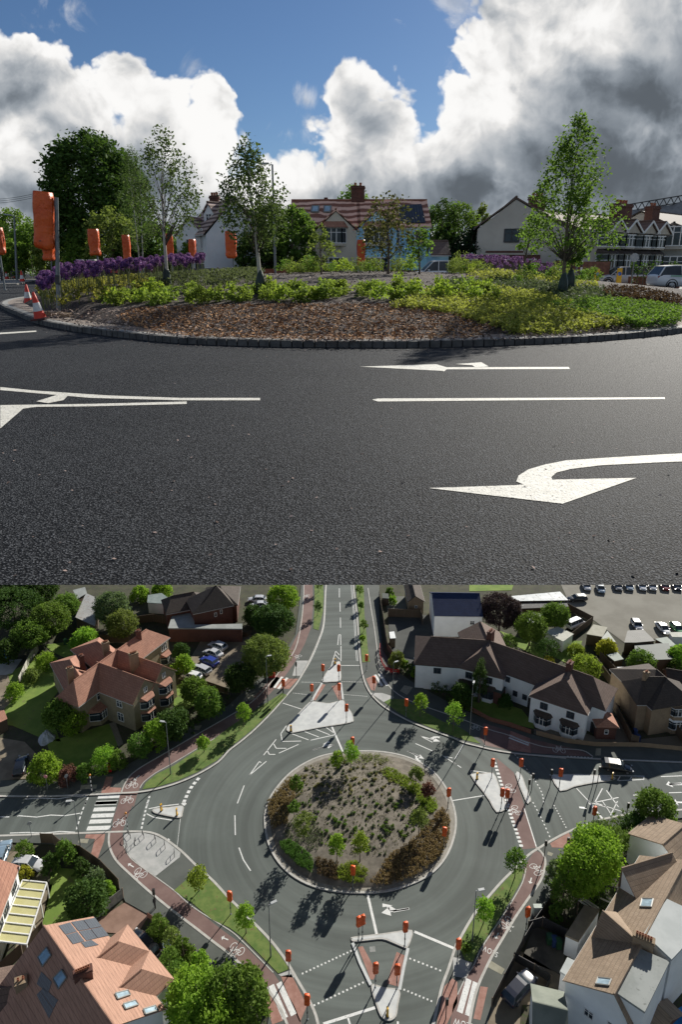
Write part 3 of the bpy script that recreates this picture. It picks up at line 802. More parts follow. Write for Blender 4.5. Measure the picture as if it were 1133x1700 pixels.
# ================================================================== THE LOWER PLACE (roundabout seen from above)
def TP(t, *pts): return [(t, x, y) for x, y in pts]
def G(pts, sm=0, closed=False):
    p = [L(*q) for q in pts]
    return smooth_line(p, sm, closed) if sm else p
ASPH = mat('lower_asphalt', (.085, .100, .092), (.115, .134, .124), .09, .82, .25, 40, fine=(30, (.13, .14, .13), .62), detail=8)
FOOT = mat('footway_asphalt', (.075, .084, .076), (.10, .11, .10), .3, .85, .2, 30, fine=(25, (.12, .12, .11), .62))
CYC = mat('red_cycle_asphalt', (.165, .10, .09), (.21, .135, .12), .4, .85, .2, 30)
PINK = mat('pink_tactile', (.30, .15, .115), (.38, .21, .17), 1.5, .85, .4, 14)
CONC = mat('pale_concrete', (.36, .37, .36), (.46, .46, .45), .8, .8, .2, 25)
KERB = mat('kerb_concrete', (.42, .41, .38), (.52, .51, .48), 1.4, .8, .2, 20)
LAWN = mat('verge_grass', (.09, .155, .03), (.15, .205, .05), .9, .95, .8, 25, fine=(2.2, (.16, .12, .05), .58))
LAWN2 = mat('garden_lawn', (.13, .21, .032), (.19, .27, .05), .35, .95, .8, 25, fine=(1.3, (.15, .14, .06), .6))
SOIL = mat('garden_earth', (.045, .042, .03), (.075, .07, .045), .5, .95, .6, 12, fine=(3, (.05, .07, .02), .5))
GRAVEL = mat('gravel_drive', (.19, .155, .11), (.26, .22, .16), .5, .95, .5, 20)
PAVE = tilemat('paving_slabs', (.22, .20, .16), (.28, .25, .2), .6, .6, mortar=.6)
LINE = mat('road_paint', (.66, .67, .66), (.76, .77, .75), 2, .7, fine=(5, (.34, .35, .34), .56))
CARPARK = mat('car_park_surface', (.17, .16, .13), (.22, .21, .175), .15, .9, .3, 20)

g0 = [Vector((-230, 20, 0)), Vector((230, 20, 0)), Vector((260, 330, 0)), Vector((-260, 330, 0))]
def rings(m):
    nt = m.node_tree; b = nt.nodes['Principled BSDF']; src = b.inputs['Base Color'].links[0].from_socket
    tc = nt.nodes.new('ShaderNodeTexCoord'); s = nt.nodes.new('ShaderNodeVectorMath'); s.operation = 'SUBTRACT'; nt.links.new(tc.outputs['Object'], s.inputs[0]); s.inputs[1].default_value = (2.4, 76, 0)
    mu = nt.nodes.new('ShaderNodeVectorMath'); mu.operation = 'MULTIPLY'; nt.links.new(s.outputs[0], mu.inputs[0]); mu.inputs[1].default_value = (1, 1, 0)
    l = nt.nodes.new('ShaderNodeVectorMath'); l.operation = 'LENGTH'; nt.links.new(mu.outputs[0], l.inputs[0])
    sc_ = nt.nodes.new('ShaderNodeVectorMath'); sc_.operation = 'SCALE'; nt.links.new(mu.outputs[0], sc_.inputs[0]); sc_.inputs['Scale'].default_value = .03
    cb = nt.nodes.new('ShaderNodeCombineXYZ'); sp = nt.nodes.new('ShaderNodeSeparateXYZ'); nt.links.new(sc_.outputs[0], sp.inputs[0])
    nt.links.new(sp.outputs[0], cb.inputs[0]); nt.links.new(sp.outputs[1], cb.inputs[1]); nt.links.new(l.outputs['Value'], cb.inputs[2])
    n = noise(nt, cb.outputs[0], .75, 5, .6); pa = noise(nt, tc.outputs['Object'], .05, 2, .5)
    h = nt.nodes.new('ShaderNodeHueSaturation'); nt.links.new(src, h.inputs['Color']); nt.links.new(node_math(nt, 'ADD', node_math(nt, 'MULTIPLY_ADD', ramp(nt, n.outputs[0], .3, .72), .42, .62), node_math(nt, 'MULTIPLY', pa.outputs[0], .35)), h.inputs['Value']); nt.links.new(h.outputs[0], b.inputs['Base Color'])
rings(ASPH)
sheet('ground', g0, ZL - .03, SOIL)
sheet('road_surface', G(TP(2, (360, -25), (745, -25), (748, 200), (765, 330), (822, 420), (905, 480), (1010, 540)) + TP(3, (5, 600), (185, 680), (385, 745), (560, 790), (700, 805), (930, 805), (1200, 830)) + TP(6, (1200, 80), (900, 105), (722, 152), (625, 232), (505, 330), (502, 480), (402, 620), (330, 740), (252, 880), (192, 1020), (165, 1150)) + TP(5, (185, 1150), (210, 1000), (188, 935), (80, 855)) + TP(4, (1050, 835), (990, 778), (830, 645), (730, 563), (620, 500), (590, 432), (400, 272), (260, 214), (-60, 205)) + TP(1, (-60, 1030), (180, 1000), (400, 962), (560, 942), (640, 892), (750, 832), (870, 742), (1000, 682)) + TP(2, (0, 600), (40, 562), (110, 502), (200, 432), (290, 322), (330, 250), (350, 100))), ZL, ASPH)
K = {}
K['north west'] = TP(2, (484, -20), (478, 60), (474, 150), (465, 220), (440, 290), (405, 370), (345, 480), (280, 560), (210, 640), (130, 720), (60, 780), (0, 826)) + TP(1, (1080, 882), (980, 942), (880, 985), (780, 1014), (690, 1030), (560, 1038), (400, 1046), (200, 1052), (-60, 1050))
K['south west'] = TP(4, (-60, 176), (200, 167), (430, 160), (560, 155), (700, 153), (770, 165), (830, 198), (900, 252), (970, 320), (1060, 402), (1133, 482)) + TP(5, (40, 520), (100, 582), (180, 662), (240, 732), (290, 802), (335, 880), (385, 965), (430, 1060), (450, 1150))
K['south east'] = TP(5, (1000, 1150), (1020, 1080), (1040, 990), (1060, 910), (1090, 830)) + TP(6, (15, 715), (40, 672), (75, 610), (120, 540), (180, 470), (240, 402), (310, 332), (370, 272), (425, 235), (500, 190), (580, 150), (660, 118), (760, 88), (900, 65), (1200, 40))
K['north east'] = TP(2, (615, -20), (626, 80), (635, 150), (641, 230), (646, 310), (655, 400), (672, 480), (705, 545), (762, 602), (830, 645), (900, 682), (1000, 722), (1110, 762)) + TP(3, (50, 785), (120, 803), (200, 822), (300, 838), (400, 848), (560, 858), (700, 866), (850, 872), (1200, 886))
PROP = {'north west': TP(2, (350, 100), (330, 250), (290, 322), (200, 432), (110, 502), (40, 562), (0, 600)), }
# footways: between kerb and the garden walls, one step above the road
def foot(name, ks, back): sheet(name, G(ks, 4) + G(back), ZL + .004, FOOT, .10)
foot('pavement', K['north west'], TP(1, (-60, 1000), (180, 998), (400, 960), (560, 940), (640, 890), (750, 830), (870, 740), (1000, 680)) + TP(2, (0, 600), (40, 562), (110, 502), (200, 432), (290, 322), (330, 250), (350, 100), (360, -20)))
foot('pavement', K['south west'], TP(5, (185, 1150), (210, 1000), (188, 935), (80, 855)) + TP(4, (1050, 832), (990, 776), (830, 642), (730, 561), (620, 500), (590, 430), (400, 270), (260, 212), (-60, 205)))
foot('pavement', K['south east'], TP(6, (1200, 80), (900, 103), (722, 150), (622, 230), (503, 330), (500, 480), (400, 620), (330, 740), (250, 880), (190, 1020), (160, 1150)))
foot('pavement', K['north east'], TP(3, (1200, 828), (930, 803), (700, 803), (560, 788), (383, 743), (183, 680), (0, 600)) + TP(2, (1000, 538), (900, 480), (820, 420), (762, 330), (745, 200), (740, -20)))
kb = MB()
for k, v in K.items():
    mb = MB(); strip_mb(mb, G(v, 4), .30, ZL + .105, .018); mb.build('kerb', KERB)['kind'] = 'structure'
ZF = ZL + .112
def flatpoly(name, pts, m, z=ZF, sm=0, th=0.0): return sheet(name, G(pts, sm, True) if sm else G(pts), z, m, th)
# cycle tracks
flatpoly('cycle_path', TP(2, (376, -20), (415, -20), (418, 110), (408, 215), (375, 300), (320, 400), (262, 480), (190, 560), (110, 640), (0, 712)) + TP(1, (1040, 777), (950, 832), (850, 892), (770, 937), (712, 982), (692, 1012), (680, 1040), (600, 1040), (612, 1000), (642, 950), (700, 905), (780, 858), (880, 800), (1000, 730)) + TP(2, (0, 655), (90, 590), (170, 515), (240, 425), (300, 330), (345, 240), (368, 120)), CYC)
flatpoly('cycle_path', TP(1, (592, 1040), (678, 1040), (662, 1103)) + TP(4, (655, 22), (630, 80), (606, 152), (548, 158), (562, 80), (588, 0)), CYC, ZL + .004)
flatpoly('cycle_path', TP(4, (545, 158), (606, 155), (611, 220), (640, 280), (700, 330), (770, 380), (860, 445), (960, 530), (1060, 610)) + TP(5, (0, 665), (80, 720), (150, 790), (220, 852), (272, 930), (322, 1012), (380, 1150), (300, 1150), (250, 1020), (190, 932), (130, 872), (60, 812)) + TP(4, (1133, 757), (1060, 702), (980, 640), (850, 541), (740, 451), (640, 361), (572, 291), (541, 220)), CYC)
flatpoly('cycle_path', TP(6, (405, 245), (440, 262), (455, 300), (448, 350), (428, 402), (380, 472), (310, 572), (250, 672), (190, 772), (150, 852), (120, 922), (95, 1012), (75, 1150), (-20, 1150), (0, 1010), (22, 960), (60, 880), (105, 808), (135, 740), (192, 650), (252, 560), (302, 480), (345, 400), (352, 330)), CYC)
flatpoly('cycle_path', TP(3, (215, 860), (300, 930), (350, 1085)) + TP(6, (350, 10), (412, 232), (345, 238), (262, 0)) + TP(3, (240, 1000)), CYC, ZL + .004)
flatpoly('cycle_path', TP(3, (150, 690), (280, 728), (380, 765), (520, 800), (620, 820), (690, 855), (560, 850), (400, 838), (290, 826), (160, 800), (130, 760)), CYC)
# grass verges
VERGE = [TP(1, (705, 1018), (722, 985), (775, 942), (862, 900), (962, 832), (1062, 768)) + TP(2, (0, 712), (60, 672), (150, 612), (205, 578), (265, 540), (288, 552), (205, 636), (125, 715), (55, 772), (0, 815)) + TP(1, (1078, 872), (978, 932), (878, 976), (778, 1006)),
         TP(2, (425, -20), (466, -20), (470, 60), (466, 140), (445, 230), (418, 222), (424, 130)),
         TP(2, (628, -20), (668, -20), (672, 150), (690, 330), (700, 385), (662, 390), (655, 310), (650, 230), (645, 150), (636, 80)),
         TP(2, (770, 585), (800, 570), (870, 572), (950, 622), (1060, 682), (1133, 705)) + TP(3, (70, 735), (135, 792), (60, 775)) + TP(2, (1110, 752), (1000, 712), (905, 672), (838, 636)),
         TP(4, (862, 445), (937, 380), (985, 345), (1060, 412), (1133, 492)) + TP(5, (35, 526), (95, 590), (172, 668), (232, 738), (282, 808), (300, 835), (245, 857), (150, 760), (60, 672), (0, 628)) + TP(4, (1050, 590), (960, 515)),
         TP(6, (315, 338), (350, 340), (338, 398), (292, 480), (242, 560), (185, 648), (125, 740), (96, 800), (60, 790), (35, 740), (45, 680), (82, 615), (128, 545), (188, 476), (248, 408))]
for v in VERGE: flatpoly('grass_verge', v, LAWN, ZF, 0, .03)
# paved areas
flatpoly('cycle_parking_paving', TP(4, (613, 165), (700, 158), (765, 172), (826, 203), (893, 257), (890, 280), (770, 374), (700, 326), (642, 276), (614, 218)), CONC)
flatpoly('tactile_paving', TP(4, (425, 168), (520, 165), (515, 200), (478, 300), (440, 300), (470, 190), (420, 186)), PINK)
flatpoly('tactile_paving', TP(1, (525, 955), (560, 955), (545, 1008), (600, 1010), (596, 1036), (500, 1036)), PINK)
flatpoly('tactile_paving', TP(5, (258, 870), (310, 860), (388, 1015), (352, 1100), (300, 980)), PINK)
flatpoly('tactile_paving', TP(5, (165, 935), (205, 925), (268, 1090), (215, 1110)), PINK)
flatpoly('tactile_paving', TP(6, (480, 212), (572, 158), (600, 215), (590, 235), (490, 232)), PINK)
flatpoly('tactile_paving', TP(6, (135, 920), (172, 925), (135, 1088), (100, 1080)), PINK)
flatpoly('tactile_paving', TP(5, (1068, 920), (1110, 880), (1133, 900), (1133, 1000), (1080, 1110), (1030, 1110)), PINK)
flatpoly('tactile_paving', TP(2, (680, 470), (720, 452), (735, 490), (722, 530), (706, 525)), PINK)
flatpoly('tactile_paving', TP(2, (225, 455), (262, 470), (345, 470), (300, 520), (200, 515)), PINK)
flatpoly('tactile_paving', TP(3, (285, 728), (380, 765), (385, 838), (268, 820)), PINK, ZF + .004)
flatpoly('pale_paving', TP(2, (335, 380), (395, 380), (355, 455), (315, 455)), CONC)
flatpoly('pale_paving', TP(2, (700, 540), (760, 540), (820, 560), (790, 600)), CONC)
flatpoly('pale_paving', TP(5, (245, 862), (312, 838), (330, 878), (264, 872)), CONC)
flatpoly('pale_paving', TP(6, (0, 775), (40, 785), (95, 805), (60, 880), (0, 870)), CONC)
for q in [(4, (392, 190), (440, 190), (432, 212), (385, 208)), (4, (228, 195), (264, 195), (258, 207), (222, 206)), (1, (400, 997), (480, 994), (476, 1014), (396, 1018)), (1, (962, 705), (1000, 700), (985, 725), (960, 722)), (6, (182, 790), (256, 835), (240, 862), (172, 826)), (6, (470, 252), (496, 262), (488, 276), (466, 268)), (6, (632, 150), (658, 155), (650, 168), (630, 162)), (2, (848, 530), (870, 502), (912, 512), (885, 550)), (2, (80, 545), (110, 540), (130, 570), (100, 580)), (3, (708, 815), (733, 815), (731, 850), (704, 850))]:
    flatpoly('manhole_cover' if False else 'pale_paving', [(q[0], a, b) for a, b in q[1:]], mat('tactile_buff', (.26, .25, .19), (.33, .32, .25), 2, .85, .3, 14), ZF + .002)
# splitter islands
def island(pts, m=CONC, sm=3, h=.12, inner=None):
    o = flatpoly('traffic_island', pts, KERB, ZL + .002, sm, h)
    c = sum(G(pts), Vector()) / len(pts)
    q = [p.lerp(c, .0) for p in G(pts, sm, True)]
    n = len(q); inn = []
    for i in range(n):
        d = (q[(i + 1) % n] - q[i - 1]); d.z = 0; d.normalize(); inn.append(q[i] + Vector((-d.y, d.x, 0)) * .17 * AR)
    return q, inn
def island2(pts, m=CONC, sm=3, h=.12):
    global AR
    g = G(pts, sm, True); ar = sum(g[i].x * g[(i + 1) % len(g)].y - g[(i + 1) % len(g)].x * g[i].y for i in range(len(g)))
    AR = 1 if ar > 0 else -1
    q, inn = island(pts, m, sm, h); sheet('island_paving', inn, ZL + h + .008, m)
PALE = mat('island_concrete', (.50, .52, .52), (.60, .62, .61), .7, .75, .15, 20)
island2(TP(2, (287, 712), (302, 734), (332, 735), (450, 712), (600, 688), (618, 668), (606, 632), (578, 600), (566, 575), (500, 590), (450, 585), (412, 582), (392, 592), (350, 635)), PALE, 3)
island2(TP(2, (533, 388), (552, 386), (556, 430), (555, 478), (510, 485), (462, 486), (470, 460), (496, 420)), PALE, 2)
flatpoly('tactile_paving', TP(2, (464, 495), (480, 497), (430, 575), (415, 572)), PINK, ZL + .008)
flatpoly('tactile_paving', TP(2, (540, 495), (556, 495), (562, 568), (545, 575), (510, 505)), PINK, ZL + .008)
island2(TP(3, (85, 945), (140, 940), (198, 935), (225, 990), (262, 1095)) + TP(6, (265, 40), (215, 58), (180, 2)) + TP(3, (140, 1020)), PALE, 2)
island2(TP(3, (308, 942), (335, 938), (360, 1000), (386, 1065), (378, 1082), (360, 1078)), PALE, 2)
island2(TP(3, (485, 948), (520, 944), (620, 942), (720, 948), (800, 955), (790, 972), (700, 985), (600, 1005), (530, 1026)), PALE, 2)
island2(TP(5, (607, 682), (622, 674), (760, 658), (890, 640), (912, 652), (904, 690), (888, 726), (870, 728), (815, 705), (760, 686), (690, 692), (618, 698)), PALE, 3)
island2(TP(5, (705, 914), (770, 925), (847, 938), (840, 1010), (830, 1068), (800, 1090), (768, 1080), (742, 1045)), PALE, 3)
island2(TP(4, (754, 46), (775, 38), (840, 32), (905, 26), (904, 60), (895, 84), (850, 80), (768, 62)), PALE, 3)
for a in (TP(5, (614, 704), (650, 800), (704, 912)), TP(5, (888, 730), (866, 830), (846, 936)), TP(2, (462, 490), (410, 580)), TP(2, (556, 490), (566, 572)), ):
    mb = MB(); strip_mb(mb, G(a), .34, ZL + .004, .11); mb.build('kerb', PALE)['kind'] = 'structure'
flatpoly('tactile_paving', TP(5, (640, 722), (664, 718), (736, 852), (716, 884), (702, 882)), PINK, ZL + .008)
flatpoly('tactile_paving', TP(5, (832, 746), (876, 766), (846, 920), (784, 902)), PINK, ZL + .008)
flatpoly('manhole_cover', TP(5, (696, 720), (724, 718), (728, 745), (700, 748)), mat('manhole_grey', (.2, .21, .2), (.26, .27, .26), 3, .7), ZL + .008)

# ------------------------------------------------------------------ painted lines
ZM = ZL + .0045
lines = MB()
def ln(t, pts, w=.15, z=ZM, sm=0): strip_mb(lines, G(TP(t, *pts), sm), w, z)
def dash(t, pts, n, w=.15, duty=.5, z=ZM, sm=4):
    P = smooth_line(G(TP(t, *pts)), sm) if len(pts) > 2 else G(TP(t, *pts))
    Ls = [0]
    for i in range(len(P) - 1): Ls.append(Ls[-1] + (P[i + 1] - P[i]).length)
    def at(s):
        for i in range(len(P) - 1):
            if s <= Ls[i + 1] + 1e-9: return P[i].lerp(P[i + 1], (s - Ls[i]) / max(1e-9, Ls[i + 1] - Ls[i]))
        return P[-1]
    T = Ls[-1]
    for k in range(n):
        strip_mb(lines, [at(T * (k + .0) / n), at(T * (k + duty) / n)], w, z)
for q in [((548, 20), (548, 65)), ((551, 90), (552, 135)), ((553, 165), (554, 215)), ((554, 250), (555, 300)), ((540, 300), (545, 250)), ((545, 250), (554, 248)), ((505, 415), (530, 330)), ((530, 330), (548, 350)), ((525, 345), (550, 372)), ((515, 375), (535, 392)), ((556, 305), (556, 380)),
          ((555, 402), (650, 402)), ((268, 588), (360, 618)), ((415, 820), (520, 795)),
          ((258, 740), (285, 700)), ((258, 740), (265, 778)), ((265, 778), (358, 776)), ((312, 740), (395, 770)), ((368, 726), (446, 756)), ((422, 714), (500, 745)), ((476, 704), (524, 738)), ((405, 772), (525, 745)), ((234, 768), (172, 846)), ((222, 790), (235, 812)), ((235, 812), (285, 812)), ((248, 836), (346, 792)), ((190, 822), (200, 842)), ((200, 842), (230, 842)), ((102, 945), (152, 876)), ((102, 945), (186, 876)), ((152, 876), (160, 884)),
          ((76, 996), (42, 1085)), ((950, 752), (1010, 782)), ((925, 788), (1012, 826)), ((885, 824), (950, 852)), ((1060, 848), (1133, 895)), ((1062, 850), (1110, 860))]:
    ln(2, q)
ln(2, ((508, 698), (566, 830)), .3)
for a in (((474, -20), (468, 60), (464, 150), (455, 220), (430, 290), (395, 370), (352, 445)), ((625, -20), (634, 80), (642, 150), (648, 230), (653, 310), (660, 380))):
    G_ = G(TP(2, *a), 4); strip_mb(lines, [p + Vector((.35 if a[0][0] < 500 else -.75, 0, 0)) for p in G_], .09, ZM); strip_mb(lines, [p + Vector((.62 if a[0][0] < 500 else -1.05, 0, 0)) for p in G_], .09, ZM)
dash(2, ((360, 484), (460, 486)), 14, .14, .45); dash(2, ((560, 482), (672, 484)), 14, .14, .45); dash(2, ((318, 538), (405, 548)), 12, .14, .45); dash(2, ((566, 545), (690, 555)), 14, .14, .45)
for t, q in [(5, ((30, 70), (32, 168))), (5, ((50, 230), (72, 290))), (5, ((72, 290), (108, 345)))]: ln(t, q)
ln(5, ((688, 462), (733, 658)), .32); ln(5, ((920, 646), (1120, 730)), .32); ln(5, ((725, 1022), (468, 1103)), .3); ln(5, ((590, 1070), (605, 1120)), .2); ln(5, ((838, 1090), (838, 1130)), .2); ln(5, ((895, 532), (815, 547)), .22)
dash(5, ((362, 855), (620, 735)), 14, .2, .4); dash(5, ((420, 1012), (700, 882)), 14, .2, .4); dash(5, ((895, 778), (1065, 845)), 8, .2, .4); dash(5, ((866, 932), (1020, 996)), 8, .2, .4)
# right hand arms
for q in [((8, 866), (55, 790)), ((0, 880), (40, 908)), ((-10, 1072), (155, 1045)), ((88, 922), (190, 935)), ((88, 922), (92, 944)), ((90, 948), (125, 930)), ((612, 1010), (700, 1103)), ((700, 1080), (820, 1055)), ((700, 1080), (760, 1100)), ((740, 1010), (700, 1085)), ((760, 1020), (820, 1103)), ((892, 1044), (1005, 1036)), ((1030, 952), (1133, 948)), ((1070, 1032), (1133, 1030)), ((700, 945), (948, 950)), ((820, 972), (945, 966)), ((828, 950), (815, 972)), ((885, 952), (875, 970)), ((945, 950), (945, 966)), ((480, 940), (505, 985)), ((172, 790), (240, 796)), ((420, 850), (560, 862))]: ln(3, q)
ln(3, ((1133, 990), (1070, 990)), .35)
dash(3, ((205, 880), (240, 990), (275, 1103)), 12, .5, .55); dash(6, ((262, 5), (300, 110), (342, 235)), 12, .5, .55); ln(6, ((352, 35), (412, 225)), .15)
dash(3, ((230, 765), (330, 870), (430, 1010), (450, 1090)), 22, .16, .4, ZM + .002); dash(6, ((395, 5), (440, 90), (485, 190)), 10, .16, .4); dash(6, ((500, 20), (565, 140)), 9, .16, .4)
ln(6, ((668, 0), (745, 92)), .3); ln(6, ((668, 4), (760, 30)), .12); ln(6, ((740, 0), (780, 60)), .12); ln(6, ((780, 70), (815, 0)), .12); ln(6, ((740, 20), (850, 55)), .12)
dash(3, ((565, 857), (700, 865)), 8, .45, .6, ZF + .004)
# left arm
for q in [((0, 78), (45, 78)), ((85, 75), (92, 72)), ((92, 72), (180, 79)), ((180, 79), (250, 69)), ((250, 69), (320, 72)), ((320, 72), (395, 60)), ((48, 158), (135, 155)), ((135, 155), (220, 158)), ((220, 158), (295, 150)), ((295, 150), (370, 154)), ((735, 38), (800, 25)), ((800, 25), (885, 15)), ((725, 62), (760, 80)), ((760, 80), (855, 95)), ((700, 152), (770, 160)), ((770, 160), (832, 192))]: ln(4, q, .16)
for q in [((125, 1063), (200, 1058)), ((200, 1058), (285, 1062)), ((285, 1062), (360, 1050)), ((360, 1050), (430, 1052))]: ln(1, q, .16)
dash(4, ((425, 5), (402, 60), (375, 150)), 6, .2, .6); dash(1, ((435, 1055), (415, 1100)), 2, .2, .6); dash(4, ((730, 5), (712, 80), (698, 145)), 7, .26, .6); dash(1, ((740, 1048), (725, 1103)), 3, .26, .6); dash(1, ((985, 958), (940, 1015), (905, 1090)), 6, .5, .6)
ln(4, ((828, 188), (835, 196)), .4); ln(4, ((902, 8), (918, 18)), .5); ln(4, ((905, 25), (892, 90), (872, 270)), .06)
for a in (TP(1, (688, 1012), (692, 1035)), ): pass
for i, (y, x0, x1) in enumerate([(1052, 485, 592), (1082, 472, 580)]): strip_mb(lines, G(TP(1, (x0, y), (x1, y - 4))), .72, ZM)
for (y, x0, x1) in [(12, 470, 578), (42, 462, 570), (73, 452, 562), (102, 442, 550), (135, 430, 545)]: strip_mb(lines, G(TP(4, (x0, y), (x1, y - 4))), .72, ZM)
for q in [((210, 915), (280, 1078)), ((248, 902), (322, 1062))]: strip_mb(lines, G(TP(5, *q)), .62, ZF + .004)
for q in [((32, 1050), (78, 885)), ((72, 1066), (112, 900))]: strip_mb(lines, G(TP(6, *q)), .62, ZF + .004)
for q in [((225, 515), (265, 460)), ((245, 520), (290, 465))]: strip_mb(lines, G(TP(2, *q)), .5, ZF + .004)
for q in [((725, 450), (760, 505)), ((745, 445), (785, 505))]: strip_mb(lines, G(TP(2, *q)), .5, ZF + .004)
for q in [((278, 750), (376, 790)), ((276, 762), (374, 800)), ]: strip_mb(lines, G(TP(3, *q)), .35, ZF + .009)
# path edge lines
for a, s_ in [(TP(2, (690, 20), (705, 120), (722, 220), (735, 320), (750, 420), (790, 500), (860, 560), (980, 610), (1133, 662)) + TP(3, (180, 722), (260, 745), (420, 800), (520, 815), (640, 825), (692, 855)), .18),
              (TP(2, (372, 0), (370, 80), (358, 200), (330, 320), (262, 420), (190, 510), (110, 588), (0, 656)) + TP(1, (1000, 732), (880, 802), (780, 860), (700, 907), (642, 952), (612, 1002), (600, 1036)), .2),
              (TP(4, (540, 160), (540, 220), (571, 291), (640, 361), (740, 451), (850, 541), (980, 640), (1060, 702)) + TP(5, (0, 757), (60, 812), (130, 872), (190, 932), (250, 1020), (290, 1110)), .28),
              (TP(6, (412, 232), (442, 262), (457, 300), (450, 350), (430, 402), (382, 472), (312, 572), (252, 672), (192, 772), (152, 852), (122, 922), (97, 1012), (80, 1110)), .28),
              (TP(6, (362, 332), (345, 402), (302, 482), (252, 562), (192, 652), (135, 742), (105, 810), (60, 882), (22, 962)), .12),
              (TP(4, (611, 220), (642, 280), (702, 330), (772, 380), (862, 446), (960, 531)) + TP(5, (0, 640), (60, 690), (150, 780), (220, 852)), .12),
              (TP(1, (1062, 766), (950, 832), (850, 892), (770, 937), (712, 982), (692, 1012)), .12)]:
    P = smooth_line(G(a), 4); mb = MB(); strip_mb(mb, P, s_, ZF, .02); mb.build('path_edging', KERB)['kind'] = 'structure'
lines.build('road_markings', LINE)['kind'] = 'structure'
def arrow(t, tail, head, w=.22, hw=1.0, hl=.32, side=0, z=ZM, name='lane_arrow'):
    a, b = L(t, *tail), L(t, *head); d = b - a; ln_ = d.length; d.normalize(); n = Vector((-d.y, d.x, 0)); mb = MB(); Z = Vector((0, 0, z - ZL))
    c = a + d * ln_ * (1 - hl)
    mb.quad(a - n * w / 2 + Z, c - n * w / 2 + Z, c + n * w / 2 + Z, a + n * w / 2 + Z); mb.quad(c - n * hw / 2 + Z, b + Z, c + n * hw / 2 + Z)
    if side:
        e = a + d * ln_ * .42; f = e + n * side * .7 + d * .7
        mb.quad(*[q + Z for q in (e, f, f + d * .5, e + d * .9)]); g = f + d * .3
        mb.quad(*[q + Z + Vector((0, 0, .002)) for q in (g - d * .6, g + n * side * .5 + d * .6, g + d * .7)])
    for i, f_ in enumerate(mb.f):
        p = [Vector(mb.v[k]) for k in f_]
        if (p[1] - p[0]).cross(p[2] - p[0]).z < 0: mb.f[i] = f_[::-1]
    mb.build(name, LINE)['kind'] = 'structure'
arrow(5, (892, 531), (756, 553), side=-1, hw=1.2); arrow(2, (415, 820), (522, 794), side=1); arrow(2, (950, 752), (1048, 778), side=1); arrow(2, (885, 824), (968, 864), side=-1)
arrow(3, (1133, 985), (1055, 992), side=0, w=.3, hw=1.3); arrow(3, (1140, 1080), (1095, 1078), w=.3, hw=1.3)
arrow(4, (662, 330), (634, 312), w=.14, hw=.6, z=ZF + .004); arrow(4, (1130, 690), (1096, 676), w=.14, hw=.6, z=ZF + .004); arrow(6, (388, 382), (380, 412), w=.14, hw=.6, z=ZF + .004); arrow(6, (225, 655), (208, 684), w=.14, hw=.6, z=ZF + .004); arrow(1, (690, 948), (660, 975), w=.14, hw=.5, z=ZF + .004)
def bike(t, x, y, ang, s=1.0, z=ZF + .004):
    c = L(t, x, y); mb = MB(); cs, sn = math.cos(ang), math.sin(ang)
    def W(a, b): return (c.x + (a * cs - b * sn) * s, c.y + (a * sn + b * cs) * s)
    for cx in (-.55, .55): strip_mb(mb, [W(cx + .34 * math.cos(q * .5236), .5 * math.sin(q * .5236)) for q in range(12)], .065 * s, z, closed=True)
    for a, b in [((-.55, 0), (-.2, .7)), ((-.2, .7), (.4, .7)), ((.4, .7), (.55, 0)), ((.4, .7), (0, 0)), ((0, 0), (-.25, .85)), ((-.55, 0), (0, 0)), ((.38, .7), (.34, 1.0)), ((.34, 1.0), (.55, 1.05)), ((-.4, .88), (-.12, .88))]: strip_mb(mb, [W(*a), W(*b)], .07 * s, z + .001)
    mb.build('cycle_symbol', LINE)['kind'] = 'structure'
for q in [(1, 652, 1000, .1), (1, 628, 1072, .1, 1.0, ZL + .009), (4, 590, 112, .2, 1.0, ZL + .009), (4, 697, 358, 2.6), (5, 42, 735, 2.6), (6, 408, 342, -1.3), (6, 262, 605, -2.5), (2, 392, 60, 1.5, .9), (2, 345, 362, 1.1, .9), (3, 110, 715, -.2, .9), (3, 525, 825, -.15, 1.1), (6, 315, 45, 1.9, 1.0, ZL + .009), (3, 285, 1010, 1.9, 1.0, ZL + .009)]: bike(*q)
def slow(t, x, y, ang, sx, sy):
    cu = bpy.data.curves.new('slow_text', 'FONT'); cu.body = 'SLOW'; cu.size = 1; cu.align_x = 'CENTER'; cu.align_y = 'CENTER'; cu.space_character = 1.15
    o = bpy.data.objects.new('slow_lettering', cu); COL.objects.link(o); p = L(t, x, y); o.location = (p.x, p.y, ZF + .006); o.rotation_euler = (0, 0, ang); o.scale = (sx, sy, 1); cu.materials.append(LINE); o['kind'] = 'structure'
slow(6, 180, 744, R(150), .66, .95); slow(6, 50, 1106, R(162), .66, .95)

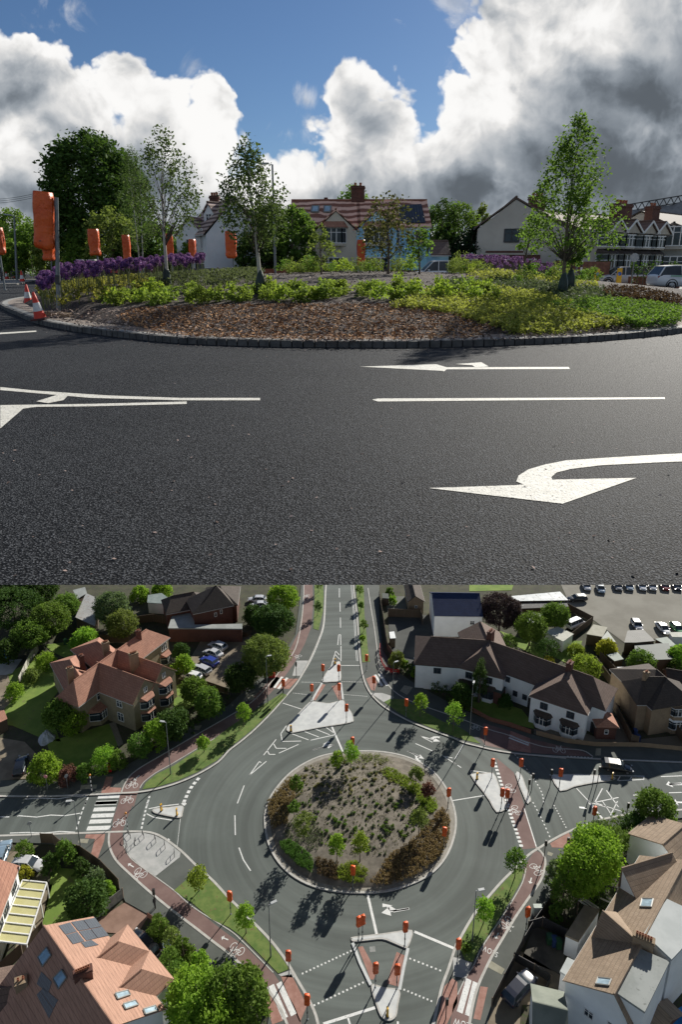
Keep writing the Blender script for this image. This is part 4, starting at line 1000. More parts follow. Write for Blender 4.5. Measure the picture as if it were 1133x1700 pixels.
# ------------------------------------------------------------------ central island
IC = [(0, *p) for p in [(440, 1366), (446, 1400), (463, 1432), (492, 1458), (532, 1475), (585, 1482), (640, 1480), (688, 1466), (722, 1446), (745, 1416), (757, 1376), (754, 1340), (738, 1304), (712, 1275), (672, 1256), (625, 1248), (575, 1249), (530, 1257), (487, 1280), (457, 1312), (443, 1340)]]
ring = smooth_line([L(*p) for p in IC], 4, True); ic = sum(ring, Vector()) / len(ring)
sheet('roundabout_apron', ring, ZL + .002, mat('apron_setts', (.25, .235, .2), (.33, .31, .27), 1.2, .85, .5, 16), .10)
mb = MB(); strip_mb(mb, ring, .28, ZL + .004, .125, True); mb.build('roundabout_kerb', KERB)['kind'] = 'structure'
IR = [p.lerp(ic, .055) for p in ring]
def inside(x, y, poly):
    c = False; j = len(poly) - 1
    for i in range(len(poly)):
        a, b = poly[i], poly[j]
        if (a[1] > y) != (b[1] > y) and x < (b[0] - a[0]) * (y - a[1]) / (b[1] - a[1]) + a[0]: c = not c
        j = i
    return c
HM = 1.1
aL = max(abs(p.x - ic.x) for p in IR); bL = max(abs(p.y - ic.y) for p in IR)
def moundL(x, y):
    r2 = ((x - ic.x) / aL) ** 2 + ((y - ic.y) / bL) ** 2
    return ZL + .12 + HM * max(0, 1 - r2) ** .8
BARKL = mat('lower_bark_mulch', (.125, .11, .088), (.21, .185, .15), .8, .95, .9, 14, fine=(7, (.3, .26, .22), .6))
mv, mf = [], []
nr_, na = 14, len(IR)
for i in range(nr_ + 1):
    for p in IR:
        q = ic.lerp(p, i / nr_) if i else ic; mv.append((q.x, q.y, moundL(q.x, q.y) if i < nr_ else ZL + .11))
for i in range(nr_):
    for j in range(na):
        j2 = (j + 1) % na; mf.append((i * na + j, (i + 1) * na + j, (i + 1) * na + j2, i * na + j2))
mb = MB(); mb.add(mv, mf); mb.build('planting_bed_soil', BARKL, smooth=True)['kind'] = 'structure'
def region_L(pts_): return [(p.x, p.y) for p in [L(*q) for q in pts_]]
def scatter(poly, n, seed, hf, excl=None):
    rng = random.Random(seed); xs = [p[0] for p in poly]; ys = [p[1] for p in poly]; out = []
    x0, x1, y0, y1 = min(xs), max(xs), min(ys), max(ys); tries = 0
    while len(out) < n and tries < n * 30:
        tries += 1
        x, y = rng.uniform(x0, x1), rng.uniform(y0, y1)
        if inside(x, y, poly) and not (excl and excl(x, y)): out.append((x, y, hf(x, y)))
    return out
def cover(name, poly, n, per, rad, leaf, m, label, cat, seed, hf, h=.25, up=.4):
    c = np.array(scatter(poly, n, seed, hf)); c[:, 2] += h * .5
    rng = np.random.default_rng(seed); V, Fc = leaf_cloud(c, rad, per, leaf, rng, flat=up)
    o = link(name, npmesh(name, V, Fc), m); o['kind'] = 'stuff'; return tag(o, label, cat)
SEED = leafmat('seed_heads', (.16, .11, .05), (.30, .22, .12), .3)
TUFT = leafmat('tuft_grey', (.075, .10, .055), (.16, .19, .11), .3)
cover('dried_planting', region_L(TP(5, (700, 420), (790, 300), (930, 200), (1010, 100), (1060, 40), (1095, 100), (1090, 200), (1040, 290), (960, 360), (860, 410), (760, 432))), 900, 22, .22, .075, SEED, 'tan dried seed-head planting on the right edge of the round island', 'planting', 3, moundL, .5)
cover('dried_planting', region_L(TP(5, (195, 0), (300, 0), (290, 130), (215, 150), (200, 90))) , 260, 22, .22, .075, SEED, 'tan dried planting at the left edge of the round island', 'planting', 4, moundL, .5)
cover('dried_planting', region_L(TP(2, (215, 1050), (300, 960), (350, 1000), (320, 1100), (215, 1100))), 200, 22, .22, .075, SEED, 'tan dried planting at the upper left edge of the round island', 'planting', 5, moundL, .5)
cover('dried_planting', region_L(TP(5, (430, 300), (540, 330), (540, 410), (440, 380))), 160, 18, .2, .075, leafmat('seed_brown', (.10, .07, .04), (.17, .13, .07), .3), 'brown low planting at the bottom left of the round island', 'planting', 6, moundL, .4)
cover('ground_cover', region_L(TP(5, (255, 215), (300, 208), (380, 265), (420, 310), (412, 368), (340, 325), (265, 255))), 420, 22, .2, .06, leafmat('cover_green', (.07, .16, .03), (.12, .24, .05), .4), 'bright green low ground cover at the left edge of the round island', 'ground cover', 7, moundL, .25)
cover('ground_cover', region_L(TP(2, (760, 935), (800, 925), (950, 1010), (1020, 1103), (960, 1103), (880, 1040), (760, 970))), 330, 22, .25, .07, G_LIME, 'lime green band of leafy ground cover at the upper right of the round island', 'ground cover', 8, moundL, .3)
cover('ground_cover', region_L(TP(5, (950, 0), (1020, 0), (1040, 40), (1000, 80), (950, 60))), 120, 22, .25, .07, G_LIME, 'lime green leafy patch by the dried planting on the round island', 'ground cover', 9, moundL, .3)
cover('ground_cover', region_L(TP(5, (540, 350), (620, 320), (690, 360), (680, 420), (600, 420), (540, 400))), 190, 20, .25, .07, G_LIME, 'yellow green planting at the foot of the round island', 'ground cover', 10, moundL, .35)
cover('ground_cover', region_L(TP(2, (480, 880), (640, 840), (760, 850), (840, 900), (700, 900), (560, 910))), 190, 14, .3, .07, G_OLIVE, 'loose green planting along the top edge of the round island', 'ground cover', 11, moundL, .3)
cover('ground_cover', region_L(TP(5, (290, 130), (420, 120), (480, 200), (430, 280), (330, 220), (260, 190))), 300, 16, .16, .055, TUFT, 'grey green low tufts covering the lower left of the round island', 'ground cover', 12, moundL, .2)
cover('low_planting', region_L(TP(2, (380, 900), (560, 890), (760, 900), (900, 1000), (980, 1103)) + TP(5, (940, 60), (920, 180), (760, 300), (600, 300), (470, 250), (380, 120), (330, 0))), 1500, 9, .12, .05, leafmat('low_olive', (.08, .095, .04), (.17, .18, .085), .3), 'fine olive seedlings and low growth across the middle of the round island', 'planting', 13, moundL, .06)
# ornamental tufts, each a plant
rng = np.random.default_rng(5); c = rng.normal(size=(12, 3)) * (.12, .12, .06) + (0, 0, .18)
V, Fc = leaf_cloud(c, .16, 14, .07, rng)
tuft_me = [npmesh('tuft', V, Fc)]; tuft_me[0].materials.append(TUFT)
t2 = npmesh('tuft_green', V * (1, 1, 1.25), Fc); t2.materials.append(G_MID); tuft_me.append(t2)
t3 = npmesh('tuft_yellow', V * (.9, .9, 1.1), Fc); t3.materials.append(leafmat('tuft_straw', (.2, .2, .08), (.32, .3, .14), .3)); tuft_me.append(t3)
bed = region_L(TP(2, (380, 900), (560, 890), (760, 900), (900, 1000), (980, 1103)) + TP(5, (940, 60), (920, 180), (760, 300), (600, 300), (470, 250), (380, 120), (330, 0)) + TP(2, (330, 1040)))
for (x, y, z) in scatter(bed, 299, 21, moundL):
    k = random.Random(x).random(); far = y > ic.y + 3
    me_ = tuft_me[2] if far and k < .7 else tuft_me[1] if k < .45 else tuft_me[0]
    o = bpy.data.objects.new('garden_plant', me_); COL.objects.link(o); o.location = (x, y, z - .02); o.rotation_euler = (0, 0, k * 6); s_ = .4 + .65 * random.Random(y).random(); o.scale = (s_,) * 3
    lab = 'straw coloured tuft in the bark on the upper part of the round island' if me_ is t3 else 'green tuft growing in the bark of the round island' if me_ is t2 else 'grey green tuft growing in the bark of the round island'
    tag(o, lab, 'plant', 'small %s tufts in the bark of the round island' % ('straw' if me_ is t3 else 'green' if me_ is t2 else 'grey green'))
# ------------------------------------------------------------------ lower place: gardens and yards
ZG = ZL - .012
def yard(name, t, pts, m, z=ZL + .03): 
    p = pts if t is None else TP(t, *pts)
    return flatpoly(name, p, m, z)
yard('garden_lawn', 1, ((-40, 440), (60, 430), (150, 380), (330, 380), (330, 480), (230, 600), (300, 780), (200, 760), (60, 700), (-40, 690)), LAWN2)
yard('garden_lawn', 1, ((220, 300), (460, 270), (430, 380), (330, 370), (250, 330)), LAWN2)
yard('garden_lawn', 1, ((230, 780), (380, 740), (540, 690), (590, 790), (520, 860), (400, 930), (260, 900)), LAWN2)
yard('garden_lawn', 1, ((865, 500), (920, 490), (960, 600), (900, 640), (860, 600)), LAWN2)
yard('gravel_drive', 1, ((0, 760), (120, 780), (200, 860), (170, 960), (-40, 975)), GRAVEL)
yard('gravel_drive', 1, ((900, 440), (1000, 280), (1133, 240)), GRAVEL)
yard('gravel_drive', None, TP(1, (880, 470), (1000, 270), (1133, 250)) + TP(2, (110, 250), (70, 420), (0, 490)) + TP(1, (1090, 540), (1000, 500)), GRAVEL, ZL + .035)
yard('garden_path', 1, ((540, 690), (570, 680), (610, 790), (585, 805)), PAVE, ZL + .035)
yard('driveway', 1, ((-40, 975), (180, 970), (175, 1030), (-40, 1035)), FOOT, ZL + .125)
yard('roof_terrace_slab', 1, ((-40, 380), (110, 370), (60, 440), (-40, 470)), CONC, ZL + .04)
yard('sandy_yard', 1, ((-40, 450), (40, 450), (65, 570), (0, 640), (-40, 660)), GRAVEL, ZL + .045)
yard('driveway', 2, ((790, 160), (1080, 150), (1090, 300), (1000, 440), (860, 400), (800, 320)), mat('dark_forecourt', (.05, .055, .052), (.07, .075, .07), .3, .9))
yard('driveway', 2, ((770, 60), (880, 60), (880, 160), (790, 150)), mat('grey_yard', (.11, .115, .1), (.14, .145, .13), .4, .9))
yard('car_park', 3, ((520, -30), (1200, -30), (1200, 330), (1000, 270), (850, 290), (700, 180), (570, 130), (560, 60)), CARPARK, ZL + .03)
yard('front_garden', 3, ((60, 520), (340, 620), (420, 720), (280, 690), (60, 620)), LAWN2)
yard('front_drive', 3, ((400, 680), (560, 700), (740, 770), (820, 640), (900, 770), (1200, 740), (1200, 822), (930, 795), (700, 795), (560, 780), (400, 742)), PAVE)
yard('garden_lawn', 3, ((520, 280), (640, 280), (620, 350), (580, 400), (500, 360)), LAWN2)
yard('garden_lawn', 3, ((80, 0), (300, 0), (290, 30), (80, 35)), LAWN2)
yard('rear_path', 3, ((700, 420), (760, 430), (840, 510), (800, 500)), GRAVEL)
yard('garden_lawn', 3, ((230, 230), (420, 300), (460, 380), (300, 300)), LAWN2)
yard('garden_lawn', 4, ((260, 330), (420, 340), (400, 560), (310, 610), (200, 650), (240, 430)), LAWN2)
yard('stone_terrace', 4, ((200, 420), (260, 410), (200, 640), (130, 760), (50, 780)), GRAVEL)
yard('brick_drive', 4, ((620, 500), (735, 570), (690, 640), (630, 660), (520, 650), (480, 590)), mat('brick_drive', (.20, .12, .09), (.27, .17, .13), .6, .9, .3, 12))
yard('driveway', 4, ((690, 640), (800, 700), (830, 800), (750, 830), (640, 700)), mat('dark_forecourt2', (.045, .045, .042), (.06, .06, .055), .3, .9))
yard('gravel_drive', 4, ((0, 250), (130, 250), (200, 330), (80, 390), (0, 330)), GRAVEL)
yard('gravel_drive', 6, ((280, 760), (330, 740), (560, 880), (560, 1000), (340, 1010), (330, 1110), (165, 1110), (200, 1000), (240, 900)), GRAVEL)
yard('courtyard', 6, ((400, 620), (560, 680), (540, 860), (340, 780)), mat('courtyard_setts', (.07, .065, .055), (.1, .095, .08), .8, .9, .4, 15))
yard('garden_lawn', None, TP(6, (880, 110), (960, 120), (860, 250), (800, 240)), LAWN2)

# ------------------------------------------------------------------ lower place: houses
TILE_RED = tilemat('roof_tiles_red', (.33, .155, .105), (.41, .21, .145), .26, .3)
TILE_ORANGE = tilemat('roof_tiles_orange', (.36, .205, .145), (.43, .25, .18), .26, .3, var=.3)
TILE_BROWN = tilemat('roof_tiles_brown', (.13, .088, .07), (.18, .125, .10), .26, .3)
TILE_DARK = tilemat('roof_tiles_dark', (.055, .042, .035), (.08, .062, .05), .26, .3)
TILE_TAN = tilemat('roof_tiles_tan', (.26, .19, .13), (.33, .25, .18), .26, .3)
BUFF = tilemat('buff_brick', (.26, .21, .13), (.33, .27, .18), .075, .22, mortar=1.1)
TANBRICK = tilemat('tan_brick', (.25, .18, .11), (.32, .24, .16), .075, .22, mortar=1.1)
WHITER = mat('white_render', (.76, .78, .78), (.83, .85, .85), .5, .9, .2, 25)
SLATE = tilemat('slate_blue', (.012, .026, .085), (.016, .034, .10), .2, .3, rough=.95)
FLATGREY = mat('grey_roof_felt', (.24, .26, .25), (.32, .34, .33), .4, .85, .3, 12, fine=(2.2, (.15, .16, .15), .6))
FLATDARK = mat('dark_roof_felt', (.06, .075, .065), (.09, .10, .09), .4, .85, .3, 12)
def pd(a, b, p):
    d = (b - a); d.z = 0; d.normalize(); n = Vector((-d.y, d.x, 0)); q = p - a
    return q.dot(n), q.dot(d), (b - a).length
def lwing(H, t, A, B, hr, he, left, right, hipA=0, hipB=0, **kw):
    a, b = L(t, *A, hr), L(t, *B, hr); a.z = b.z = 0
    def side(v):
        if isinstance(v, tuple): p = L(t, *v, he); p.z = 0; return abs(pd(a, b, p)[0])
        return v
    def hp(v, first):
        if isinstance(v, tuple): p = L(t, *v, he); p.z = 0; k = pd(a, b, p); return max(.3, -k[1] if first else k[1] - k[2])
        return v
    wl, wr = side(left), side(right)
    if wl is None: wl = wr
    if wr is None: wr = wl
    H.wing(a, b, wl, wr, he, hr, (hp(hipA, True), hp(hipB, False)), **kw)
def lpt(t, x, y, h): return L(t, x, y, h)

# brick house with two gabled bays, north west corner
H = House('brick_house', L(1, 560, 640), 'large buff brick house with red roofs and two tall gabled bays beside the cycle path', 'house', BUFF, TILE_RED, ZL)
HR, HE = 8.4, 5.4
lwing(H, 1, (365, 480), (725, 225), HR, HE, None, (452, 562), (262, 565), (852, 268), key='m')
lwing(H, 1, (480, 388), (712, 472), HR, HE, 3.4, 3.2, 0, 0, key='a')
lwing(H, 1, (575, 326), (802, 404), HR, HE, 3.4, 3.0, 0, 0, key='b')
lwing(H, 1, (395, 460), (345, 375), HR - 1.2, HE - .6, 2.6, 2.6, 0, (320, 368), key='c')
lwing(H, 1, (560, 345), (480, 285), HR - .6, HE - .3, 3.0, 3.0, 0, (450, 282), key='d')
for k in ('a', 'b'):
    H.bay(k + '1', .5, 0, 2.5, 3.0, 1.0, roofm=TILE_RED); H.bay(k + '1', .5, 2.9, 4.9, 3.0, .9, roofm=TILE_RED, base=.45)
    H.win(k + '1', .5, 6.4, .8, .9, 2)
H.bay('m2', .82, 0, 2.7, 4.6, 1.5, roofm=TILE_RED, panes=5)
H.win('m2', .80, 4.4, 1.3, 1.3, 2); H.win('m2', .58, 4.4, 2.4, 1.3, 4); H.win('m2', .60, 1.6, .9, 1.4, 1); H.win('m2', .50, 1.6, .9, 1.4, 1); H.door('m2', .55)
H.win('a2', .3, 4.3, 1.2, 1.2, 2); H.win('a2', .3, 1.7, 1.3, 1.6, 2); H.win('m2', .06, 4.2, 1.6, 1.3, 3); H.bay('m2', .06, 0, 2.6, 2.6, .9, roofm=TILE_RED)
H.win('a0', .5, 4.2, 1.1, 1.2, 2)
H.chimney(L(1, 665, 395, 8)[:2], 5.5, 10.2, 1.5, .8, 5, .6, TANBRICK); H.chimney(L(1, 525, 325, 8)[:2], 5.5, 9.6, 1.2, .8, 4, .6, TANBRICK); H.chimney(L(1, 685, 245, 9)[:2], 6, 9.6, .9, .6, 2, .6); H.chimney(L(1, 348, 445, 8)[:2], 5, 9.2, 1.1, .7, 3, .6, TANBRICK); H.chimney(L(1, 403, 372, 8)[:2], 5, 8.8, .8, .7, 2, .6)
H.finish()
# dark roofed house at the top, with a flat extension
H = House('dark_roofed_house', L(1, 1050, 190), 'brown brick house with a steep dark roof and long flat extension above the gravel', 'house', BRICK, TILE_DARK, ZL)
lwing(H, 1, (1062, 12), (1072, 10), 8.6, 5.2, (950, 140), (955, 150), (952, 145), (1180, 140), key='m')
lwing(H, 2, (-40, 20), (-38, 10), 6.5, 4.2, 4, 4, 4, 4, key='n')
fl = [lpt(1, 862, 125, 3)[:2], lpt(1, 962, 122, 3)[:2], lpt(1, 962, 205, 3)[:2], lpt(1, 1200, 200, 3)[:2], lpt(1, 1200, 225, 3)[:2], lpt(1, 832, 222, 3)[:2]]
H.flat(fl, 3, FLATGREY)
lwing(H, 1, (850, 60), (960, 40), 6.3, 4.0, 3.5, 3.5, 2, 2, key='x')
H.win('m2', .3, 4.3, .5, .9, 1); H.win('m2', .45, 3.9, .5, .9, 1)
H.finish()
# white house with a blue roof
H = House('white_house', L(2, 1050, 230), 'white rendered house with a plain dark blue slate roof beside the forecourt', 'house', WHITER, SLATE, ZL)
lwing(H, 2, (1010, 45), (1240, 48), 7.6, 5.0, None, (985, 158), 0, 0, key='m')
H.win('m2', .2, 3.4, .9, .9, 2, frame=white); H.finish()
H = House('outbuilding', L(2, 920, 140), 'low stone outbuilding with a dark pitched roof behind the blue roofed house', 'outbuilding', TANBRICK, TILE_DARK, ZL)
lwing(H, 2, (905, -20), (925, 60), 4.4, 3.0, (870, 60), (955, 62), 0, 0, key='m'); H.win('m2', .5, 2.2, .5, .5, 1); H.win('m1', .5, 1.8, .6, .6, 1); H.finish()
# long white terrace
H = House('white_terrace', L(3, 400, 620), 'long white rendered terrace with dark hipped roofs and small porches facing the eastern arm', 'terrace', WHITER, TILE_BROWN, ZL, trim=None)
HR, HE = 8.2, 5.2
H.trim = mat('dark_window_frame', (.05, .055, .06), (.07, .07, .08), 4, .5)
lwing(H, 3, (175, 282), (695, 462), HR, HE, None, (395, 495), 0, (808, 535), key='m')
lwing(H, 3, (-110, 262), (175, 282), HR, HE, 5, 5.0, 3, 0, key='q')
lwing(H, 3, (135, 186), (178, 285), HR - .1, HE, 4.2, 4.2, (40, 240), 0, key='r')
lwing(H, 3, (180, 285), (164, 318), HR - .05, HE, 4.4, 4.4, 0, 4.0, key='s')
lwing(H, 3, (577, 428), (556, 470), HR - .05, HE, 4.9, 4.9, 0, 3.9, key='u')
for u in (.27, .75):
    H.bay('u1', u, 0, 2.5, 3.0, .9, roofm=TILE_DARK, panes=3, frame=white); H.win('u1', u, 4.1, 1.2, 1.2, 2)
for u in (.3, .75):
    H.bay('s1', u, 0, 2.5, 2.8, .9, roofm=TILE_DARK, panes=3); H.win('s1', u, 4.1, 1.2, 1.2, 2)
for u in (.22, .30, .75): H.win('m2', u, 4.1, .8, 1.0, 1)
for u in (.18, .68, .6): H.win('m2', u, 1.8, .8, 1.0, 1)
H.door('m2', .22, m=mat('door_navy', (.02, .025, .05), (.03, .035, .06), 3, .5)); H.door('m2', .06); H.door('m2', .55)
H.bay('q2', .3, 0, 2.5, 2.8, .9, roofm=TILE_DARK); H.win('q2', .3, 4.1, 1.3, 1.1, 2); H.win('q2', .7, 4.1, 1.3, 1.1, 2)
H.chimney(L(3, 186, 250, 9)[:2], 7, 9.8, 1.5, .9, 4, .9); H.chimney(L(3, 578, 402, 9)[:2], 7, 9.6, 1.3, .9, 4, .9)
H.finish()
H = House('brick_porch', L(3, 745, 700), 'red tiled side porch of red brick at the right end of the white terrace', 'porch', BRICK, TILE_RED, ZL)
lwing(H, 3, (742, 628), (762, 668), 3.6, 2.5, 1.9, 1.9, .8, .8, key='m'); H.door('m2', .5); H.win('m1', .5, 1.5, .6, .8, 1); H.finish()
# detached house on the right
H = House('detached_house', L(3, 960, 700), 'detached tan brick house with a black hipped roof and white bay at the right edge', 'house', TANBRICK, TILE_DARK, ZL)
lwing(H, 3, (1008, 425), (1060, 470), 8.2, 5.2, (885, 480), 5.0, (990, 392), (1140, 600), key='m')
lwing(H, 3, (965, 462), (1050, 462), 8.2, 5.2, 3, (955, 600), 3, 4.4, key='n')
H.bay('n2', .3, 0, 2.5, 3.2, 1.0, roofm=WHITER, panes=3, frame=H.trim); H.bay('n2', .3, 2.7, 4.9, 3.2, .95, panes=3); H.door('n2', .75); H.win('n2', .72, 4.1, .7, 1, 1)
H.win('m3', .4, 4, .5, 1.0, 1); H.chimney(L(3, 958, 440, 9)[:2], 6, 9.2, .9, .7, 2, .5, TANBRICK); H.finish()
H = House('garage_roof', L(3, 1100, 470), 'dark roofed outbuilding behind the detached house', 'outbuilding', BRICK, TILE_DARK, ZL)
lwing(H, 3, (1060, 420), (1180, 440), 5, 3, 3, 4, 0, 0, key='m'); H.finish()
# peach house with pyramid bays
H = House('peach_roofed_house', L(4, 560, 900), 'big house with a peach tiled roof, rooftop solar panels and two pyramid roofed bays', 'house', WHITER, TILE_ORANGE, ZL)
hr, he = 8.8, 5.3
A, B = (222, 628), (560, 1110)
a, b = L(4, *A, hr), L(4, *B, hr); a.z = b.z = 0
hp = L(4, 470, 585, he); k = pd(a, b, hp)
lwing(H, 4, A, B, hr, he, abs(k[0]) if k[0] > 0 else abs(k[0]), abs(k[0]), 0, 0, key='m', gable_over=.25)
wL = abs(k[0])
def onslope(x, y, dh=.0):                                # a photo position on the sunlit slope
    for it in range(3):
        pass
    lo, hi = he, hr
    for it in range(30):
        m_ = (lo + hi) / 2; p = L(4, x, y, m_); q = pd(a, b, Vector((p.x, p.y, 0))); hs = hr - (hr - he) * abs(q[0]) / wL
        if hs > m_: lo = m_
        else: hi = m_
    return L(4, x, y, lo)
def farslope(x, y, side_w=None):
    return onslope(x, y)
dirv = (b - a).normalized(); nrm = Vector((-dirv.y, dirv.x, 0)); sgn = 1 if k[0] > 0 else -1
H.wm = WHITER
for (tx, ty) in ((620, 722), (735, 860)):                # pyramid roofed bays
    hb = 7.0; c_ = L(4, tx - 35 if tx < 700 else tx - 35, ty - 22, hb); c_ = L(4, 585 if tx < 700 else 700, 698 if tx < 700 else 835, hb); c_.z = 0
    s_ = c_ + nrm * sgn * .01; e_ = c_ - nrm * sgn * 3.4
    H.wing(e_, s_, 2.3, 2.3, 5.3, 7.0, (0, 2.3), key='p%d' % tx)
    H.win('p%d1' % tx, .5, 4.3, 1.8, 1.3, 3)
for q in [[(565, 962), (628, 946), (640, 968), (578, 990)], [(605, 1015), (665, 996), (680, 1018), (617, 1040)], [(705, 1040), (765, 1022), (778, 1046), (715, 1066)]]: H.skylight([onslope(*p) for p in q])
for q in [[(192, 775), (235, 725), (258, 765), (215, 820)], [(268, 880), (310, 835), (335, 875), (295, 930)]]: H.skylight([onslope(*p) for p in q], m=glassmat('skylight_glass_blue', (.14, .26, .38)))
def pv(q, nx, ny, root=None):
    P = [onslope(*p) + Vector((0, 0, .12)) for p in q]; n = (P[1] - P[0]).cross(P[3] - P[0]).normalized(); n = n if n.z > 0 else -n
    fm = MB(); cm = MB()
    for i in range(nx):
        for j in range(ny):
            e = .03
            def pt(u, v): return P[0].lerp(P[1], u).lerp(P[3].lerp(P[2], u), v)
            c4 = [pt((i + e) / nx, (j + e) / ny), pt((i + 1 - e) / nx, (j + e) / ny), pt((i + 1 - e) / nx, (j + 1 - e) / ny), pt((i + e) / nx, (j + 1 - e) / ny)]
            o = MB(); up_ = [p + n * .06 for p in c4]; o.quad(*up_)
            for z_ in range(4): o.quad(c4[z_], c4[(z_ + 1) % 4], up_[(z_ + 1) % 4], up_[z_])
            o.build('solar_panel', PV, H.root, org=H.o)
PV = tilemat('photovoltaic_cells', (.075, .085, .10), (.09, .10, .12), .16, .16, rough=.18, mortar=2.2, var=.1)
pv([(285, 622), (345, 605), (420, 700), (360, 716)], 1, 2); pv([(348, 604), (470, 582), (540, 672), (425, 698)], 2, 2); pv([(398, 706), (452, 692), (490, 718), (420, 732)], 1, 1)
pv([(205, 845), (260, 900), (240, 960), (180, 910)], 1, 1); pv([(180, 960), (215, 925), (290, 990), (245, 1085)], 2, 1)
H.chimney(L(4, 410, 850, 9.2)[:2], 7, 9.5, 1.7, .7, 6, .45)
lwing(H, 4, (130, 900), (260, 1090), 6.5, 4.3, 4.5, 4.5, 0, 0, key='e', drop=None)
H.flat([L(4, *p, 5.6)[:2] for p in ((295, 1010), (400, 940), (560, 1150), (350, 1150))], 5.6, FLATDARK)
H.finish()
H = House('dark_annexe', L(4, 60, 950), 'low dark roofed annexe with a stone chimney at the bottom left corner', 'annexe', BRICK, TILE_BROWN, ZL)
lwing(H, 4, (-60, 950), (150, 905), 5.8, 3.8, 4, 4.5, 0, 3, key='m'); H.chimney(L(4, 110, 930, 6)[:2], 4, 7.2, 1.1, .9, 2, .4, TANBRICK)
H.skylight([L(4, x, y, 5.2) for x, y in ((90, 1070), (160, 1015), (200, 1050), (130, 1100))], m=glassmat('skylight_glass_blue', (.14, .26, .38))); H.finish()
# white house with canopy, left edge
H = House('white_cottage', L(4, 0, 480), 'white rendered house cut by the left edge beside the yellow canopy', 'house', WHITER, TILE_RED, ZL)
a_, b_ = L(4, 95, 330, 5), L(4, -20, 640, 5); a_.z = b_.z = 0; d_ = (b_ - a_).normalized(); n_ = Vector((-d_.y, d_.x, 0)); n_ = n_ if n_.x < 0 else -n_
H.wing(a_ + n_ * 4, b_ + n_ * 4, 4, 4, 5, 7.6, (0, 0), key='m')
e_ = 'm0' if (H.edges['m0'][0].x > H.edges['m2'][0].x) else 'm2'
for u, z in ((.2, 3.9), (.55, 3.8), (.3, 1.6), (.8, 3.8)): H.win(e_, u, z, 1.5, 1.2, 3, frame=DARKMETAL)
H.finish()
def canopy():
    o = thing('garden_canopy', L(4, 110, 560), 'long pale yellow glazed canopy with white ribs against the white house', 'canopy')
    q = [L(4, *p, 2.9) for p in ((110, 392), (228, 392), (128, 696), (-15, 692))]; org = L(4, 110, 560)
    q[1].z -= .4; q[2].z -= .4
    MB().quad(*q[::-1]).quad(*[p - Vector((0, 0, .03)) for p in q]).build('canopy_sheet', mat('canopy_polycarbonate', (.50, .47, .22), (.60, .57, .32), .4, .35, wave=(2.6, 'X', (.42, .40, .18), .2, .7)), o, org=org)
    mb = MB()
    for i in range(8): mb.beam(q[0].lerp(q[3], i / 7) + Vector((0, 0, .05)), q[1].lerp(q[2], i / 7) + Vector((0, 0, .05)), .12, .1)
    for i in range(4): mb.beam(q[i], q[(i + 1) % 4], .14, .14)
    mb.build('canopy_frame', white, o, org=org)
    for i in range(4):
        p = q[1].lerp(q[2], i / 3); MB().beam(p, (p.x, p.y, ZL), .12, .12).build('post', white, o, org=org)
canopy()
# south east house
H = House('tan_roofed_house', L(6, 850, 700), 'long house with tan tiled and grey flat roofs at the bottom right', 'house', WHITER, TILE_TAN, ZL)
hr, he = 8.4, 5.4
lwing(H, 6, (1150, 300), (800, 955), hr, he, 2.2, (845, 400), 0, 0, key='m')
lwing(H, 6, (1080, 262), (840, 395 - 60), hr, he, (950, 180), (905, 400), 0, 0, key='n')
lwing(H, 6, (890, 680), (745, 552), hr, he, (705, 560), (590, 730), 0, 0, key='o')
H.flat([L(6, *p, 8.5)[:2] for p in ((1060, 485), (1220, 560), (1220, 640), (1083, 785), (945, 655))], 8.3, mat('white_flat_roof', (.40, .43, .43), (.46, .49, .49), .4, .8))
H.flat([L(6, *p, 8.3)[:2] for p in ((905, 722), (1073, 795), (950, 1045), (810, 950))], 8.1, FLATGREY)
H.flat([L(6, *p, 4.2)[:2] for p in ((985, 88), (1090, 130), (1030, 216), (935, 170))], 4.2, FLATGREY)
lwing(H, 6, (1150, 120), (1040, 215), 6.5, 4.4, 4, 4.5, 0, 0, key='z')
H.bay('o1', .5, 0, 2.5, 2.6, 1.0, roofm=WHITER); 
H.win('m1', .25, 4.2, .9, .9, 2); H.win('m1', .6, 3.6, .9, .9, 2); H.win('m1', .4, 1.6, 1.0, .9, 2)
aS, bS = L(6, 1150, 300, hr), L(6, 800, 955, hr); aS.z = bS.z = 0; eS = L(6, 845, 400, he); wS = abs(pd(aS, bS, Vector((eS.x, eS.y, 0)))[0])
def onslopeS(x, y):
    lo, hi = he, hr
    for it in range(30):
        m_ = (lo + hi) / 2; p = L(6, x, y, m_); q = pd(aS, bS, Vector((p.x, p.y, 0))); hs = hr - (hr - he) * abs(q[0]) / wS
        if hs > m_: lo = m_
        else: hi = m_
    return L(6, x, y, lo)
H.skylight([onslopeS(*p) for p in ((940, 490), (995, 492), (985, 532), (930, 530))]); H.skylight([onslopeS(*p) for p in ((722, 882), (788, 890), (775, 922), (710, 914))])
H.chimney(L(6, 945, 680, 9.2)[:2], 6.5, 9.4, 2.0, .7, 6, -.5, TANBRICK)
H.finish()
H = House('lean_to', L(6, 640, 620), 'glazed lean-to with a beige roof in the courtyard beside the tan roofed house', 'lean-to', WHITER, TILE_TAN, ZL)
H.flat([L(6, *p, 2.8)[:2] for p in ((650, 520), (725, 545), (620, 700), (555, 670))], 2.8, GRAVEL); H.flat([L(6, *p, 3.4)[:2] for p in ((565, 780), (640, 815), (600, 895), (528, 850))], 3.4, mat('white_flat_roof', (.40, .43, .43), (.46, .49, .49), .4, .8), wallm=WHITER); H.finish()
H = House('grey_roofed_house', L(6, 480, 1060), 'house with a grey green roof and pale gable at the bottom edge of the picture', 'house', WHITER, mat('grey_green_tiles', (.16, .18, .15), (.22, .24, .2), .5, .85, .4, 8), ZL)
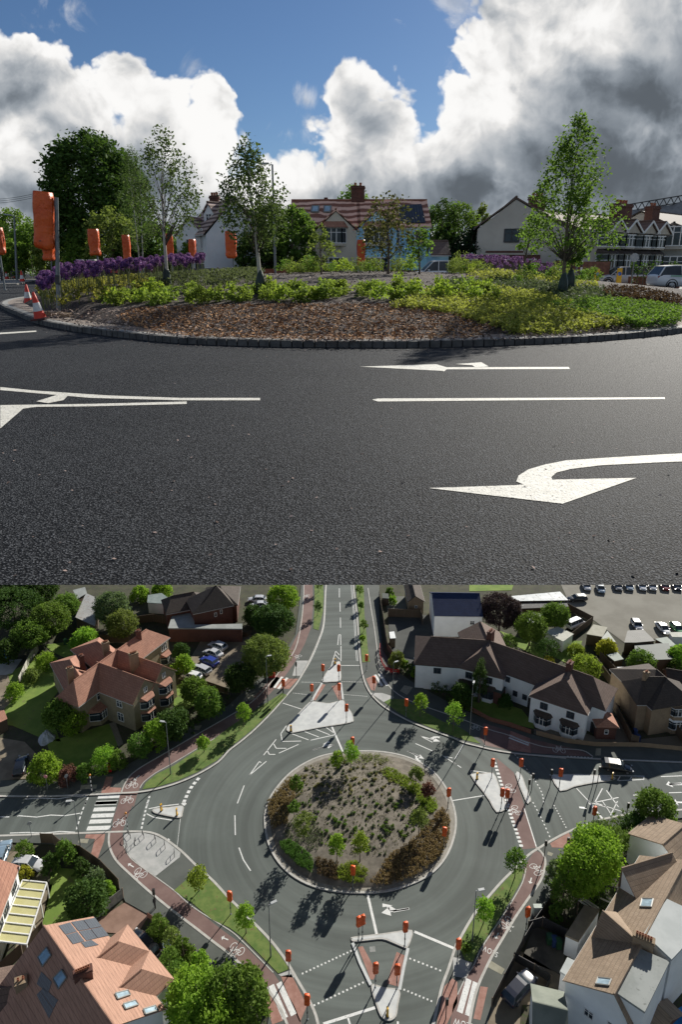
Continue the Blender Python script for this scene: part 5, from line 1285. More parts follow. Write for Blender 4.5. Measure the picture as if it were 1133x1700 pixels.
lwing(H, 6, (400, 1000), (560, 1040), 5.2, 3.6, 3, 3.5, 0, 0, key='m'); H.finish()
H = House('small_tiled_roof', L(6, 1000, 1080), 'small brown tiled roof with a rooflight at the bottom right edge', 'outbuilding', BRICK, TILE_TAN, ZL)
lwing(H, 6, (1010, 1010), (1080, 1080), 3.4, 2.4, 2.2, 2.2, 0, 0, key='m'); H.finish()
# sheds, greenhouse, garages
def shed(t, pts, h, m, label, wallm=None, name='shed', cat='shed', slope=0.0, lo=0):
    P = [L(t, x, y, h) for x, y in pts]; org = sum(P, Vector()) / len(P); org.z = ZL
    o = thing(name, org, label, cat); wm = wallm or FENCEM
    if slope:
        P[lo].z -= slope; P[(lo + 1) % len(P)].z -= slope
    mb = MB(); n = len(P); T = Vector((0, 0, .1))
    ar = sum(P[i].x * P[(i + 1) % n].y - P[(i + 1) % n].x * P[i].y for i in range(n)); P = P if ar > 0 else P[::-1]
    mb.quad(*[p + T for p in P]); mb.quad(*P[::-1])
    for i in range(n): mb.quad(P[i], P[(i + 1) % n], P[(i + 1) % n] + T, P[i] + T)
    mb.build('roof', m, o, org=org)
    w = MB(); c = org.copy(); Q = [p + (Vector((c.x, c.y, p.z)) - p).normalized() * .18 for p in P]
    for i in range(n): a_, b_ = Q[i], Q[(i + 1) % n]; w.quad(Vector((a_.x, a_.y, ZL - .05)), Vector((b_.x, b_.y, ZL - .05)), b_, a_)
    w.build('wall', wm, o, org=org)
    return o
CORR = mat('rusty_corrugated', (.34, .36, .36), (.44, .45, .45), .5, .6, wave=(2.4, 'X', (.24, .22, .2), .3, .6), fine=(1.6, (.20, .10, .05), .56))
RIB = mat('dark_ribbed_roof', (.06, .065, .06), (.09, .09, .085), .5, .7, wave=(1.6, 'X', (.16, .16, .15), .0, .75))
GREENR = mat('green_ribbed_roof', (.035, .06, .05), (.05, .08, .07), .5, .7, wave=(2.2, 'X', (.02, .03, .03), .0, .6))
shed(1, ((425, 45), (492, 75), (470, 208), (372, 165)), 3.0, CORR, 'long shed with a rusty grey corrugated roof among the trees')
shed(1, ((732, 55), (800, 45), (842, 75), (808, 98), (728, 92)), 2.6, mat('conservatory_roof', (.20, .24, .22), (.26, .3, .28), .8, .4), 'white framed conservatory with a pale green roof near the top fence', WHITER, 'conservatory', 'conservatory')
shed(1, ((780, 60), (850, 70), (845, 95), (812, 100)), 2.3, WHITER, 'small white lean-to beside the conservatory', WHITER, 'lean_to', 'lean-to')
shed(1, ((360, 30), (420, 15), (430, 45), (380, 75)), 2.6, FLATGREY, 'low grey roofed shed behind the corrugated shed')
shed(1, ((430, 320), (470, 300), (475, 370), (420, 345)), 2.8, mat('copper_green', (.16, .2, .16), (.2, .24, .2), .8, .7), 'green flat roofed porch at the back of the buff brick house', TANBRICK, 'porch', 'porch')
shed(3, ((335, 165), (400, 142), (445, 150), (400, 195), (345, 185)), 2.4, mat('pale_green_roof', (.28, .32, .27), (.34, .38, .33), .8, .8), 'pale green roofed shed next to the purple leaved tree')
shed(3, ((455, 232), (520, 212), (598, 248), (545, 285), (480, 252)), 2.5, mat('cream_roof', (.42, .43, .37), (.5, .5, .44), .8, .8), 'cream flat roofed garage in front of the white van', WHITER, 'garage', 'garage')
shed(3, ((695, 200), (765, 215), (742, 262), (660, 248)), 2.4, mat('sand_roof', (.30, .29, .22), (.36, .35, .28), .8, .8), 'sandy flat roofed shed at the edge of the car park')
shed(3, ((765, 232), (808, 290), (735, 270)), 2.4, mat('cream_roof2', (.40, .42, .38), (.48, .5, .46), .8, .8), 'triangular pale roofed shed touching the sandy shed')
shed(3, ((865, 225), (945, 220), (1000, 282), (905, 290), (848, 290)), 2.7, RIB, 'shed with a brown striped ribbed roof below the silver car', slope=.3)
shed(3, ((900, 290), (1070, 282), (1095, 372), (905, 380)), 2.8, GREENR, 'long dark green ribbed roofed outbuilding behind the detached house', slope=.5)
shed(3, ((812, 412), (880, 410), (912, 450), (868, 488)), 2.4, mat('white_roof_sheet', (.5, .53, .56), (.6, .62, .65), .6, .6), 'shed with a white sheet roof between the tall fences')
shed(3, ((760, 350), (815, 338), (845, 372), (800, 382)), 2.2, mat('grey_green_roof', (.3, .34, .3), (.36, .4, .36), .8, .8), 'small pale grey roofed shed under the yellow flowering bush')
shed(3, ((1070, 240), (1200, 235), (1200, 265), (1085, 262)), 2.5, mat('cream_roof', (.42, .43, .37), (.5, .5, .44), .8, .8), 'cream roofed garage at the right edge of the car park', WHITER, 'garage', 'garage')
shed(3, ((290, 60), (530, 38), (570, 80), (300, 85)), 2.8, mat('patched_sheet_roof', (.36, .4, .42), (.5, .53, .54), .9, .6, fine=(1.2, (.05, .05, .05), .56)), 'long shed under patched silver sheeting left of the car park')
shed(3, ((330, 95), (560, 85), (572, 112), (340, 122)), 2.4, mat('patched_dark_roof', (.04, .04, .04), (.06, .06, .06), .9, .8, fine=(1.6, (.55, .57, .58), .6)), 'dark tarpaulin roof scattered with pale sheets')
shed(3, ((1000, 272), (1060, 262), (1110, 308), (1100, 316), (1050, 300)), 2.3, mat('grey_green_roof', (.3, .34, .3), (.36, .4, .36), .8, .8), 'narrow grey roofed store right of the striped shed')
shed(3, ((92, 80), (140, 115), (100, 122)), 2.4, mat('white_roof_sheet', (.5, .53, .56), (.6, .62, .65), .6, .6), 'small white triangular roof beside the blue roofed house')
shed(3, ((205, 470), (272, 490), (240, 545), (180, 520)), 2.6, GREENR, 'dark green porch roof on the front of the white terrace', BRICK, 'porch', 'porch', slope=.4)
shed(6, ((1075, 1050), (1150, 1010), (1200, 1100), (1090, 1110)), 2.2, mat('blue_tarpaulin', (.02, .16, .42), (.03, .25, .55), 1.2, .4, fine=(2, (.6, .65, .7), .62)), 'bright blue tarpaulin shelter at the bottom right corner')
shed(1, ((-20, 632), (20, 625), (36, 668), (-10, 690)), 2.2, TILE_RED, 'small red roof cut by the left edge of the picture')
shed(2, ((795, 238), (820, 235), (828, 268), (800, 270)), 2.2, WHITER, 'small white garden store by the forecourt wall')
shed(2, ((760, 45), (790, 48), (795, 72), (762, 70)), 1.8, FLATDARK, 'small dark shed beside the northern footway')
# fences and garden walls
def lf(t, pts, h, m, label, **kw): return fence('garden_fence', [L(t, *p) for p in pts], h, m, label, gz=ZL, **kw)
lf(1, ((680, 195), (760, 185), (850, 200)), 1.9, FENCEM, 'brown board fence below the conservatory')
lf(1, ((500, 290), (640, 288), (700, 255)), 1.9, FENCEM, 'brown board fence behind the buff brick house')
lf(1, ((95, 495), (150, 380), (190, 330)), 1.6, mat('pale_trellis', (.4, .38, .34), (.5, .48, .44), 2, .8), 'pale slatted fence beside the left hand lawn')
lf(3, ((565, 125), (690, 190)), 1.6, FENCEM, 'dark fence along the corner of the car park')
lf(3, ((480, 375), (560, 290), (685, 195)), 1.6, FENCEM, 'grey fence running from the lime bush to the car park')
lf(3, ((705, 400), (800, 530), (845, 520)), 1.9, FENCEM, 'board fence behind the right end of the terrace')
lf(3, ((725, 370), (860, 520)), 1.9, FENCEM, 'long tan board fence left of the white sheet roofed shed')
lf(3, ((785, 600), (880, 790), (915, 800)), 1.9, FENCEM, 'tall tan board fence between the terrace and the detached house')
lf(3, ((1100, 740), (1150, 800)), 1.9, FENCEM, 'dark board fence at the right edge below the detached house')
lf(3, ((60, 612), (180, 678), (280, 705)), .9, WALLM, 'low brick wall in front of the left half of the terrace', cat='wall', posts=False)
lf(3, ((280, 705), (385, 742)), .9, WALLM, 'low red brick wall at the middle of the terrace', cat='wall', posts=False)
lf(3, ((410, 745), (560, 785), (700, 803), (930, 806), (1180, 830)), .9, TANBRICK, 'low tan brick wall along the front drives of the eastern arm', cat='wall', posts=False)
lf(2, ((745, 60), (768, 200), (785, 320), (840, 410)), 1.5, FENCEM, 'board fence beside the footway of the northern arm')
lf(2, ((790, 160), (950, 165), (960, 200)), 2.0, FENCEM, 'dark fence along the back of the forecourt')
lf(4, ((205, 208), (265, 210), (300, 240), (400, 270), (500, 340), (590, 435)), 1.7, FENCEM, 'dark fence round the lawn garden along the footway')
lf(4, ((610, 480), (520, 550), (470, 585)), 1.6, mat('grey_trellis', (.16, .16, .15), (.24, .24, .22), 2, .8), 'grey trellis fence between the lawn and the brick drive')
lf(4, ((730, 575), (790, 615), (850, 680), (980, 780)), .8, WALLM, 'low overgrown wall beside the peach roofed house', cat='wall', posts=False)
lf(4, ((0, 860), (110, 760), (215, 650)), 1.7, FENCEM, 'fence between the stone terrace and the dark roof')
lf(6, ((500, 485), (400, 625), (345, 720), (250, 900), (190, 1020)), 1.4, DARKMETAL, 'dark railing along the south eastern footway')
lf(6, ((370, 640), (440, 620), (560, 680)), 1.5, DARKMETAL, 'dark iron fence between courtyard and footway')
lf(6, ((300, 790), (400, 845), (480, 900), (430, 1000)), 1.2, DARKMETAL, 'dark gate and railings beside the parked black car')
lf(1, ((1000, 500), (1060, 520), (1130, 545)), 1.3, FENCEM, 'low fence beside the row of parked cars')
lf(2, ((0, 260), (90, 260), (110, 250)), 1.2, FENCEM, 'low fence in front of the dark roofed house')
# hedges along the gardens
def hedge(t, pts, w, h, m, label, seed=1, per=26):
    P = [L(t, *p) for p in pts]; c = []; rng_ = random.Random(seed)
    for i in range(len(P) - 1):
        n = int((P[i + 1] - P[i]).length * 5)
        for k in range(n):
            q = P[i].lerp(P[i + 1], rng_.random()); c.append((q.x + rng_.uniform(-w, w) / 2, q.y + rng_.uniform(-w, w) / 2, ZL + rng_.random() ** .6 * h))
    c = np.array(c); org = np.array(P[0]); V, Fc = leaf_cloud(c - org, .4, per, .13, np.random.default_rng(seed))
    o = thing('hedge', P[0], label, 'hedge'); link('foliage', npmesh('hedge', V, Fc), m, o)
    mb = MB()
    for i in range(len(P) - 1):
        for k in range(5): q = P[i].lerp(P[i + 1], (k + .5) / 5) - P[0]; mb.tube([q, q + Vector((.1, 0, h * .8))], [.04, .02], 5)
    mb.build('stem', BARK, o)
hedge(2, ((845, 420), (910, 455), (985, 500)), 1.6, 1.8, G_DARK, 'dark clipped hedge behind the red barriers', 3)
hedge(2, ((1010, 520), (1080, 555), (1133, 580)), 1.6, 1.8, G_DARK, 'dark clipped hedge in front of the left end of the terrace', 4)
hedge(1, ((860, 790), (960, 700), (1060, 600)), 2.2, 2.2, G_DARK, 'dark hedge beside the footway right of the buff brick house', 5)
hedge(6, ((880, 110), (800, 130), (740, 150)), 2.0, 2.0, G_MID, 'green hedge behind the eastern bus side footway', 6)
hedge(2, ((0, 560), (60, 510), (130, 450)), 1.6, 1.8, G_DARK, 'dark hedge below the round olive tree', 7)

# ------------------------------------------------------------------ lower place: trees and shrubs
LT = [  # tile, x, y (centre of crown), radius, height, kind, material, label
 (1, 60, 110, 150, 9, 'round', G_DARK, 'very dark tree filling the top left corner', 'tree'), (1, 240, 170, 95, 7.5, 'round', G_MID, 'green rounded tree left of the corrugated shed', 'tree'), (1, 150, 245, 82, 6.5, 'round', G_MID, 'round green tree standing alone over the left garden', 'tree'), (1, 30, 330, 60, 5, 'round', G_DARK, 'dark bush above the paddling pool', 'tree'),
 (1, 550, 110, 85, 8, 'oak', leafmat('leaf_pale', (.09, .14, .06), (.16, .22, .11), .35), 'pale grey green tree right of the corrugated shed', 'tree'), (1, 600, 195, 75, 6.5, 'round', G_OLIVE, 'olive green rounded tree above the brown fence', 'tree'), (1, 420, 275, 70, 5.5, 'round', G_BRIGHT, 'bright yellow green tree behind the buff brick house', 'tree'), (1, 320, 110, 70, 6.5, 'round', G_MID, 'mid green tree behind the corrugated shed', 'tree'),
 (1, 300, 640, 80, 5.5, 'round', G_MID, 'ivy green bush climbing the left end of the buff brick house', 'tree'), (1, 360, 680, 60, 4.5, 'round', G_BRIGHT, 'shrub in front of the left bay of the buff brick house', 'shrub'), (1, 220, 900, 72, 4.2, 'bush', G_BRIGHT, 'bright green round bush right of the black car', 'shrub'), (1, 335, 935, 48, 2.6, 'bush', G_RED, 'reddish shrub in the front hedge', 'shrub'), (1, 415, 925, 40, 2.6, 'bush', G_MID, 'low green shrub right of the reddish shrub', 'shrub'),
 (1, 515, 860, 62, 3.8, 'bush', G_BRIGHT, 'bright green bush left of the garden path', 'shrub'), (1, 580, 865, 45, 3, 'bush', G_MID, 'green bush at the foot of the garden path', 'shrub'), (1, 685, 795, 60, 4, 'bush', G_MID, 'mid green bush near the lamp on the grass strip', 'shrub'), (1, 765, 740, 62, 4.5, 'bush', G_BRIGHT, 'light green bush below the tall bay', 'shrub'), (1, 850, 690, 75, 5, 'round', G_DARK, 'dark shrub with pale flowers below the right bay', 'shrub'), (1, 960, 520, 62, 4.6, 'round', G_MID, 'green bush beside the row of parked cars', 'shrub'), (1, 1035, 585, 70, 5, 'round', G_MID, 'green bush at the corner of the gravel car park', 'shrub'),
 (1, 910, 395, 52, 3.6, 'bush', G_BRIGHT, 'bright bush between the bays and the parked cars', 'shrub'), (1, 895, 325, 42, 3, 'bush', G_DARK, 'dark bush beside the flat roof extension', 'shrub'), (1, 690, 45, 45, 3.6, 'bush', G_BRIGHT, 'light green bush above the brown fence', 'shrub'), (1, 800, 22, 48, 3.6, 'bush', G_BRIGHT, 'light green bush behind the conservatory', 'shrub'), (1, 225, 375, 50, 3, 'bush', G_BRIGHT, 'bright bush on the lawn by the pale fence', 'shrub'), (1, 70, 525, 45, 3, 'bush', G_BRIGHT, 'bright bush at the bottom of the sandy yard', 'shrub'), (1, 150, 450, 40, 2.6, 'bush', G_OLIVE, 'brownish bush on the left lawn', 'shrub'), (1, 40, 20, 90, 9, 'round', G_DARK, 'dark tree along the top edge at far left', 'tree'), (1, 180, 30, 90, 9, 'round', G_DARK, 'dark tree along the top edge above the corrugated shed', 'tree'),
 (2, 265, 65, 72, 7.5, 'round', G_BRIGHT, 'bright green tree beside the silver cars at the top', 'tree'), (2, 215, 180, 98, 7.5, 'round', G_DARK, 'dark green broad tree beside the northern footway', 'tree'), (2, 178, 350, 112, 8.5, 'round', G_OLIVE, 'big round olive green tree above the footway', 'tree'), (2, 60, 460, 75, 5.5, 'round', G_DARK, 'dark tree below the gravel car park', 'tree'), (2, 120, 150, 50, 4.5, 'round', G_DARK, 'dark bush below the silver cars', 'shrub'),
 (2, 835, 370, 42, 3.4, 'bush', G_OLIVE, 'grey green bush right of the red barriers', 'shrub'), (2, 935, 430, 28, 2.2, 'bush', G_BRIGHT, 'small bright bush in front of the white and black car', 'shrub'), (2, 800, 35, 22, 2.2, 'bush', G_MID, 'small round bush at the top of the northern footway', 'shrub'), (2, 812, 75, 22, 2, 'bush', G_BRIGHT, 'small bright bush beside the grey yard', 'shrub'), (2, 875, 400, 25, 2, 'bush', G_BRIGHT, 'little bright bush at the end of the dark hedge', 'shrub'),
 (3, 235, 125, 105, 8, 'round', G_PURPLE, 'dark purple leaved tree behind the white terrace', 'tree'), (3, 385, 210, 75, 7, 'round', G_MID, 'green tree behind the white terrace right of the purple tree', 'tree'), (3, 510, 152, 66, 6, 'round', G_MID, 'leafy green tree left of the white van', 'tree'), (3, 465, 315, 50, 4.5, 'round', G_DARK, 'dark tree in front of the cream garage', 'tree'), (3, 655, 405, 72, 4.5, 'bush', G_LIME, 'broad lime green bush behind the terrace', 'shrub'), (3, 765, 315, 50, 3.6, 'bush', G_YEL, 'bush with yellow flowers between the sheds', 'shrub'), (3, 932, 380, 60, 5, 'round', G_MID, 'green tree at the corner of the green ribbed roof', 'tree'), (3, 1115, 350, 55, 4.5, 'bush', G_BRIGHT, 'bright bush at the right edge', 'shrub'), (3, 1100, 410, 40, 3, 'bush', G_MID, 'green bush behind the detached house', 'shrub'),
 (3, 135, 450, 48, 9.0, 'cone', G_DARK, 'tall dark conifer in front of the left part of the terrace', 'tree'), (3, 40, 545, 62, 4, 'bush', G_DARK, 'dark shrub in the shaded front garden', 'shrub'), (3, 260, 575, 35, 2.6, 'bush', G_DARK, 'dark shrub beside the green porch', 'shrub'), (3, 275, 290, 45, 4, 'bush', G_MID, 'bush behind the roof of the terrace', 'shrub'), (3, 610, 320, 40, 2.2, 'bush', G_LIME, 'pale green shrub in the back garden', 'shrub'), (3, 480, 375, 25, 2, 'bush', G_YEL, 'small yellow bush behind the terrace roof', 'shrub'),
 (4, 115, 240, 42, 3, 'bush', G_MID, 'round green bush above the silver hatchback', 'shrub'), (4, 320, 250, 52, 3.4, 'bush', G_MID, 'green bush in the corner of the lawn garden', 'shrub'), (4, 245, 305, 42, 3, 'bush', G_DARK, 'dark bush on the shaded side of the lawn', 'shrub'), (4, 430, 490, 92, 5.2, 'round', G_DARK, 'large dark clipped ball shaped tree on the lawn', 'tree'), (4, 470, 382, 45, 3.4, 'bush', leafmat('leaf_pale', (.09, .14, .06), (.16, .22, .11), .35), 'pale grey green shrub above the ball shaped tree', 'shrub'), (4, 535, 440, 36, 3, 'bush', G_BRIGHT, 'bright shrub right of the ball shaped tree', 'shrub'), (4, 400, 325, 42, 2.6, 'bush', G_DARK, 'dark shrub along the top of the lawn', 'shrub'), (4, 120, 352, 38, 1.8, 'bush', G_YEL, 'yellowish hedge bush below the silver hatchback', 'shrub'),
 (4, 785, 615, 50, 3, 'bush', G_MID, 'climbing shrub at the top of the overgrown wall', 'shrub'), (4, 850, 675, 45, 3, 'bush', G_OLIVE, 'olive shrub on the overgrown wall', 'shrub'), (4, 905, 735, 52, 3.2, 'bush', G_MID, 'green shrub by the end of the overgrown wall', 'shrub'), (4, 990, 800, 50, 3.4, 'bush', G_BRIGHT, 'bright shrub at the bottom end of the overgrown wall', 'shrub'), (4, 840, 800, 55, 4, 'bush', G_MID, 'green bush beside the second pyramid roof', 'shrub'), (4, 880, 870, 60, 4.5, 'bush', G_MID, 'bush between the pyramid roofs and the big trees', 'shrub'),
 (4, 975, 985, 145, 7.5, 'round', G_BRIGHT, 'very large bright green rounded tree beside the peach roofed house', 'tree'), (5, -10, 960, 105, 8, 'round', G_MID, 'large green tree right of the very large bright tree', 'tree'), (5, 95, 960, 105, 8, 'round', G_MID, 'large green tree overhanging the south western footway', 'tree'), (4, 1070, 1110, 110, 7, 'round', G_BRIGHT, 'green tree at the bottom edge of the picture', 'tree'),
 (6, 700, 265, 125, 8.5, 'round', G_BRIGHT, 'big bright green tree beside the tan roofed house', 'tree'), (6, 640, 345, 105, 8, 'round', G_BRIGHT, 'big yellow green tree over the courtyard corner', 'tree'), (6, 800, 200, 60, 5.5, 'round', G_MID, 'green tree at the top right of the big bright tree', 'tree'), (6, 510, 355, 50, 4, 'bush', leafmat('leaf_pale', (.09, .14, .06), (.16, .22, .11), .35), 'pale grey green bush at the left of the big trees', 'shrub'), (6, 550, 440, 62, 5, 'round', G_MID, 'green bush below the big yellow green tree', 'shrub'), (6, 1000, 45, 95, 6.5, 'round', G_MID, 'dark green tree overhanging the eastern arm', 'tree'), (6, 730, 155, 50, 4, 'round', leafmat('leaf_pale', (.09, .14, .06), (.16, .22, .11), .35), 'pale leaved tree beside the lamp of the eastern arm', 'tree'),
 (6, 705, 450, 50, 3, 'bush', G_BRIGHT, 'bright shrub by the courtyard pergola', 'shrub'), (6, 510, 556, 34, 2.2, 'bush', G_MID, 'small green shrub in the courtyard', 'shrub'), (6, 745, 505, 42, 2.4, 'bush', leafmat('leaf_pale', (.09, .14, .06), (.16, .22, .11), .35), 'pale flowering shrub beside the tan roof', 'shrub'), (6, 900, 120, 60, 4, 'bush', G_DARK, 'dark bush behind the eastern footway', 'shrub')]
vary = {}
for i, (t, x, y, r, h, pf, m_, lab, cat) in enumerate(LT):
    rr = r * Lpx(t, x, y, h / 2) * .98
    hh = h; cb = .12 * h if cat == 'shrub' else .25 * h
    hc = (hh + cb) / 2
    p = L(t, x, y, hc); p.z = ZL
    n = int(38 + rr * rr * 26)
    make_tree('tree' if cat == 'tree' else 'shrub', p, lab, cat, hh, cb, rr, pf, min(n, 520), 26, .17 if rr > 2 else .12, 100 + i, m_, crad=min(.75, rr * .3), tr=.05 + .02 * hh, limbs=10, hollow=.55, bend=.03)
# young trees on verges and round island: (tile, base x, y, crown top y) -> kind
YT = [(2, 75, 705, 590, 44, G_BRIGHT, 'young tree with a light crown on the north western verge', 0), (2, 948, 655, 545, 42, G_BRIGHT, 'young tree on the verge right of the wrapped signal', 0), (2, 1112, 730, 585, 55, G_BRIGHT, 'bright young tree at the right end of the northern verge', 0), (1, 1010, 830, 760, 42, G_BRIGHT, 'small young tree on the grass strip beside the cycle path', 0),
      (4, 985, 445, 330, 66, G_LIME, 'yellow green young tree in the corner of the south western verge', 0), (5, 85, 655, 520, 62, G_BRIGHT, 'young tree in the middle of the south western verge', 0), (6, 305, 380, 245, 62, G_MID, 'young tree at the top end of the south eastern verge', 0), (6, 150, 605, 490, 60, G_BRIGHT, 'young tree in the middle of the south eastern verge', 0), (6, 65, 762, 715, 30, G_MID, 'low young tree at the bottom end of the south eastern verge', 0),
      (5, 535, 290, 170, 52, G_BRIGHT, 'left of the two bright young trees low on the round island', 1), (5, 650, 292, 160, 52, G_LIME, 'right of the two bright young trees low on the round island', 1), (5, 372, 190, 60, 60, G_OLIVE, 'olive young tree on the left of the round island', 1), (2, 535, 920, 825, 42, G_BRIGHT, 'left of the two young trees at the top of the round island', 1), (2, 605, 905, 780, 50, G_BRIGHT, 'taller right hand young tree at the top of the round island', 1), (2, 335, 1045, 950, 38, G_MID, 'slim young tree at the upper left of the round island', 1), (2, 925, 985, 905, 42, G_OLIVE, 'thin olive young tree at the upper right of the round island', 1), (5, 942, 160, 40, 55, G_OLIVE, 'olive young tree on the right of the round island', 1), (5, 325, 70, 0, 34, G_MID, 'small young tree at the left edge of the round island', 1), (2, 985, 1060, 985, 40, G_RED, 'russet leaved young tree at the right of the round island', 1),
      (2, 445, 40, -25, 26, G_MID, 'first young tree in the strip left of the northern arm', 0), (2, 440, 155, 85, 26, G_DARK, 'second young tree in the strip left of the northern arm', 0), (2, 648, 60, 5, 26, G_MID, 'topmost young tree in the strip right of the northern arm', 0), (2, 655, 130, 90, 20, G_MID, 'small dark leaved young tree in the strip right of the northern arm', 0), (2, 668, 235, 180, 28, G_MID, 'third young tree in the strip right of the northern arm', 0), (2, 662, 285, 255, 20, G_BRIGHT, 'lowest young tree in the strip right of the northern arm', 0)]
for i, (t, x, y, ty, r, m_, lab, isl) in enumerate(YT):
    p = L(t, x, y, 1.0 if isl else .1); rr = r * Lpx(t, x, y, 3)
    base_z = moundL(p.x, p.y) if isl else ZL + .1
    best = min(range(15, 90), key=lambda q: abs(tp(t, x, ty)[1] - (lambda v: CY - F * v)((lambda w: (w[2] * math.cos(PIT) + w[1] * math.sin(PIT)) / (w[1] * math.cos(PIT) - w[2] * math.sin(PIT)))((p.x, p.y, base_z + q / 10 - EYE)))))
    h = best / 10; p.z = base_z
    make_tree('young_tree', p, lab, 'tree', h, h * .36, rr * 1.0, 'young', 70 if r > 35 else 36, 16, .13, 300 + i, m_, crad=rr * .3, tr=.06, limbs=14, hollow=.3, bend=.02, gap=.3, group='young trees on the round island' if isl else 'young trees on the verges')

# ------------------------------------------------------------------ lower place: vehicles
def hd(t, a, b):
    p, q = L(t, *a), L(t, *b); d = q - p; return math.atan2(d.y, d.x)
def lcar(t, a, b, label, colour, kind='hatch', length=4.3, group=None, cat='car', name='parked_car', height=1.48):
    p = L(t, (a[0] + b[0]) / 2, (a[1] + b[1]) / 2, .6); p.z = ZL + .045
    return place_car(p, hd(t, a, b), label, colour, kind, group, cat, name, length, height)
GR = 'cars parked in a row on the gravel'
lcar(1, (1120, 320), (1035, 290), 'silver car parked topmost in the row on the gravel', 'silver', 'hatch', 4.3, GR)
lcar(1, (1100, 358), (1010, 325), 'grey car parked second from the top in the row on the gravel', 'silver', 'sedan', 4.4, GR)
lcar(1, (1080, 400), (990, 362), 'blue car parked in the middle of the row on the gravel', 'blue', 'hatch', 4.3, GR)
lcar(1, (1040, 440), (950, 402), 'pale car second from the bottom of the row on the gravel', 'silver', 'estate', 4.5, GR)
lcar(1, (990, 465), (910, 445), 'white car parked lowest in the row on the gravel', 'white', 'hatch', 4.0, GR)
lcar(1, (85, 955), (120, 835), 'black estate car parked on the drive at the left edge', 'black', 'estate', 4.6)
GT = 'cars parked at the top beside the dark roofed house'
lcar(2, (185, 75), (95, 75), 'silver car nearest the top beside the dark roofed house', 'silver', 'hatch', 4.3, GT); lcar(2, (195, 100), (105, 108), 'middle silver car beside the dark roofed house', 'silver', 'sedan', 4.4, GT); lcar(2, (195, 130), (115, 138), 'lowest grey car beside the dark roofed house', 'grey', 'hatch', 4.3, GT)
lcar(2, (945, 425), (938, 350), 'white topped car parked alone on the dark forecourt', 'lightblue', 'hatch', 4.2)
GC = 'cars parked along the top of the car park'
for x, c, l in ((660, 'silver', 'first pale car from the left along the top of the car park'), (730, 'lightblue', 'light blue car lowest in the row along the top of the car park'), (815, 'grey', 'dark grey car third from the left along the top of the car park'), (870, 'lightblue', 'blue grey car fourth from the left along the top of the car park'), (935, 'white', 'white car in the row along the top of the car park'), (985, 'silver', 'silver car between the white and the red car along the top'), (1048, 'red', 'red car along the top of the car park'), (1108, 'navy', 'dark car at the right end of the top row')):
    lcar(3, (x - 12, -20 if x != 730 else -10), (x + 12, 35 if x != 730 else 50), l, c, 'hatch', 4.3, GC)
lcar(3, (655, 68), (575, 72), 'dark green car parked at the left of the car park', 'black', 'estate', 4.6)
lcar(3, (570, 215), (640, 185), 'white van parked behind the cream garage', 'white', 'van', 4.9, None, 'van', 'parked_van', 2.1)
lcar(3, (895, 175), (925, 225), 'silver car parked above the brown striped roof', 'silver', 'hatch', 4.2); lcar(3, (1015, 190), (1065, 245), 'white car parked in the car park beside the green car', 'white', 'sedan', 4.5); lcar(3, (1090, 195), (1130, 240), 'green and white car at the right edge of the car park', 'green', 'hatch', 4.2)
lcar(3, (742, 890), (882, 912), 'black car driving along the eastern arm', 'black', 'estate', 4.7, None, 'car', 'moving_car')
lcar(4, (75, 308), (198, 318), 'silver hatchback parked above the yellow canopy', 'silver', 'hatch', 4.2); lcar(4, (-5, 290), (20, 225), 'white and blue car cut by the left edge', 'lightblue', 'hatch', 4.2)
lcar(4, (760, 760), (655, 655), 'black car parked beside the pyramid roofed bays', 'black', 'estate', 4.5); lcar(6, (275, 985), (385, 860), 'dark blue estate car parked on the gravel drive at the bottom right', 'navy', 'estate', 4.7)
# wrapped signals of the lower place: cover position -> base
LS = [(2, 467, 478, 'wrapped signal left of the small northern traffic island'), (2, 545, 480, 'wrapped signal at the right edge of the small northern traffic island'), (2, 412, 580, 'wrapped signal at the upper left of the large northern traffic island'), (2, 547, 575, 'wrapped signal at the upper right of the large northern traffic island'), (2, 583, 682, 'wrapped signal at the lower right of the large northern traffic island'), (2, 272, 555, 'wrapped signal beside the zebra stripes of the north western footway'), (2, 682, 428, 'wrapped signal right of the stop line on the northern arm'), (2, 718, 540, 'wrapped signal on the pink paving near the red barriers'), (2, 878, 655, 'wrapped signal on the verge right of the lamp'), (2, 612, 850, 'wrapped signal behind the top young trees of the round island'), (2, 1086, 1110, 'wrapped signal at the right rim of the round island, upper of two'),
      (3, 155, 800, 'wrapped signal beside the cycle crossing on the north eastern corner'), (3, 190, 960, 'wrapped signal at the top of the eastern traffic island'), (3, 330, 960, 'wrapped signal at the top of the narrow eastern strip'), (3, 237, 1110, 'left of two wrapped signals at the foot of the eastern traffic island'), (3, 262, 1115, 'right of two wrapped signals at the foot of the eastern traffic island'), (3, 525, 1010, 'wrapped signal on the pointed island of the eastern arm'),
      (5, 10, 560, 'wrapped signal at the kerb of the south western verge'), (5, 643, 688, 'front of two wrapped signals at the left tip of the southern island'), (5, 662, 680, 'rear of two wrapped signals at the left tip of the southern island'), (5, 872, 715, 'wrapped signal at the right tip of the southern island'), (5, 726, 922, 'wrapped signal at the left of the southern island crossing'), (5, 832, 930, 'wrapped signal at the right of the southern island crossing'), (5, 298, 860, 'wrapped signal at the bottom end of the south western verge'), (5, 390, 1080, 'wrapped signal on the pink paving at the bottom of the south western footway'), (5, 615, 430, 'wrapped signal at the foot of the round island'), (5, 1065, 235, 'wrapped signal at the right rim of the round island, lower of two'),
      (6, 690, 130, 'wrapped signal beside the kerb of the eastern arm near the big tree'), (6, 360, 640, 'wrapped signal against the railing of the south eastern footway'), (6, 20, 800, 'wrapped signal at the bottom end of the south eastern verge')]
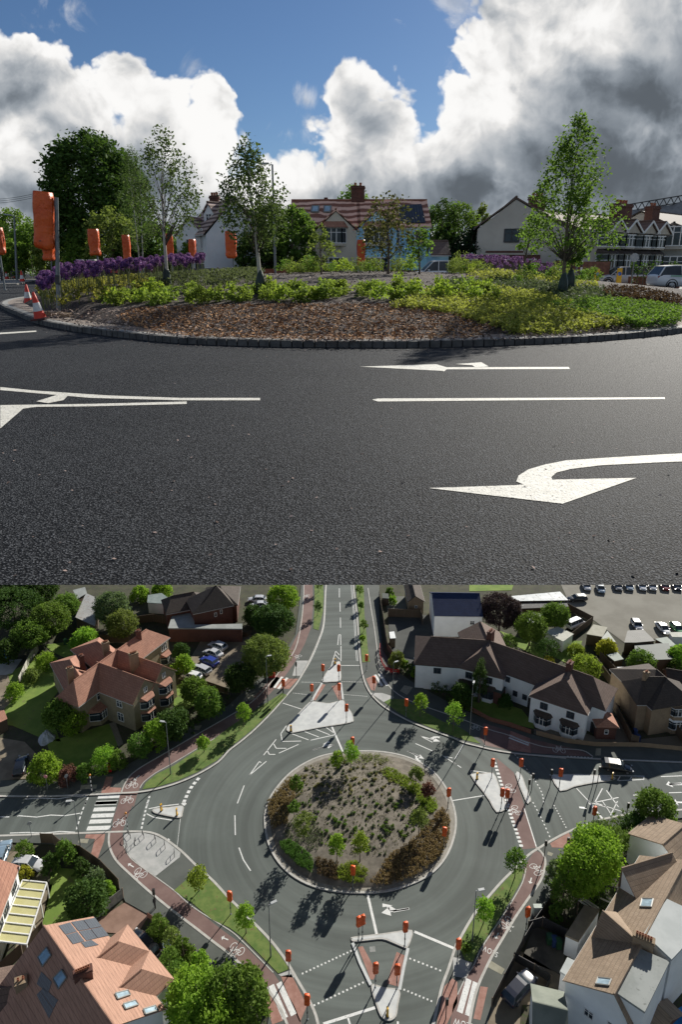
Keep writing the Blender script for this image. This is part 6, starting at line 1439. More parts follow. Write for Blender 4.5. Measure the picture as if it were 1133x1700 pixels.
for i, (t, x, y, lab) in enumerate(LS):
    p = L(t, x, y, .1)
    signal(p, lab, 3.6, .62, .42, 1.35, (i * 1.7) % .9 - .4, i % 3, 'lower wrapped traffic signals')
for i, (t, x, y, lab) in enumerate([(2, 527, 395, 'yellow bollard at the tip of the small northern traffic island'), (2, 308, 728, 'yellow bollard at the point of the large northern traffic island'), (3, 118, 965, 'yellow bollard at the point of the eastern traffic island'), (3, 788, 965, 'yellow bollard at the right end of the eastern arm island'), (4, 799, 48, 'left yellow bollard on the small western island'), (4, 876, 70, 'right yellow bollard on the small western island'), (5, 786, 1064, 'yellow bollard at the foot of the southern island')]):
    bollard(L(t, x, y, .12), lab, .3 * i, 1.25)
for (t, x, y, h, rz, lab) in [(1, 845, 940, 9.6, 2.9, 'street lamp on the north western verge'), (3, 82, 745, 9.9, 1.2, 'street lamp on the verge before the white terrace'), (2, 193, 590, 9.8, .2, 'street lamp in front of the round olive tree'), (5, 208, 770, 7.8, .5, 'street lamp on the south western verge'), (4, 403, 262, 8.9, 3.3, 'tall street lamp behind the zebra crossing'), (2, 812, 572, 7.8, .5, 'street lamp right of the northern arm'), (6, 95, 690, 7.6, .2, 'street lamp on the south eastern verge'), (6, 640, 200, 5.6, 3.0, 'street lamp beside the big bright tree')]:
    lamp(L(t, x, y, .1), lab, h, rz)
# bicycle stands
st0 = None
for i, (x, y) in enumerate([(640, 175), (708, 175), (768, 195), (815, 225), (863, 265), (668, 210), (625, 240)]):
    a = L(4, x, y, .1); lab = ['cycle stand nearest the zebra crossing', 'second cycle stand along the back row', 'third cycle stand along the back row', 'fourth cycle stand along the back row', 'cycle stand at the right end of the row', 'cycle stand in the front row on the right', 'cycle stand at the lower left of the paving'][i]
    if st0 is None:
        st0 = thing('cycle_stand', a, lab, 'cycle stand', 'steel cycle stands on the pale paving')
        MB().tube([(-.4, 0, -.05), (-.4, 0, .62), (-.34, 0, .76), (-.2, 0, .82), (.2, 0, .82), (.34, 0, .76), (.4, 0, .62), (.4, 0, -.05)], .038, 8).build('hoop', DARKMETAL, st0)
        MB().tube([(-.4, 0, .4), (.4, 0, .4)], .025, 6).build('crossbar', DARKMETAL, st0)
    else: st = dup(st0, loc=a, label=lab)
    (st0 if i == 0 else st).rotation_euler = (0, 0, -.9 - .1 * i)
# zebra beacons, sign posts
def post_sign(t, x, y, h, lab, beacon=False, sign=None, rz=0):
    p = L(t, x, y, .1); o = thing('belisha_beacon' if beacon else 'sign_post', p, lab, 'beacon' if beacon else 'sign post', None, rz)
    mb = MB()
    if beacon:
        n = 8
        MB().tube([(0, 0, -.05), (0, 0, h)], .07, 8).build('pole', mat('black_paint', (.015, .015, .015), (.03, .03, .03), 5, .4), o)
        w = MB()
        for i in range(1, n, 2): w.tube([(0, 0, h * i / n), (0, 0, h * (i + 1) / n)], .074, 8)
        w.build('white_band', white, o); MB().lathe([(0, 0), (.12, .05), (.17, .17), (.12, .29), (0, .34)], 12, (0, 0, h)).build('globe', mat('amber_globe', (.6, .2, .02), (.7, .3, .03), 5, .3), o, smooth=True)
    else:
        MB().tube([(0, 0, -.05), (0, 0, h)], .04, 8).build('pole', STEEL, o)
        if sign:
            w = MB(); k = 18; w.v = [(.3 * math.cos(6.2832 * i / k), -.05 + yy_, h - .3 + .3 * math.sin(6.2832 * i / k)) for yy_ in (0, .03) for i in range(k)]
            w.f = [tuple(range(k)), tuple(range(k, 2 * k))[::-1]] + [(i, (i + 1) % k, k + (i + 1) % k, k + i) for i in range(k)]; w.mi = [0] * len(w.f); w.build('sign_plate', sign, o)
    return o
SIGNW = mat('sign_back_grey', (.3, .31, .32), (.36, .37, .38), 5, .5); SIGNR = mat('sign_pink', (.6, .2, .22), (.7, .3, .3), 5, .4)
post_sign(1, 455, 1030, 3.0, 'striped crossing beacon above the zebra crossing', True); post_sign(4, 632, 150, 3.0, 'striped crossing beacon at the lower end of the zebra crossing', True)
post_sign(1, 235, 1018, 2.8, 'round pink sign on a thin post beside the left footway', False, SIGNR); post_sign(1, 335, 1010, 2.6, 'grey sign post left of the zebra crossing', False, SIGNW, .8); post_sign(4, 155, 175, 2.6, 'sign post with a grey disc below the left arm', False, SIGNW, .5)
for (t, x, y, lab) in [(3, 370, 1050, 'black unwrapped signal on the narrow eastern strip, lower'), (3, 388, 1020, 'black unwrapped signal on the narrow eastern strip, upper'), (3, 690, 1000, 'black signal on the long eastern island, left'), (3, 715, 985, 'black signal on the long eastern island, right'), (6, 450, 285, 'black signal pole at the cycle crossing'), (6, 560, 270, 'tall black signal pole on the pink corner paving'), (6, 855, 95, 'black signal at the kerb below the eastern arm'), (4, 770, 530, 'black signal pole beside the south western path'), (2, 268, 555 - 15, 'black push button pole beside the north western zebra stripes'), (3, 480, 1000, 'thin black pole left of the pointed island'), (2, 335, 455, 'thin pole on the pale paving of the north western footway'), (5, 1075, 1080, 'black signal on the pink paving of the southern arm')]:
    p = L(t, x, y, .1); o = thing('signal_pole', p, lab, 'signal pole')
    MB().tube([(0, 0, -.05), (0, 0, 3.0)], .06, 8).build('pole', DARKMETAL, o); MB().box((0, -.1, 2.75), (.3, .22, .9)).build('signal_head', mat('black_plastic', (.02, .02, .02), (.03, .03, .03), 5, .5), o)
# red water filled barriers on the northern footway and cabinet
prev = None
for i, (x, y) in enumerate([(750, 312), (747, 345), (752, 378), (762, 408), (778, 430), (800, 440)]):
    n_ = [(750, 312), (747, 345), (752, 378), (762, 408), (778, 430), (800, 440), (820, 442)][i + 1]; lab = ['topmost', 'second', 'third', 'fourth', 'fifth', 'lowest'][i] + ' red plastic barrier closing part of the northern footway'
    p = L(2, x, y, .1); rz = hd(2, (x, y), n_)
    if prev is None:
        prev = thing('barrier', p, lab, 'barrier', 'red plastic barriers on the northern footway')
        mb = MB().box((.9, 0, .55), (1.8, .06, .16)).box((.9, 0, .95), (1.8, .06, .16)); [mb.box((.1 + .4 * k, 0, .6), (.07, .05, .9)) for k in range(5)]; mb.build('panel', mat('barrier_red', (.5, .02, .02), (.6, .03, .03), 5, .4), prev)
        for k in (.3, 1.5): MB().box((k, 0, .04), (.2, .6, .08)).build('foot', DARKMETAL, prev)
    else: prev2 = dup(prev, loc=p, label=lab)
    (prev if i == 0 else prev2).rotation_euler = (0, 0, rz)
def stock(t, x, y, s, m_, name, lab, cat):
    p = L(t, x, y, .1); o = thing(name, p, lab, cat); MB().box((0, 0, s[2] / 2), s, taper=.92).build('body', m_, o); MB().box((0, 0, s[2] + .03), (s[0] * 1.04, s[1] * 1.06, .07), rx=.05).build('lid', m_, o); return o
stock(2, 215, 460, (1.2, .5, 1.0), mat('barrier_red', (.5, .02, .02), (.6, .03, .03), 5, .4), 'barrier_stack', 'stack of red barriers left of the zebra stripes', 'barrier')
GB = mat('bin_green', (.02, .07, .03), (.03, .09, .04), 5, .5); BB = mat('bin_blue', (.02, .04, .12), (.03, .06, .18), 5, .5)
for i, (t, x, y, m_, lab) in enumerate([(3, 900, 745, BB, 'blue wheelie bin standing against the tall tan fence'), (3, 915, 775, BB, 'lower blue wheelie bin against the tall tan fence'), (6, 475, 700, GB, 'green wheelie bin in the courtyard'), (6, 500, 712, BB, 'blue wheelie bin in the courtyard beside the green one'), (6, 520, 722, GB, 'green wheelie bin nearest the lean-to'), (1, 325, 295, GB, 'green garden bin behind the buff brick house')]):
    stock(t, x, y, (.6, .7, 1.05), m_, 'wheelie_bin', lab, 'bin')
stock(6, 415, 560, (1.0, .5, 1.3), mat('cabinet_green_grey', (.4, .46, .42), (.48, .54, .5), 4, .5), 'street_cabinet', 'pale green cabinet beside the wrapped signal on the railing', 'cabinet')
stock(4, 830, 735, (.9, .6, 1.1), mat('cabinet_blue_white', (.4, .5, .55), (.5, .58, .62), 4, .5), 'street_cabinet', 'pale blue cabinet beside the overgrown wall', 'cabinet')
stock(1, 545, 925, (.5, .45, 1.4), mat('post_box_red', (.45, .015, .012), (.5, .02, .02), 4, .4), 'letter_box', 'red letter box against the hedge above the zebra crossing', 'letter box')
o = thing('paddling_pool', L(1, 28, 348), 'blue oval paddling pool at the left edge', 'paddling pool'); MB().lathe([(0, .25), (1.5, .25), (1.55, .42), (1.7, .42), (1.75, .0)], 22).build('rim', mat('pool_blue', (.05, .22, .42), (.08, .3, .5), 3, .3), o, smooth=True); o.scale = (1.1, .8, 1)
c_ = np.array([(random.Random(i).uniform(-.9, .9), random.Random(i + 50).uniform(-.7, .7), .3 + .5 * random.Random(i + 90).random()) for i in range(16)])
o = thing('covered_pile', L(1, 232, 765), 'crumpled pale tarpaulin heap on the dark lawn', 'tarpaulin heap')
mb = MB(); mb.lathe([(0, 1.5), (.5, 1.25), (.9, .7), (1.25, .2), (1.5, 0)], 14); rq = random.Random(2); mb.v = [(v[0] * rq.uniform(.75, 1.2), v[1] * rq.uniform(.75, 1.2), v[2] * rq.uniform(.8, 1.15)) for v in mb.v]; mb.build('tarpaulin', mat('tarpaulin_grey', (.34, .37, .4), (.44, .47, .5), 2, .5), o)
# courtyard pergola
o = thing('pergola', L(6, 715, 500), 'small wooden pergola of pale bars beside the tan roofed house', 'pergola'); org = L(6, 715, 500); mb = MB()
for (a_, b_) in [((622, 490), (705, 545)), ((632, 482), (715, 537)), ((640, 475), (722, 530)), ((730, 480), (820, 520)), ((760, 475), (800, 500))]: mb.beam(L(6, *a_, 2.3), L(6, *b_, 2.3), .12, .14)
mb.build('beam', mat('pale_timber', (.4, .38, .33), (.5, .48, .42), 2, .8), o, org=org)
for a_ in ((622, 490), (722, 530), (820, 520)): q = L(6, *a_, 2.3); MB().beam(q, (q.x, q.y, ZL), .12, .12).build('post', POSTM, o, org=org)
# a person walking beside the south western path
def person(loc, rz, label, coat, h=1.7, legs=(.03, .035, .05)):
    o = thing('person', loc, label, 'person', None, rz); s = h / 1.7
    def skin(name, V, E_, Rr, m_):
        me = bpy.data.meshes.new(name); me.from_pydata([Vector(v) * s for v in V], E_, []); ob = link(name, me, m_, o)
        sk = ob.modifiers.new('skin', 'SKIN'); sk.use_smooth_shade = True
        for i, r_ in enumerate(Rr): me.skin_vertices[0].data[i].radius = (r_ * s, r_ * s)
        me.skin_vertices[0].data[0].use_root = True
        ob.modifiers.new('sub', 'SUBSURF').levels = 1; ob.modifiers[-1].render_levels = 1; return ob
    V = [(0, 0, .93), (0, 0, 1.15), (0, 0, 1.36), (0, .01, 1.46), (0, .02, 1.53), (0, .02, 1.64), (.17, 0, 1.37), (.23, .02, 1.12), (.22, .14, .92), (-.17, 0, 1.37), (-.23, -.02, 1.12), (-.22, -.02, .88), (.09, 0, .88), (.10, .14, .50), (.10, .08, .08), (.10, .2, .04), (-.09, 0, .88), (-.10, -.04, .50), (-.10, -.2, .1), (-.10, -.08, .04)]
    E_ = [(0, 1), (1, 2), (2, 3), (3, 4), (4, 5), (2, 6), (6, 7), (7, 8), (2, 9), (9, 10), (10, 11), (0, 12), (12, 13), (13, 14), (14, 15), (0, 16), (16, 17), (17, 18), (18, 19)]
    Rr = [.15, .15, .14, .055, .07, .085, .065, .05, .035, .065, .05, .035, .09, .06, .045, .035, .09, .06, .045, .035]
    skin('body', V, E_, Rr, mat('clothing_' + str(coat), coat, tuple(c * 1.3 for c in coat), 6, .85))
    MB().lathe([(0, .13), (.06, .12), (.1, .06), (.105, 0), (.09, -.05)], 12, (0, .01, 1.62 * s)).build('hair', mat('hair_dark', (.03, .02, .015), (.05, .035, .025), 8, .7), o, smooth=True)
    return o
person(L(4, 768, 525, .1), .8, 'person in dark clothes walking on the south western footway', (.02, .02, .025))
# ================================================================== THE UPPER PLACE (roundabout seen from the kerb)
def asphalt_near():
    m = bpy.data.materials.new('upper_asphalt'); m.use_nodes = True; nt = m.node_tree; K_ = nt.links.new; b = nt.nodes['Principled BSDF']
    tc = nt.nodes.new('ShaderNodeTexCoord'); v = tc.outputs['Object']
    vo = nt.nodes.new('ShaderNodeTexVoronoi'); vo.inputs['Scale'].default_value = 75; K_(v, vo.inputs['Vector']); vo.inputs['Randomness'].default_value = 1
    n = noise(nt, v, 46, 4, .75); big = noise(nt, v, .22, 6, .6, .3); mid = noise(nt, v, 2.5, 5, .6)
    f = node_math(nt, 'MULTIPLY', ramp(nt, vo.outputs['Distance'], .62, .2), ramp(nt, n.outputs[0], .36, .56))
    base = mixcol(nt, ramp(nt, big.outputs[0], .35, .65), (.006, .007, .009), (.017, .0185, .021))
    base = mixcol(nt, node_math(nt, 'MULTIPLY', ramp(nt, mid.outputs[0], .3, .7), .4), base, (.006, .0065, .008))
    col = mixcol(nt, f, base, mixcol(nt, vo.outputs['Color'], (.05, .054, .06), (.17, .178, .19)))
    K_(col, b.inputs['Base Color']); b.inputs['Roughness'].default_value = .72; b.inputs['Specular IOR Level'].default_value = .07
    bp = nt.nodes.new('ShaderNodeBump'); bp.inputs['Strength'].default_value = .9; bp.inputs['Distance'].default_value = .008
    K_(node_math(nt, 'ADD', node_math(nt, 'MULTIPLY', vo.outputs['Distance'], -1.0), n.outputs[0]), bp.inputs['Height']); K_(bp.outputs[0], b.inputs['Normal'])
    return m
NEAR = asphalt_near()
yE = U(566, 971).y
sheet('road_surface', [(-9, yE), (9, yE), (28, 20), (78, 80), (115, 128), (-115, 128), (-78, 80), (-28, 20)], 0, NEAR)
def UU(*pts): return [U(*p) for p in pts]
# painted markings near the viewer
LINEU = mat('road_paint_near', (.60, .58, .51), (.70, .68, .61), 9, .7, .5, 60, fine=(30, (.22, .22, .21), .55))
def mark(name, pts, z=.004): o = sheet(name, pts, z, LINEU); return o
mark('lane_line', UU((618, 664), (628, 662), (1105, 660), (1105, 663), (628, 667)))
mark('lane_line', UU((0, 643), (60, 649), (180, 657), (300, 661), (432, 661), (432, 665), (300, 665), (150, 661), (0, 648)))
mark('lane_line', UU((0, 673), (150, 671), (310, 667), (310, 671), (150, 675), (60, 676), (38, 679), (0, 712)), .004)
mark('lane_line', UU((60, 667), (95, 656), (112, 658), (105, 665), (80, 670)), .006)
mark('lane_line', UU((-60, 556), (60, 549), (60, 551), (-60, 559)))
mark('lane_arrow', UU((598, 609), (725, 605), (742, 610), (945, 609.5), (947, 613), (742, 613.5), (738, 617), (735, 616)))
mark('lane_arrow', UU((757, 605), (800, 602), (805, 605), (812, 609), (790, 611), (785, 607)), .007)
arc = UU((1180, 751), (1100, 755), (1000, 761), (940, 765), (905, 772), (878, 780), (862, 790), (858, 800), (870, 805))
tip = UU((860, 806), (712, 811), (935, 837), (1058, 794), (918, 797))
body = arc + tip + UU((916, 793), (925, 785), (950, 779), (1000, 773), (1100, 768), (1180, 765))
mark('lane_arrow', body)
mark('lane_line', UU((600, 653), (642, 654), (642, 655), (600, 655)), .004) if False else None
# round island
KF = [U(*p) for p in [(0, 507), (30, 525), (60, 537), (100, 546), (150, 554), (225, 563), (300, 570), (430, 575), (566, 577), (700, 577), (850, 573), (950, 569), (1000, 566), (1070, 560), (1133, 553)]]
KP = [Vector(p) for p in KF] + [Vector(p) for p in ((10.6, 18.6, 0), (13.6, 22, 0), (16.2, 27, 0), (17.6, 33, 0), (17.2, 40, 0), (14.5, 46, 0), (9.5, 50.5, 0), (2.5, 52.5, 0), (-5, 51, 0), (-11, 46, 0), (-14.6, 40, 0), (-15.6, 34, 0))]
kr = smooth_line(KP, 6, True); kc = Vector((1.5, 34, 0))
def inset(poly, d):
    out = []; n = len(poly)
    for i in range(n):
        t_ = (poly[(i + 1) % n] - poly[i - 1]); t_.z = 0; t_.normalize(); out.append(poly[i] + Vector((-t_.y, t_.x, 0)) * d)
    return out
SETT = mat('granite_sett', (.060, .059, .058), (.11, .108, .105), 5, .8, .5, 50, rnd=.7)
SETTT = mat('sett_top', (.17, .165, .155), (.24, .235, .22), 5, .85, .5, 50)
# kerb of separate setts, laid end to end
mb = MB(); mt = MB(); acc = 0
def along(poly, step):
    out = []; n = len(poly); carry = 0
    for i in range(n):
        a, b = poly[i], poly[(i + 1) % n]; d = (b - a).length; s_ = carry
        while s_ < d: out.append((a.lerp(b, s_ / d), (b - a).normalized())); s_ += step
        carry = s_ - d
    return out
rs = random.Random(4)
for p, d in along(kr, .235):
    if p.y > 46: continue
    ang = math.atan2(d.y, d.x); n = Vector((-d.y, d.x, 0)); q = p + n * .055
    mb.box(q + Vector((0, 0, .045 + rs.uniform(-.004, .004))), (.205, .11 + rs.uniform(-.012, .012), .17), ang + rs.uniform(-.03, .03))
mb.build('roundabout_kerb', SETT)['kind'] = 'structure'
k2 = inset(kr, .10); k3 = inset(kr, .30); k4 = inset(kr, .86)
mb = MB(); n = len(kr); Z0 = Vector((0, 0, .135)); Z1 = Vector((0, 0, .145))
for i in range(n):
    j = (i + 1) % n; mb.quad(k2[i] + Z0, k2[j] + Z0, k3[j] + Z0, k3[i] + Z0); mb.quad(k2[i], k2[j], k2[j] + Z0, k2[i] + Z0)
mb.build('kerb_top', mat('kerb_top_concrete', (.22, .22, .21), (.32, .32, .30), 3, .85, .5, 40))['kind'] = 'structure'
mb = MB()
for i in range(n):
    j = (i + 1) % n; mb.quad(k3[i] + Z0, k3[j] + Z0, k4[j] + Z1, k4[i] + Z1)
mb.build('roundabout_apron', mat('apron_aggregate', (.20, .165, .14), (.30, .25, .21), 14, .9, .8, 60, fine=(60, (.42, .37, .32), .6)))['kind'] = 'structure'
aU, bU = 17.2, 19.6; HU_ = 1.12
def hU(x, y):
    dx, dy = x - kc.x, y - kc.y; r2 = (dx / aU) ** 2 + (dy / bU) ** 2
    return .15 + HU_ * max(0, 1 - r2) ** .9
bed = inset(kr, .84); mv, mf = [], []; nr = 26; n = len(bed)
for i in range(nr + 1):
    for p in bed:
        q = kc.lerp(p, i / nr); z = hU(q.x, q.y)
        mv.append((q.x, q.y, (z + .02 * math.sin(q.x * 3.1) * math.sin(q.y * 2.3)) if i < nr else .13))
for i in range(nr):
    for j in range(n): j2 = (j + 1) % n; mf.append((i * n + j, (i + 1) * n + j, (i + 1) * n + j2, i * n + j2))
MULCH = mat('bark_mulch', (.045, .032, .026), (.085, .065, .055), 2.5, .95, 1.0, 60, fine=(22, (.17, .13, .11), .55))
MULCH.node_tree.nodes['Bump'].inputs['Distance'].default_value = .05
m_ = MB(); m_.add(mv, mf); m_.build('planting_bed_soil', MULCH, smooth=True)['kind'] = 'structure'
def UM(px, py):
    """photo position -> point on the mounded bed"""
    r = ray(px, py); t = 11.0
    while t < 60:
        x, y, z = r[0] * t, r[1] * t, EYE + r[2] * t
        if z <= hU(x, y): break
        t += .05
    return Vector((r[0] * t, r[1] * t, hU(r[0] * t, r[1] * t)))
def regU(*pts): return [(p.x, p.y) for p in [UM(*q) for q in pts]]
# loose bark chips
def chips(name, poly, n, m, s, label, seed, kz=.02):
    rng = np.random.default_rng(seed); P = []; rr = random.Random(seed)
    c = np.array(scatter(poly, n, seed, hU)); c[:, 2] += kz * rng.random(len(c))
    k = len(c); a = rng.normal(size=(k, 3)) * (1, 1, .35); a /= np.linalg.norm(a, axis=1)[:, None]; b = np.cross(a, rng.normal(size=(k, 3)) * .5 + (0, 0, 1)); b /= np.linalg.norm(b, axis=1)[:, None]
    sa = s * (.5 + rng.random((k, 1))); sb = sa * (.25 + .3 * rng.random((k, 1)))
    V = np.stack([c - a * sa - b * sb, c + a * sa - b * sb * .6, c + a * sa * .9 + b * sb, c - a * sa * .8 + b * sb], axis=1).reshape(-1, 3); V[:, 2] += .012
    o = link(name, npmesh(name, V, np.arange(len(V)).reshape(-1, 4)), m); tag(o, label, 'bark mulch', kind='stuff')
CH1 = leafmat('bark_chip_orange', (.14, .06, .03), (.62, .33, .17), 0, .9, 0); CH2 = leafmat('bark_chip_brown', (.06, .04, .032), (.46, .36, .31), 0, .9, 0)
chips('bark_chips', regU((190, 528), (220, 512), (420, 506), (640, 505), (850, 508), (830, 540), (780, 562), (560, 566), (330, 560), (240, 548)), 11000, CH1, .032, 'orange brown bark chips along the near edge of the island', 1)
chips('bark_chips', regU((75, 520), (90, 515), (190, 512), (420, 502), (860, 502), (1000, 520), (1125, 530), (1000, 556), (860, 565), (566, 569), (300, 561), (150, 545), (90, 533)), 9000, CH2, .03, 'grey brown bark chips spread over the near part of the bed', 2)
chips('bark_chips', regU((420, 480), (430, 455), (800, 452), (1000, 470), (860, 490)), 6000, CH2, .045, 'grey brown bark chips behind the bright green row', 3)
# grit and chips strayed onto the road beside the kerb
rg = random.Random(12); cg = []
for p, d in along(kr, .05):
    if p.y < 30: q = p - Vector((-d.y, d.x, 0)) * (.05 + rg.expovariate(2.2)); cg.append((q.x, q.y, .006))
for k in range(120): q = U(rg.uniform(0, 1133), rg.uniform(600, 960)); cg.append((q.x, q.y, .006))
cg = np.array(cg); Vg, Fg = leaf_cloud(cg, .004, 1, .012, np.random.default_rng(4), flat=3); tag(link('road_grit', npmesh('road_grit', Vg, Fg), CH2), 'grit and bark crumbs strewn on the road along the kerb', 'grit', kind='stuff')
# --- planting
def coverU(name, poly, n, per, rad, leaf, m, label, seed, h=.2, cat='ground cover', flat=.5):
    c = np.array(scatter(poly, n, seed, hU)); c[:, 2] += h * .5
    V, Fc = leaf_cloud(c, rad, per, leaf, np.random.default_rng(seed), flat=flat)
    keep = np.ones(len(c) * per, bool)
    o = link(name, npmesh(name, V, Fc), m); tag(o, label, cat, kind='stuff'); return o
YG = leafmat('cover_yellow_green', (.17, .21, .04), (.35, .37, .10), .4); GG = leafmat('cover_fresh_green', (.08, .15, .025), (.16, .25, .05), .4)
SAGE = leafmat('cover_sage', (.06, .08, .04), (.12, .15, .085), .3); RUST = leafmat('cover_rust', (.05, .028, .024), (.11, .07, .05), .25); LAV = leafmat('cover_lavender', (.05, .07, .03), (.11, .13, .07), .35)
coverU('ground_cover', regU((640, 512), (720, 486), (800, 478), (905, 492), (960, 515), (1040, 540), (930, 556), (850, 556), (800, 540), (740, 520)), 1500, 20, .13, .036, YG, 'yellow green leafy ground cover spreading at the right of the near mulch', 31, .14)
coverU('ground_cover', regU((720, 486), (740, 470), (860, 468), (1000, 484), (1040, 496), (960, 512), (905, 492), (800, 478)), 700, 18, .15, .04, SAGE, 'sage green ground cover around the bags of the right hand tree', 32, .18)
coverU('ground_cover', regU((905, 512), (960, 500), (1050, 505), (1130, 515), (1125, 535), (1060, 545), (1000, 535)), 1000, 20, .13, .035, GG, 'fresh green low ground cover at the right end of the bed', 33, .14)
coverU('ground_cover', regU((1010, 484), (1060, 486), (1125, 500), (1130, 512), (1060, 505), (1000, 498)), 420, 18, .16, .04, RUST, 'rusty brown heather at the right rim of the bed', 34, .22)
coverU('ground_cover', regU((770, 468), (800, 455), (860, 460), (940, 470), (1000, 480), (960, 484), (880, 474), (820, 474)), 300, 18, .2, .05, YG, 'yellow green clumps in front of the far purple flowers', 35, .25)
coverU('ornamental_grass', regU((225, 478), (240, 452), (330, 446), (430, 450), (440, 478), (330, 484)), 1300, 22, .2, .05, LAV, 'hazy grey green planting between the birches', 36, .42, 'planting', .1)
coverU('flower_stems', regU((62, 512), (70, 480), (150, 470), (240, 462), (250, 488), (170, 512), (110, 520)), 800, 24, .14, .05, leafmat('stem_yellow', (.10, .11, .02), (.24, .22, .06), .4), 'yellowing leaves and stems below the purple flowers', 37, .55, 'planting', .0)
# bright green leafy row: one plant each
rng = np.random.default_rng(9); rowm = []
for k in range(4):
    c = rng.normal(size=(16, 3)) * (.14, .14, .09) + (0, 0, .22); V, Fc = leaf_cloud(c, .13, 18, .05, rng, flat=.6)
    me = npmesh('leafy_plant', V[V[:, 2].repeat(1) > -9], Fc); me.materials.append(leafmat('leaf_row', (.12, .18, .03), (.23, .30, .065), .45) if k < 3 else G_LIME); rowm.append(me)
rr = random.Random(8)
def plant(me, p, s, name, lab, cat, grp): 
    o = bpy.data.objects.new(name, me); COL.objects.link(o); o.location = (p[0], p[1], p[2] - .03); o.rotation_euler = (0, 0, rr.random() * 6.28); o.scale = (s, s, s * rr.uniform(.85, 1.2)); return tag(o, lab, cat, grp)
row = [(165, 497, 509), (230, 488, 508), (300, 484, 506), (380, 482, 506), (450, 482, 503), (520, 480, 502), (600, 479, 500), (680, 479, 500), (760, 480, 501), (815, 480, 500)]
for i in range(len(row) - 1):
    for k in range(11):
        f = rr.random(); px = row[i][0] + (row[i + 1][0] - row[i][0]) * f; y0 = row[i][1] + (row[i + 1][1] - row[i][1]) * f; y1 = row[i][2] + (row[i + 1][2] - row[i][2]) * f
        plant(rowm[rr.randrange(4)], UM(px, rr.uniform(y0, y1)), rr.uniform(.55, 1.05), 'leafy_plant', 'bright green leafy plant in the row across the middle of the bed', 'plant', 'bright green leafy plants in a row across the bed')
# shrubs further back
backm = []
for k, mm in enumerate((G_OLIVE, G_MID, G_LIME)):
    c = rng.normal(size=(22, 3)) * (.28, .28, .26) + (0, 0, .6); V, Fc = leaf_cloud(c, .22, 18, .065, rng, flat=.3); me = npmesh('small_shrub', V, Fc); me.materials.append(mm); backm.append(me)
for k in range(62):
    q = D(rr.choice((rr.uniform(470, 690), rr.uniform(755, 805), rr.uniform(470, 640))), 440, rr.uniform(31, 38)); p = (q.x, q.y, hU(q.x, q.y))
    plant(backm[rr.choice((0, 0, 1, 2))], p, rr.uniform(.32, .68), 'small_shrub', 'small leafy shrub along the crest of the bed', 'shrub', 'small shrubs along the crest of the bed')
for k in range(14):
    px = rr.uniform(850, 1000); plant(backm[rr.choice((0, 1))], UM(px, rr.uniform(466, 474)), rr.uniform(.35, .6), 'small_shrub', 'low leafy shrub behind the right hand tree', 'shrub', 'low shrubs behind the right hand tree')
# purple alliums, each a flower with stem and head
ha, Hf = leaf_cloud(np.zeros((1, 3)), .10, 170, .026, rng, flat=0); hs = MB(); hs.lathe([(0, -.062), (.04, -.046), (.062, 0), (.04, .046), (0, .062)], 10)
PUR = leafmat('allium_purple', (.10, .035, .17), (.26, .13, .38), .25, .6, .3); PURC = mat('allium_core', (.03, .012, .05), (.05, .02, .08), 20, .8)
V = ha.reshape(-1, 4, 3); 
head_me = npmesh('flower_head', ha, Hf); head_me.materials.append(PUR); core = hs.me(); core.materials.append(PURC)
stem_me = MB().tube([(0, 0, -.03), (.01, 0, .4), (0, 0, .8)], .007, 5).me(); stem_me.materials.append(mat('allium_stem', (.10, .13, .03), (.16, .18, .05), 6, .7))
def allium(p, h, lab, grp):
    o = bpy.data.objects.new('allium', stem_me); COL.objects.link(o); o.location = p; o.scale = (1, 1, h / .8); o.rotation_euler = (rr.uniform(-.05, .05), rr.uniform(-.05, .05), rr.random() * 6); tag(o, lab, 'flower', grp)
    hd_ = bpy.data.objects.new('flower_head', head_me); COL.objects.link(hd_); hd_.parent = o; hd_.location = (0, 0, .8); s_ = rr.uniform(.8, 1.2); hd_.scale = (s_, s_, s_ * .8 / h); hd_.rotation_euler = (0, 0, rr.random() * 6)
    return o
for k in range(290):
    f = rr.random(); px = 70 + 270 * f ** 1.1; y = np.interp(px, [60, 120, 200, 340], [512, 500, 486, 470]) + rr.uniform(-22, 8) * (1 - .5 * f)
    p = UM(px, y); allium(p, rr.uniform(.75, 1.05) * (1 if px > 100 else .8), 'round purple allium flower in the drift at the left of the bed', 'purple alliums at the left of the bed')
cs = np.array(scatter(regU((235, 452), (330, 447), (420, 444.5), (420, 446.5), (330, 450.5)), 60, 5, hU) + scatter(regU((765, 456), (860, 455), (975, 460), (985, 464), (860, 462), (765, 461)), 300, 6, hU))
V1, F1 = leaf_cloud(cs + (0, 0, .8), .10, 40, .035, np.random.default_rng(3), flat=0); o = link('allium_drift', npmesh('allium_drift', V1, F1), PUR); tag(o, 'far drift of purple alliums along the back of the bed', 'flowers', kind='stuff')
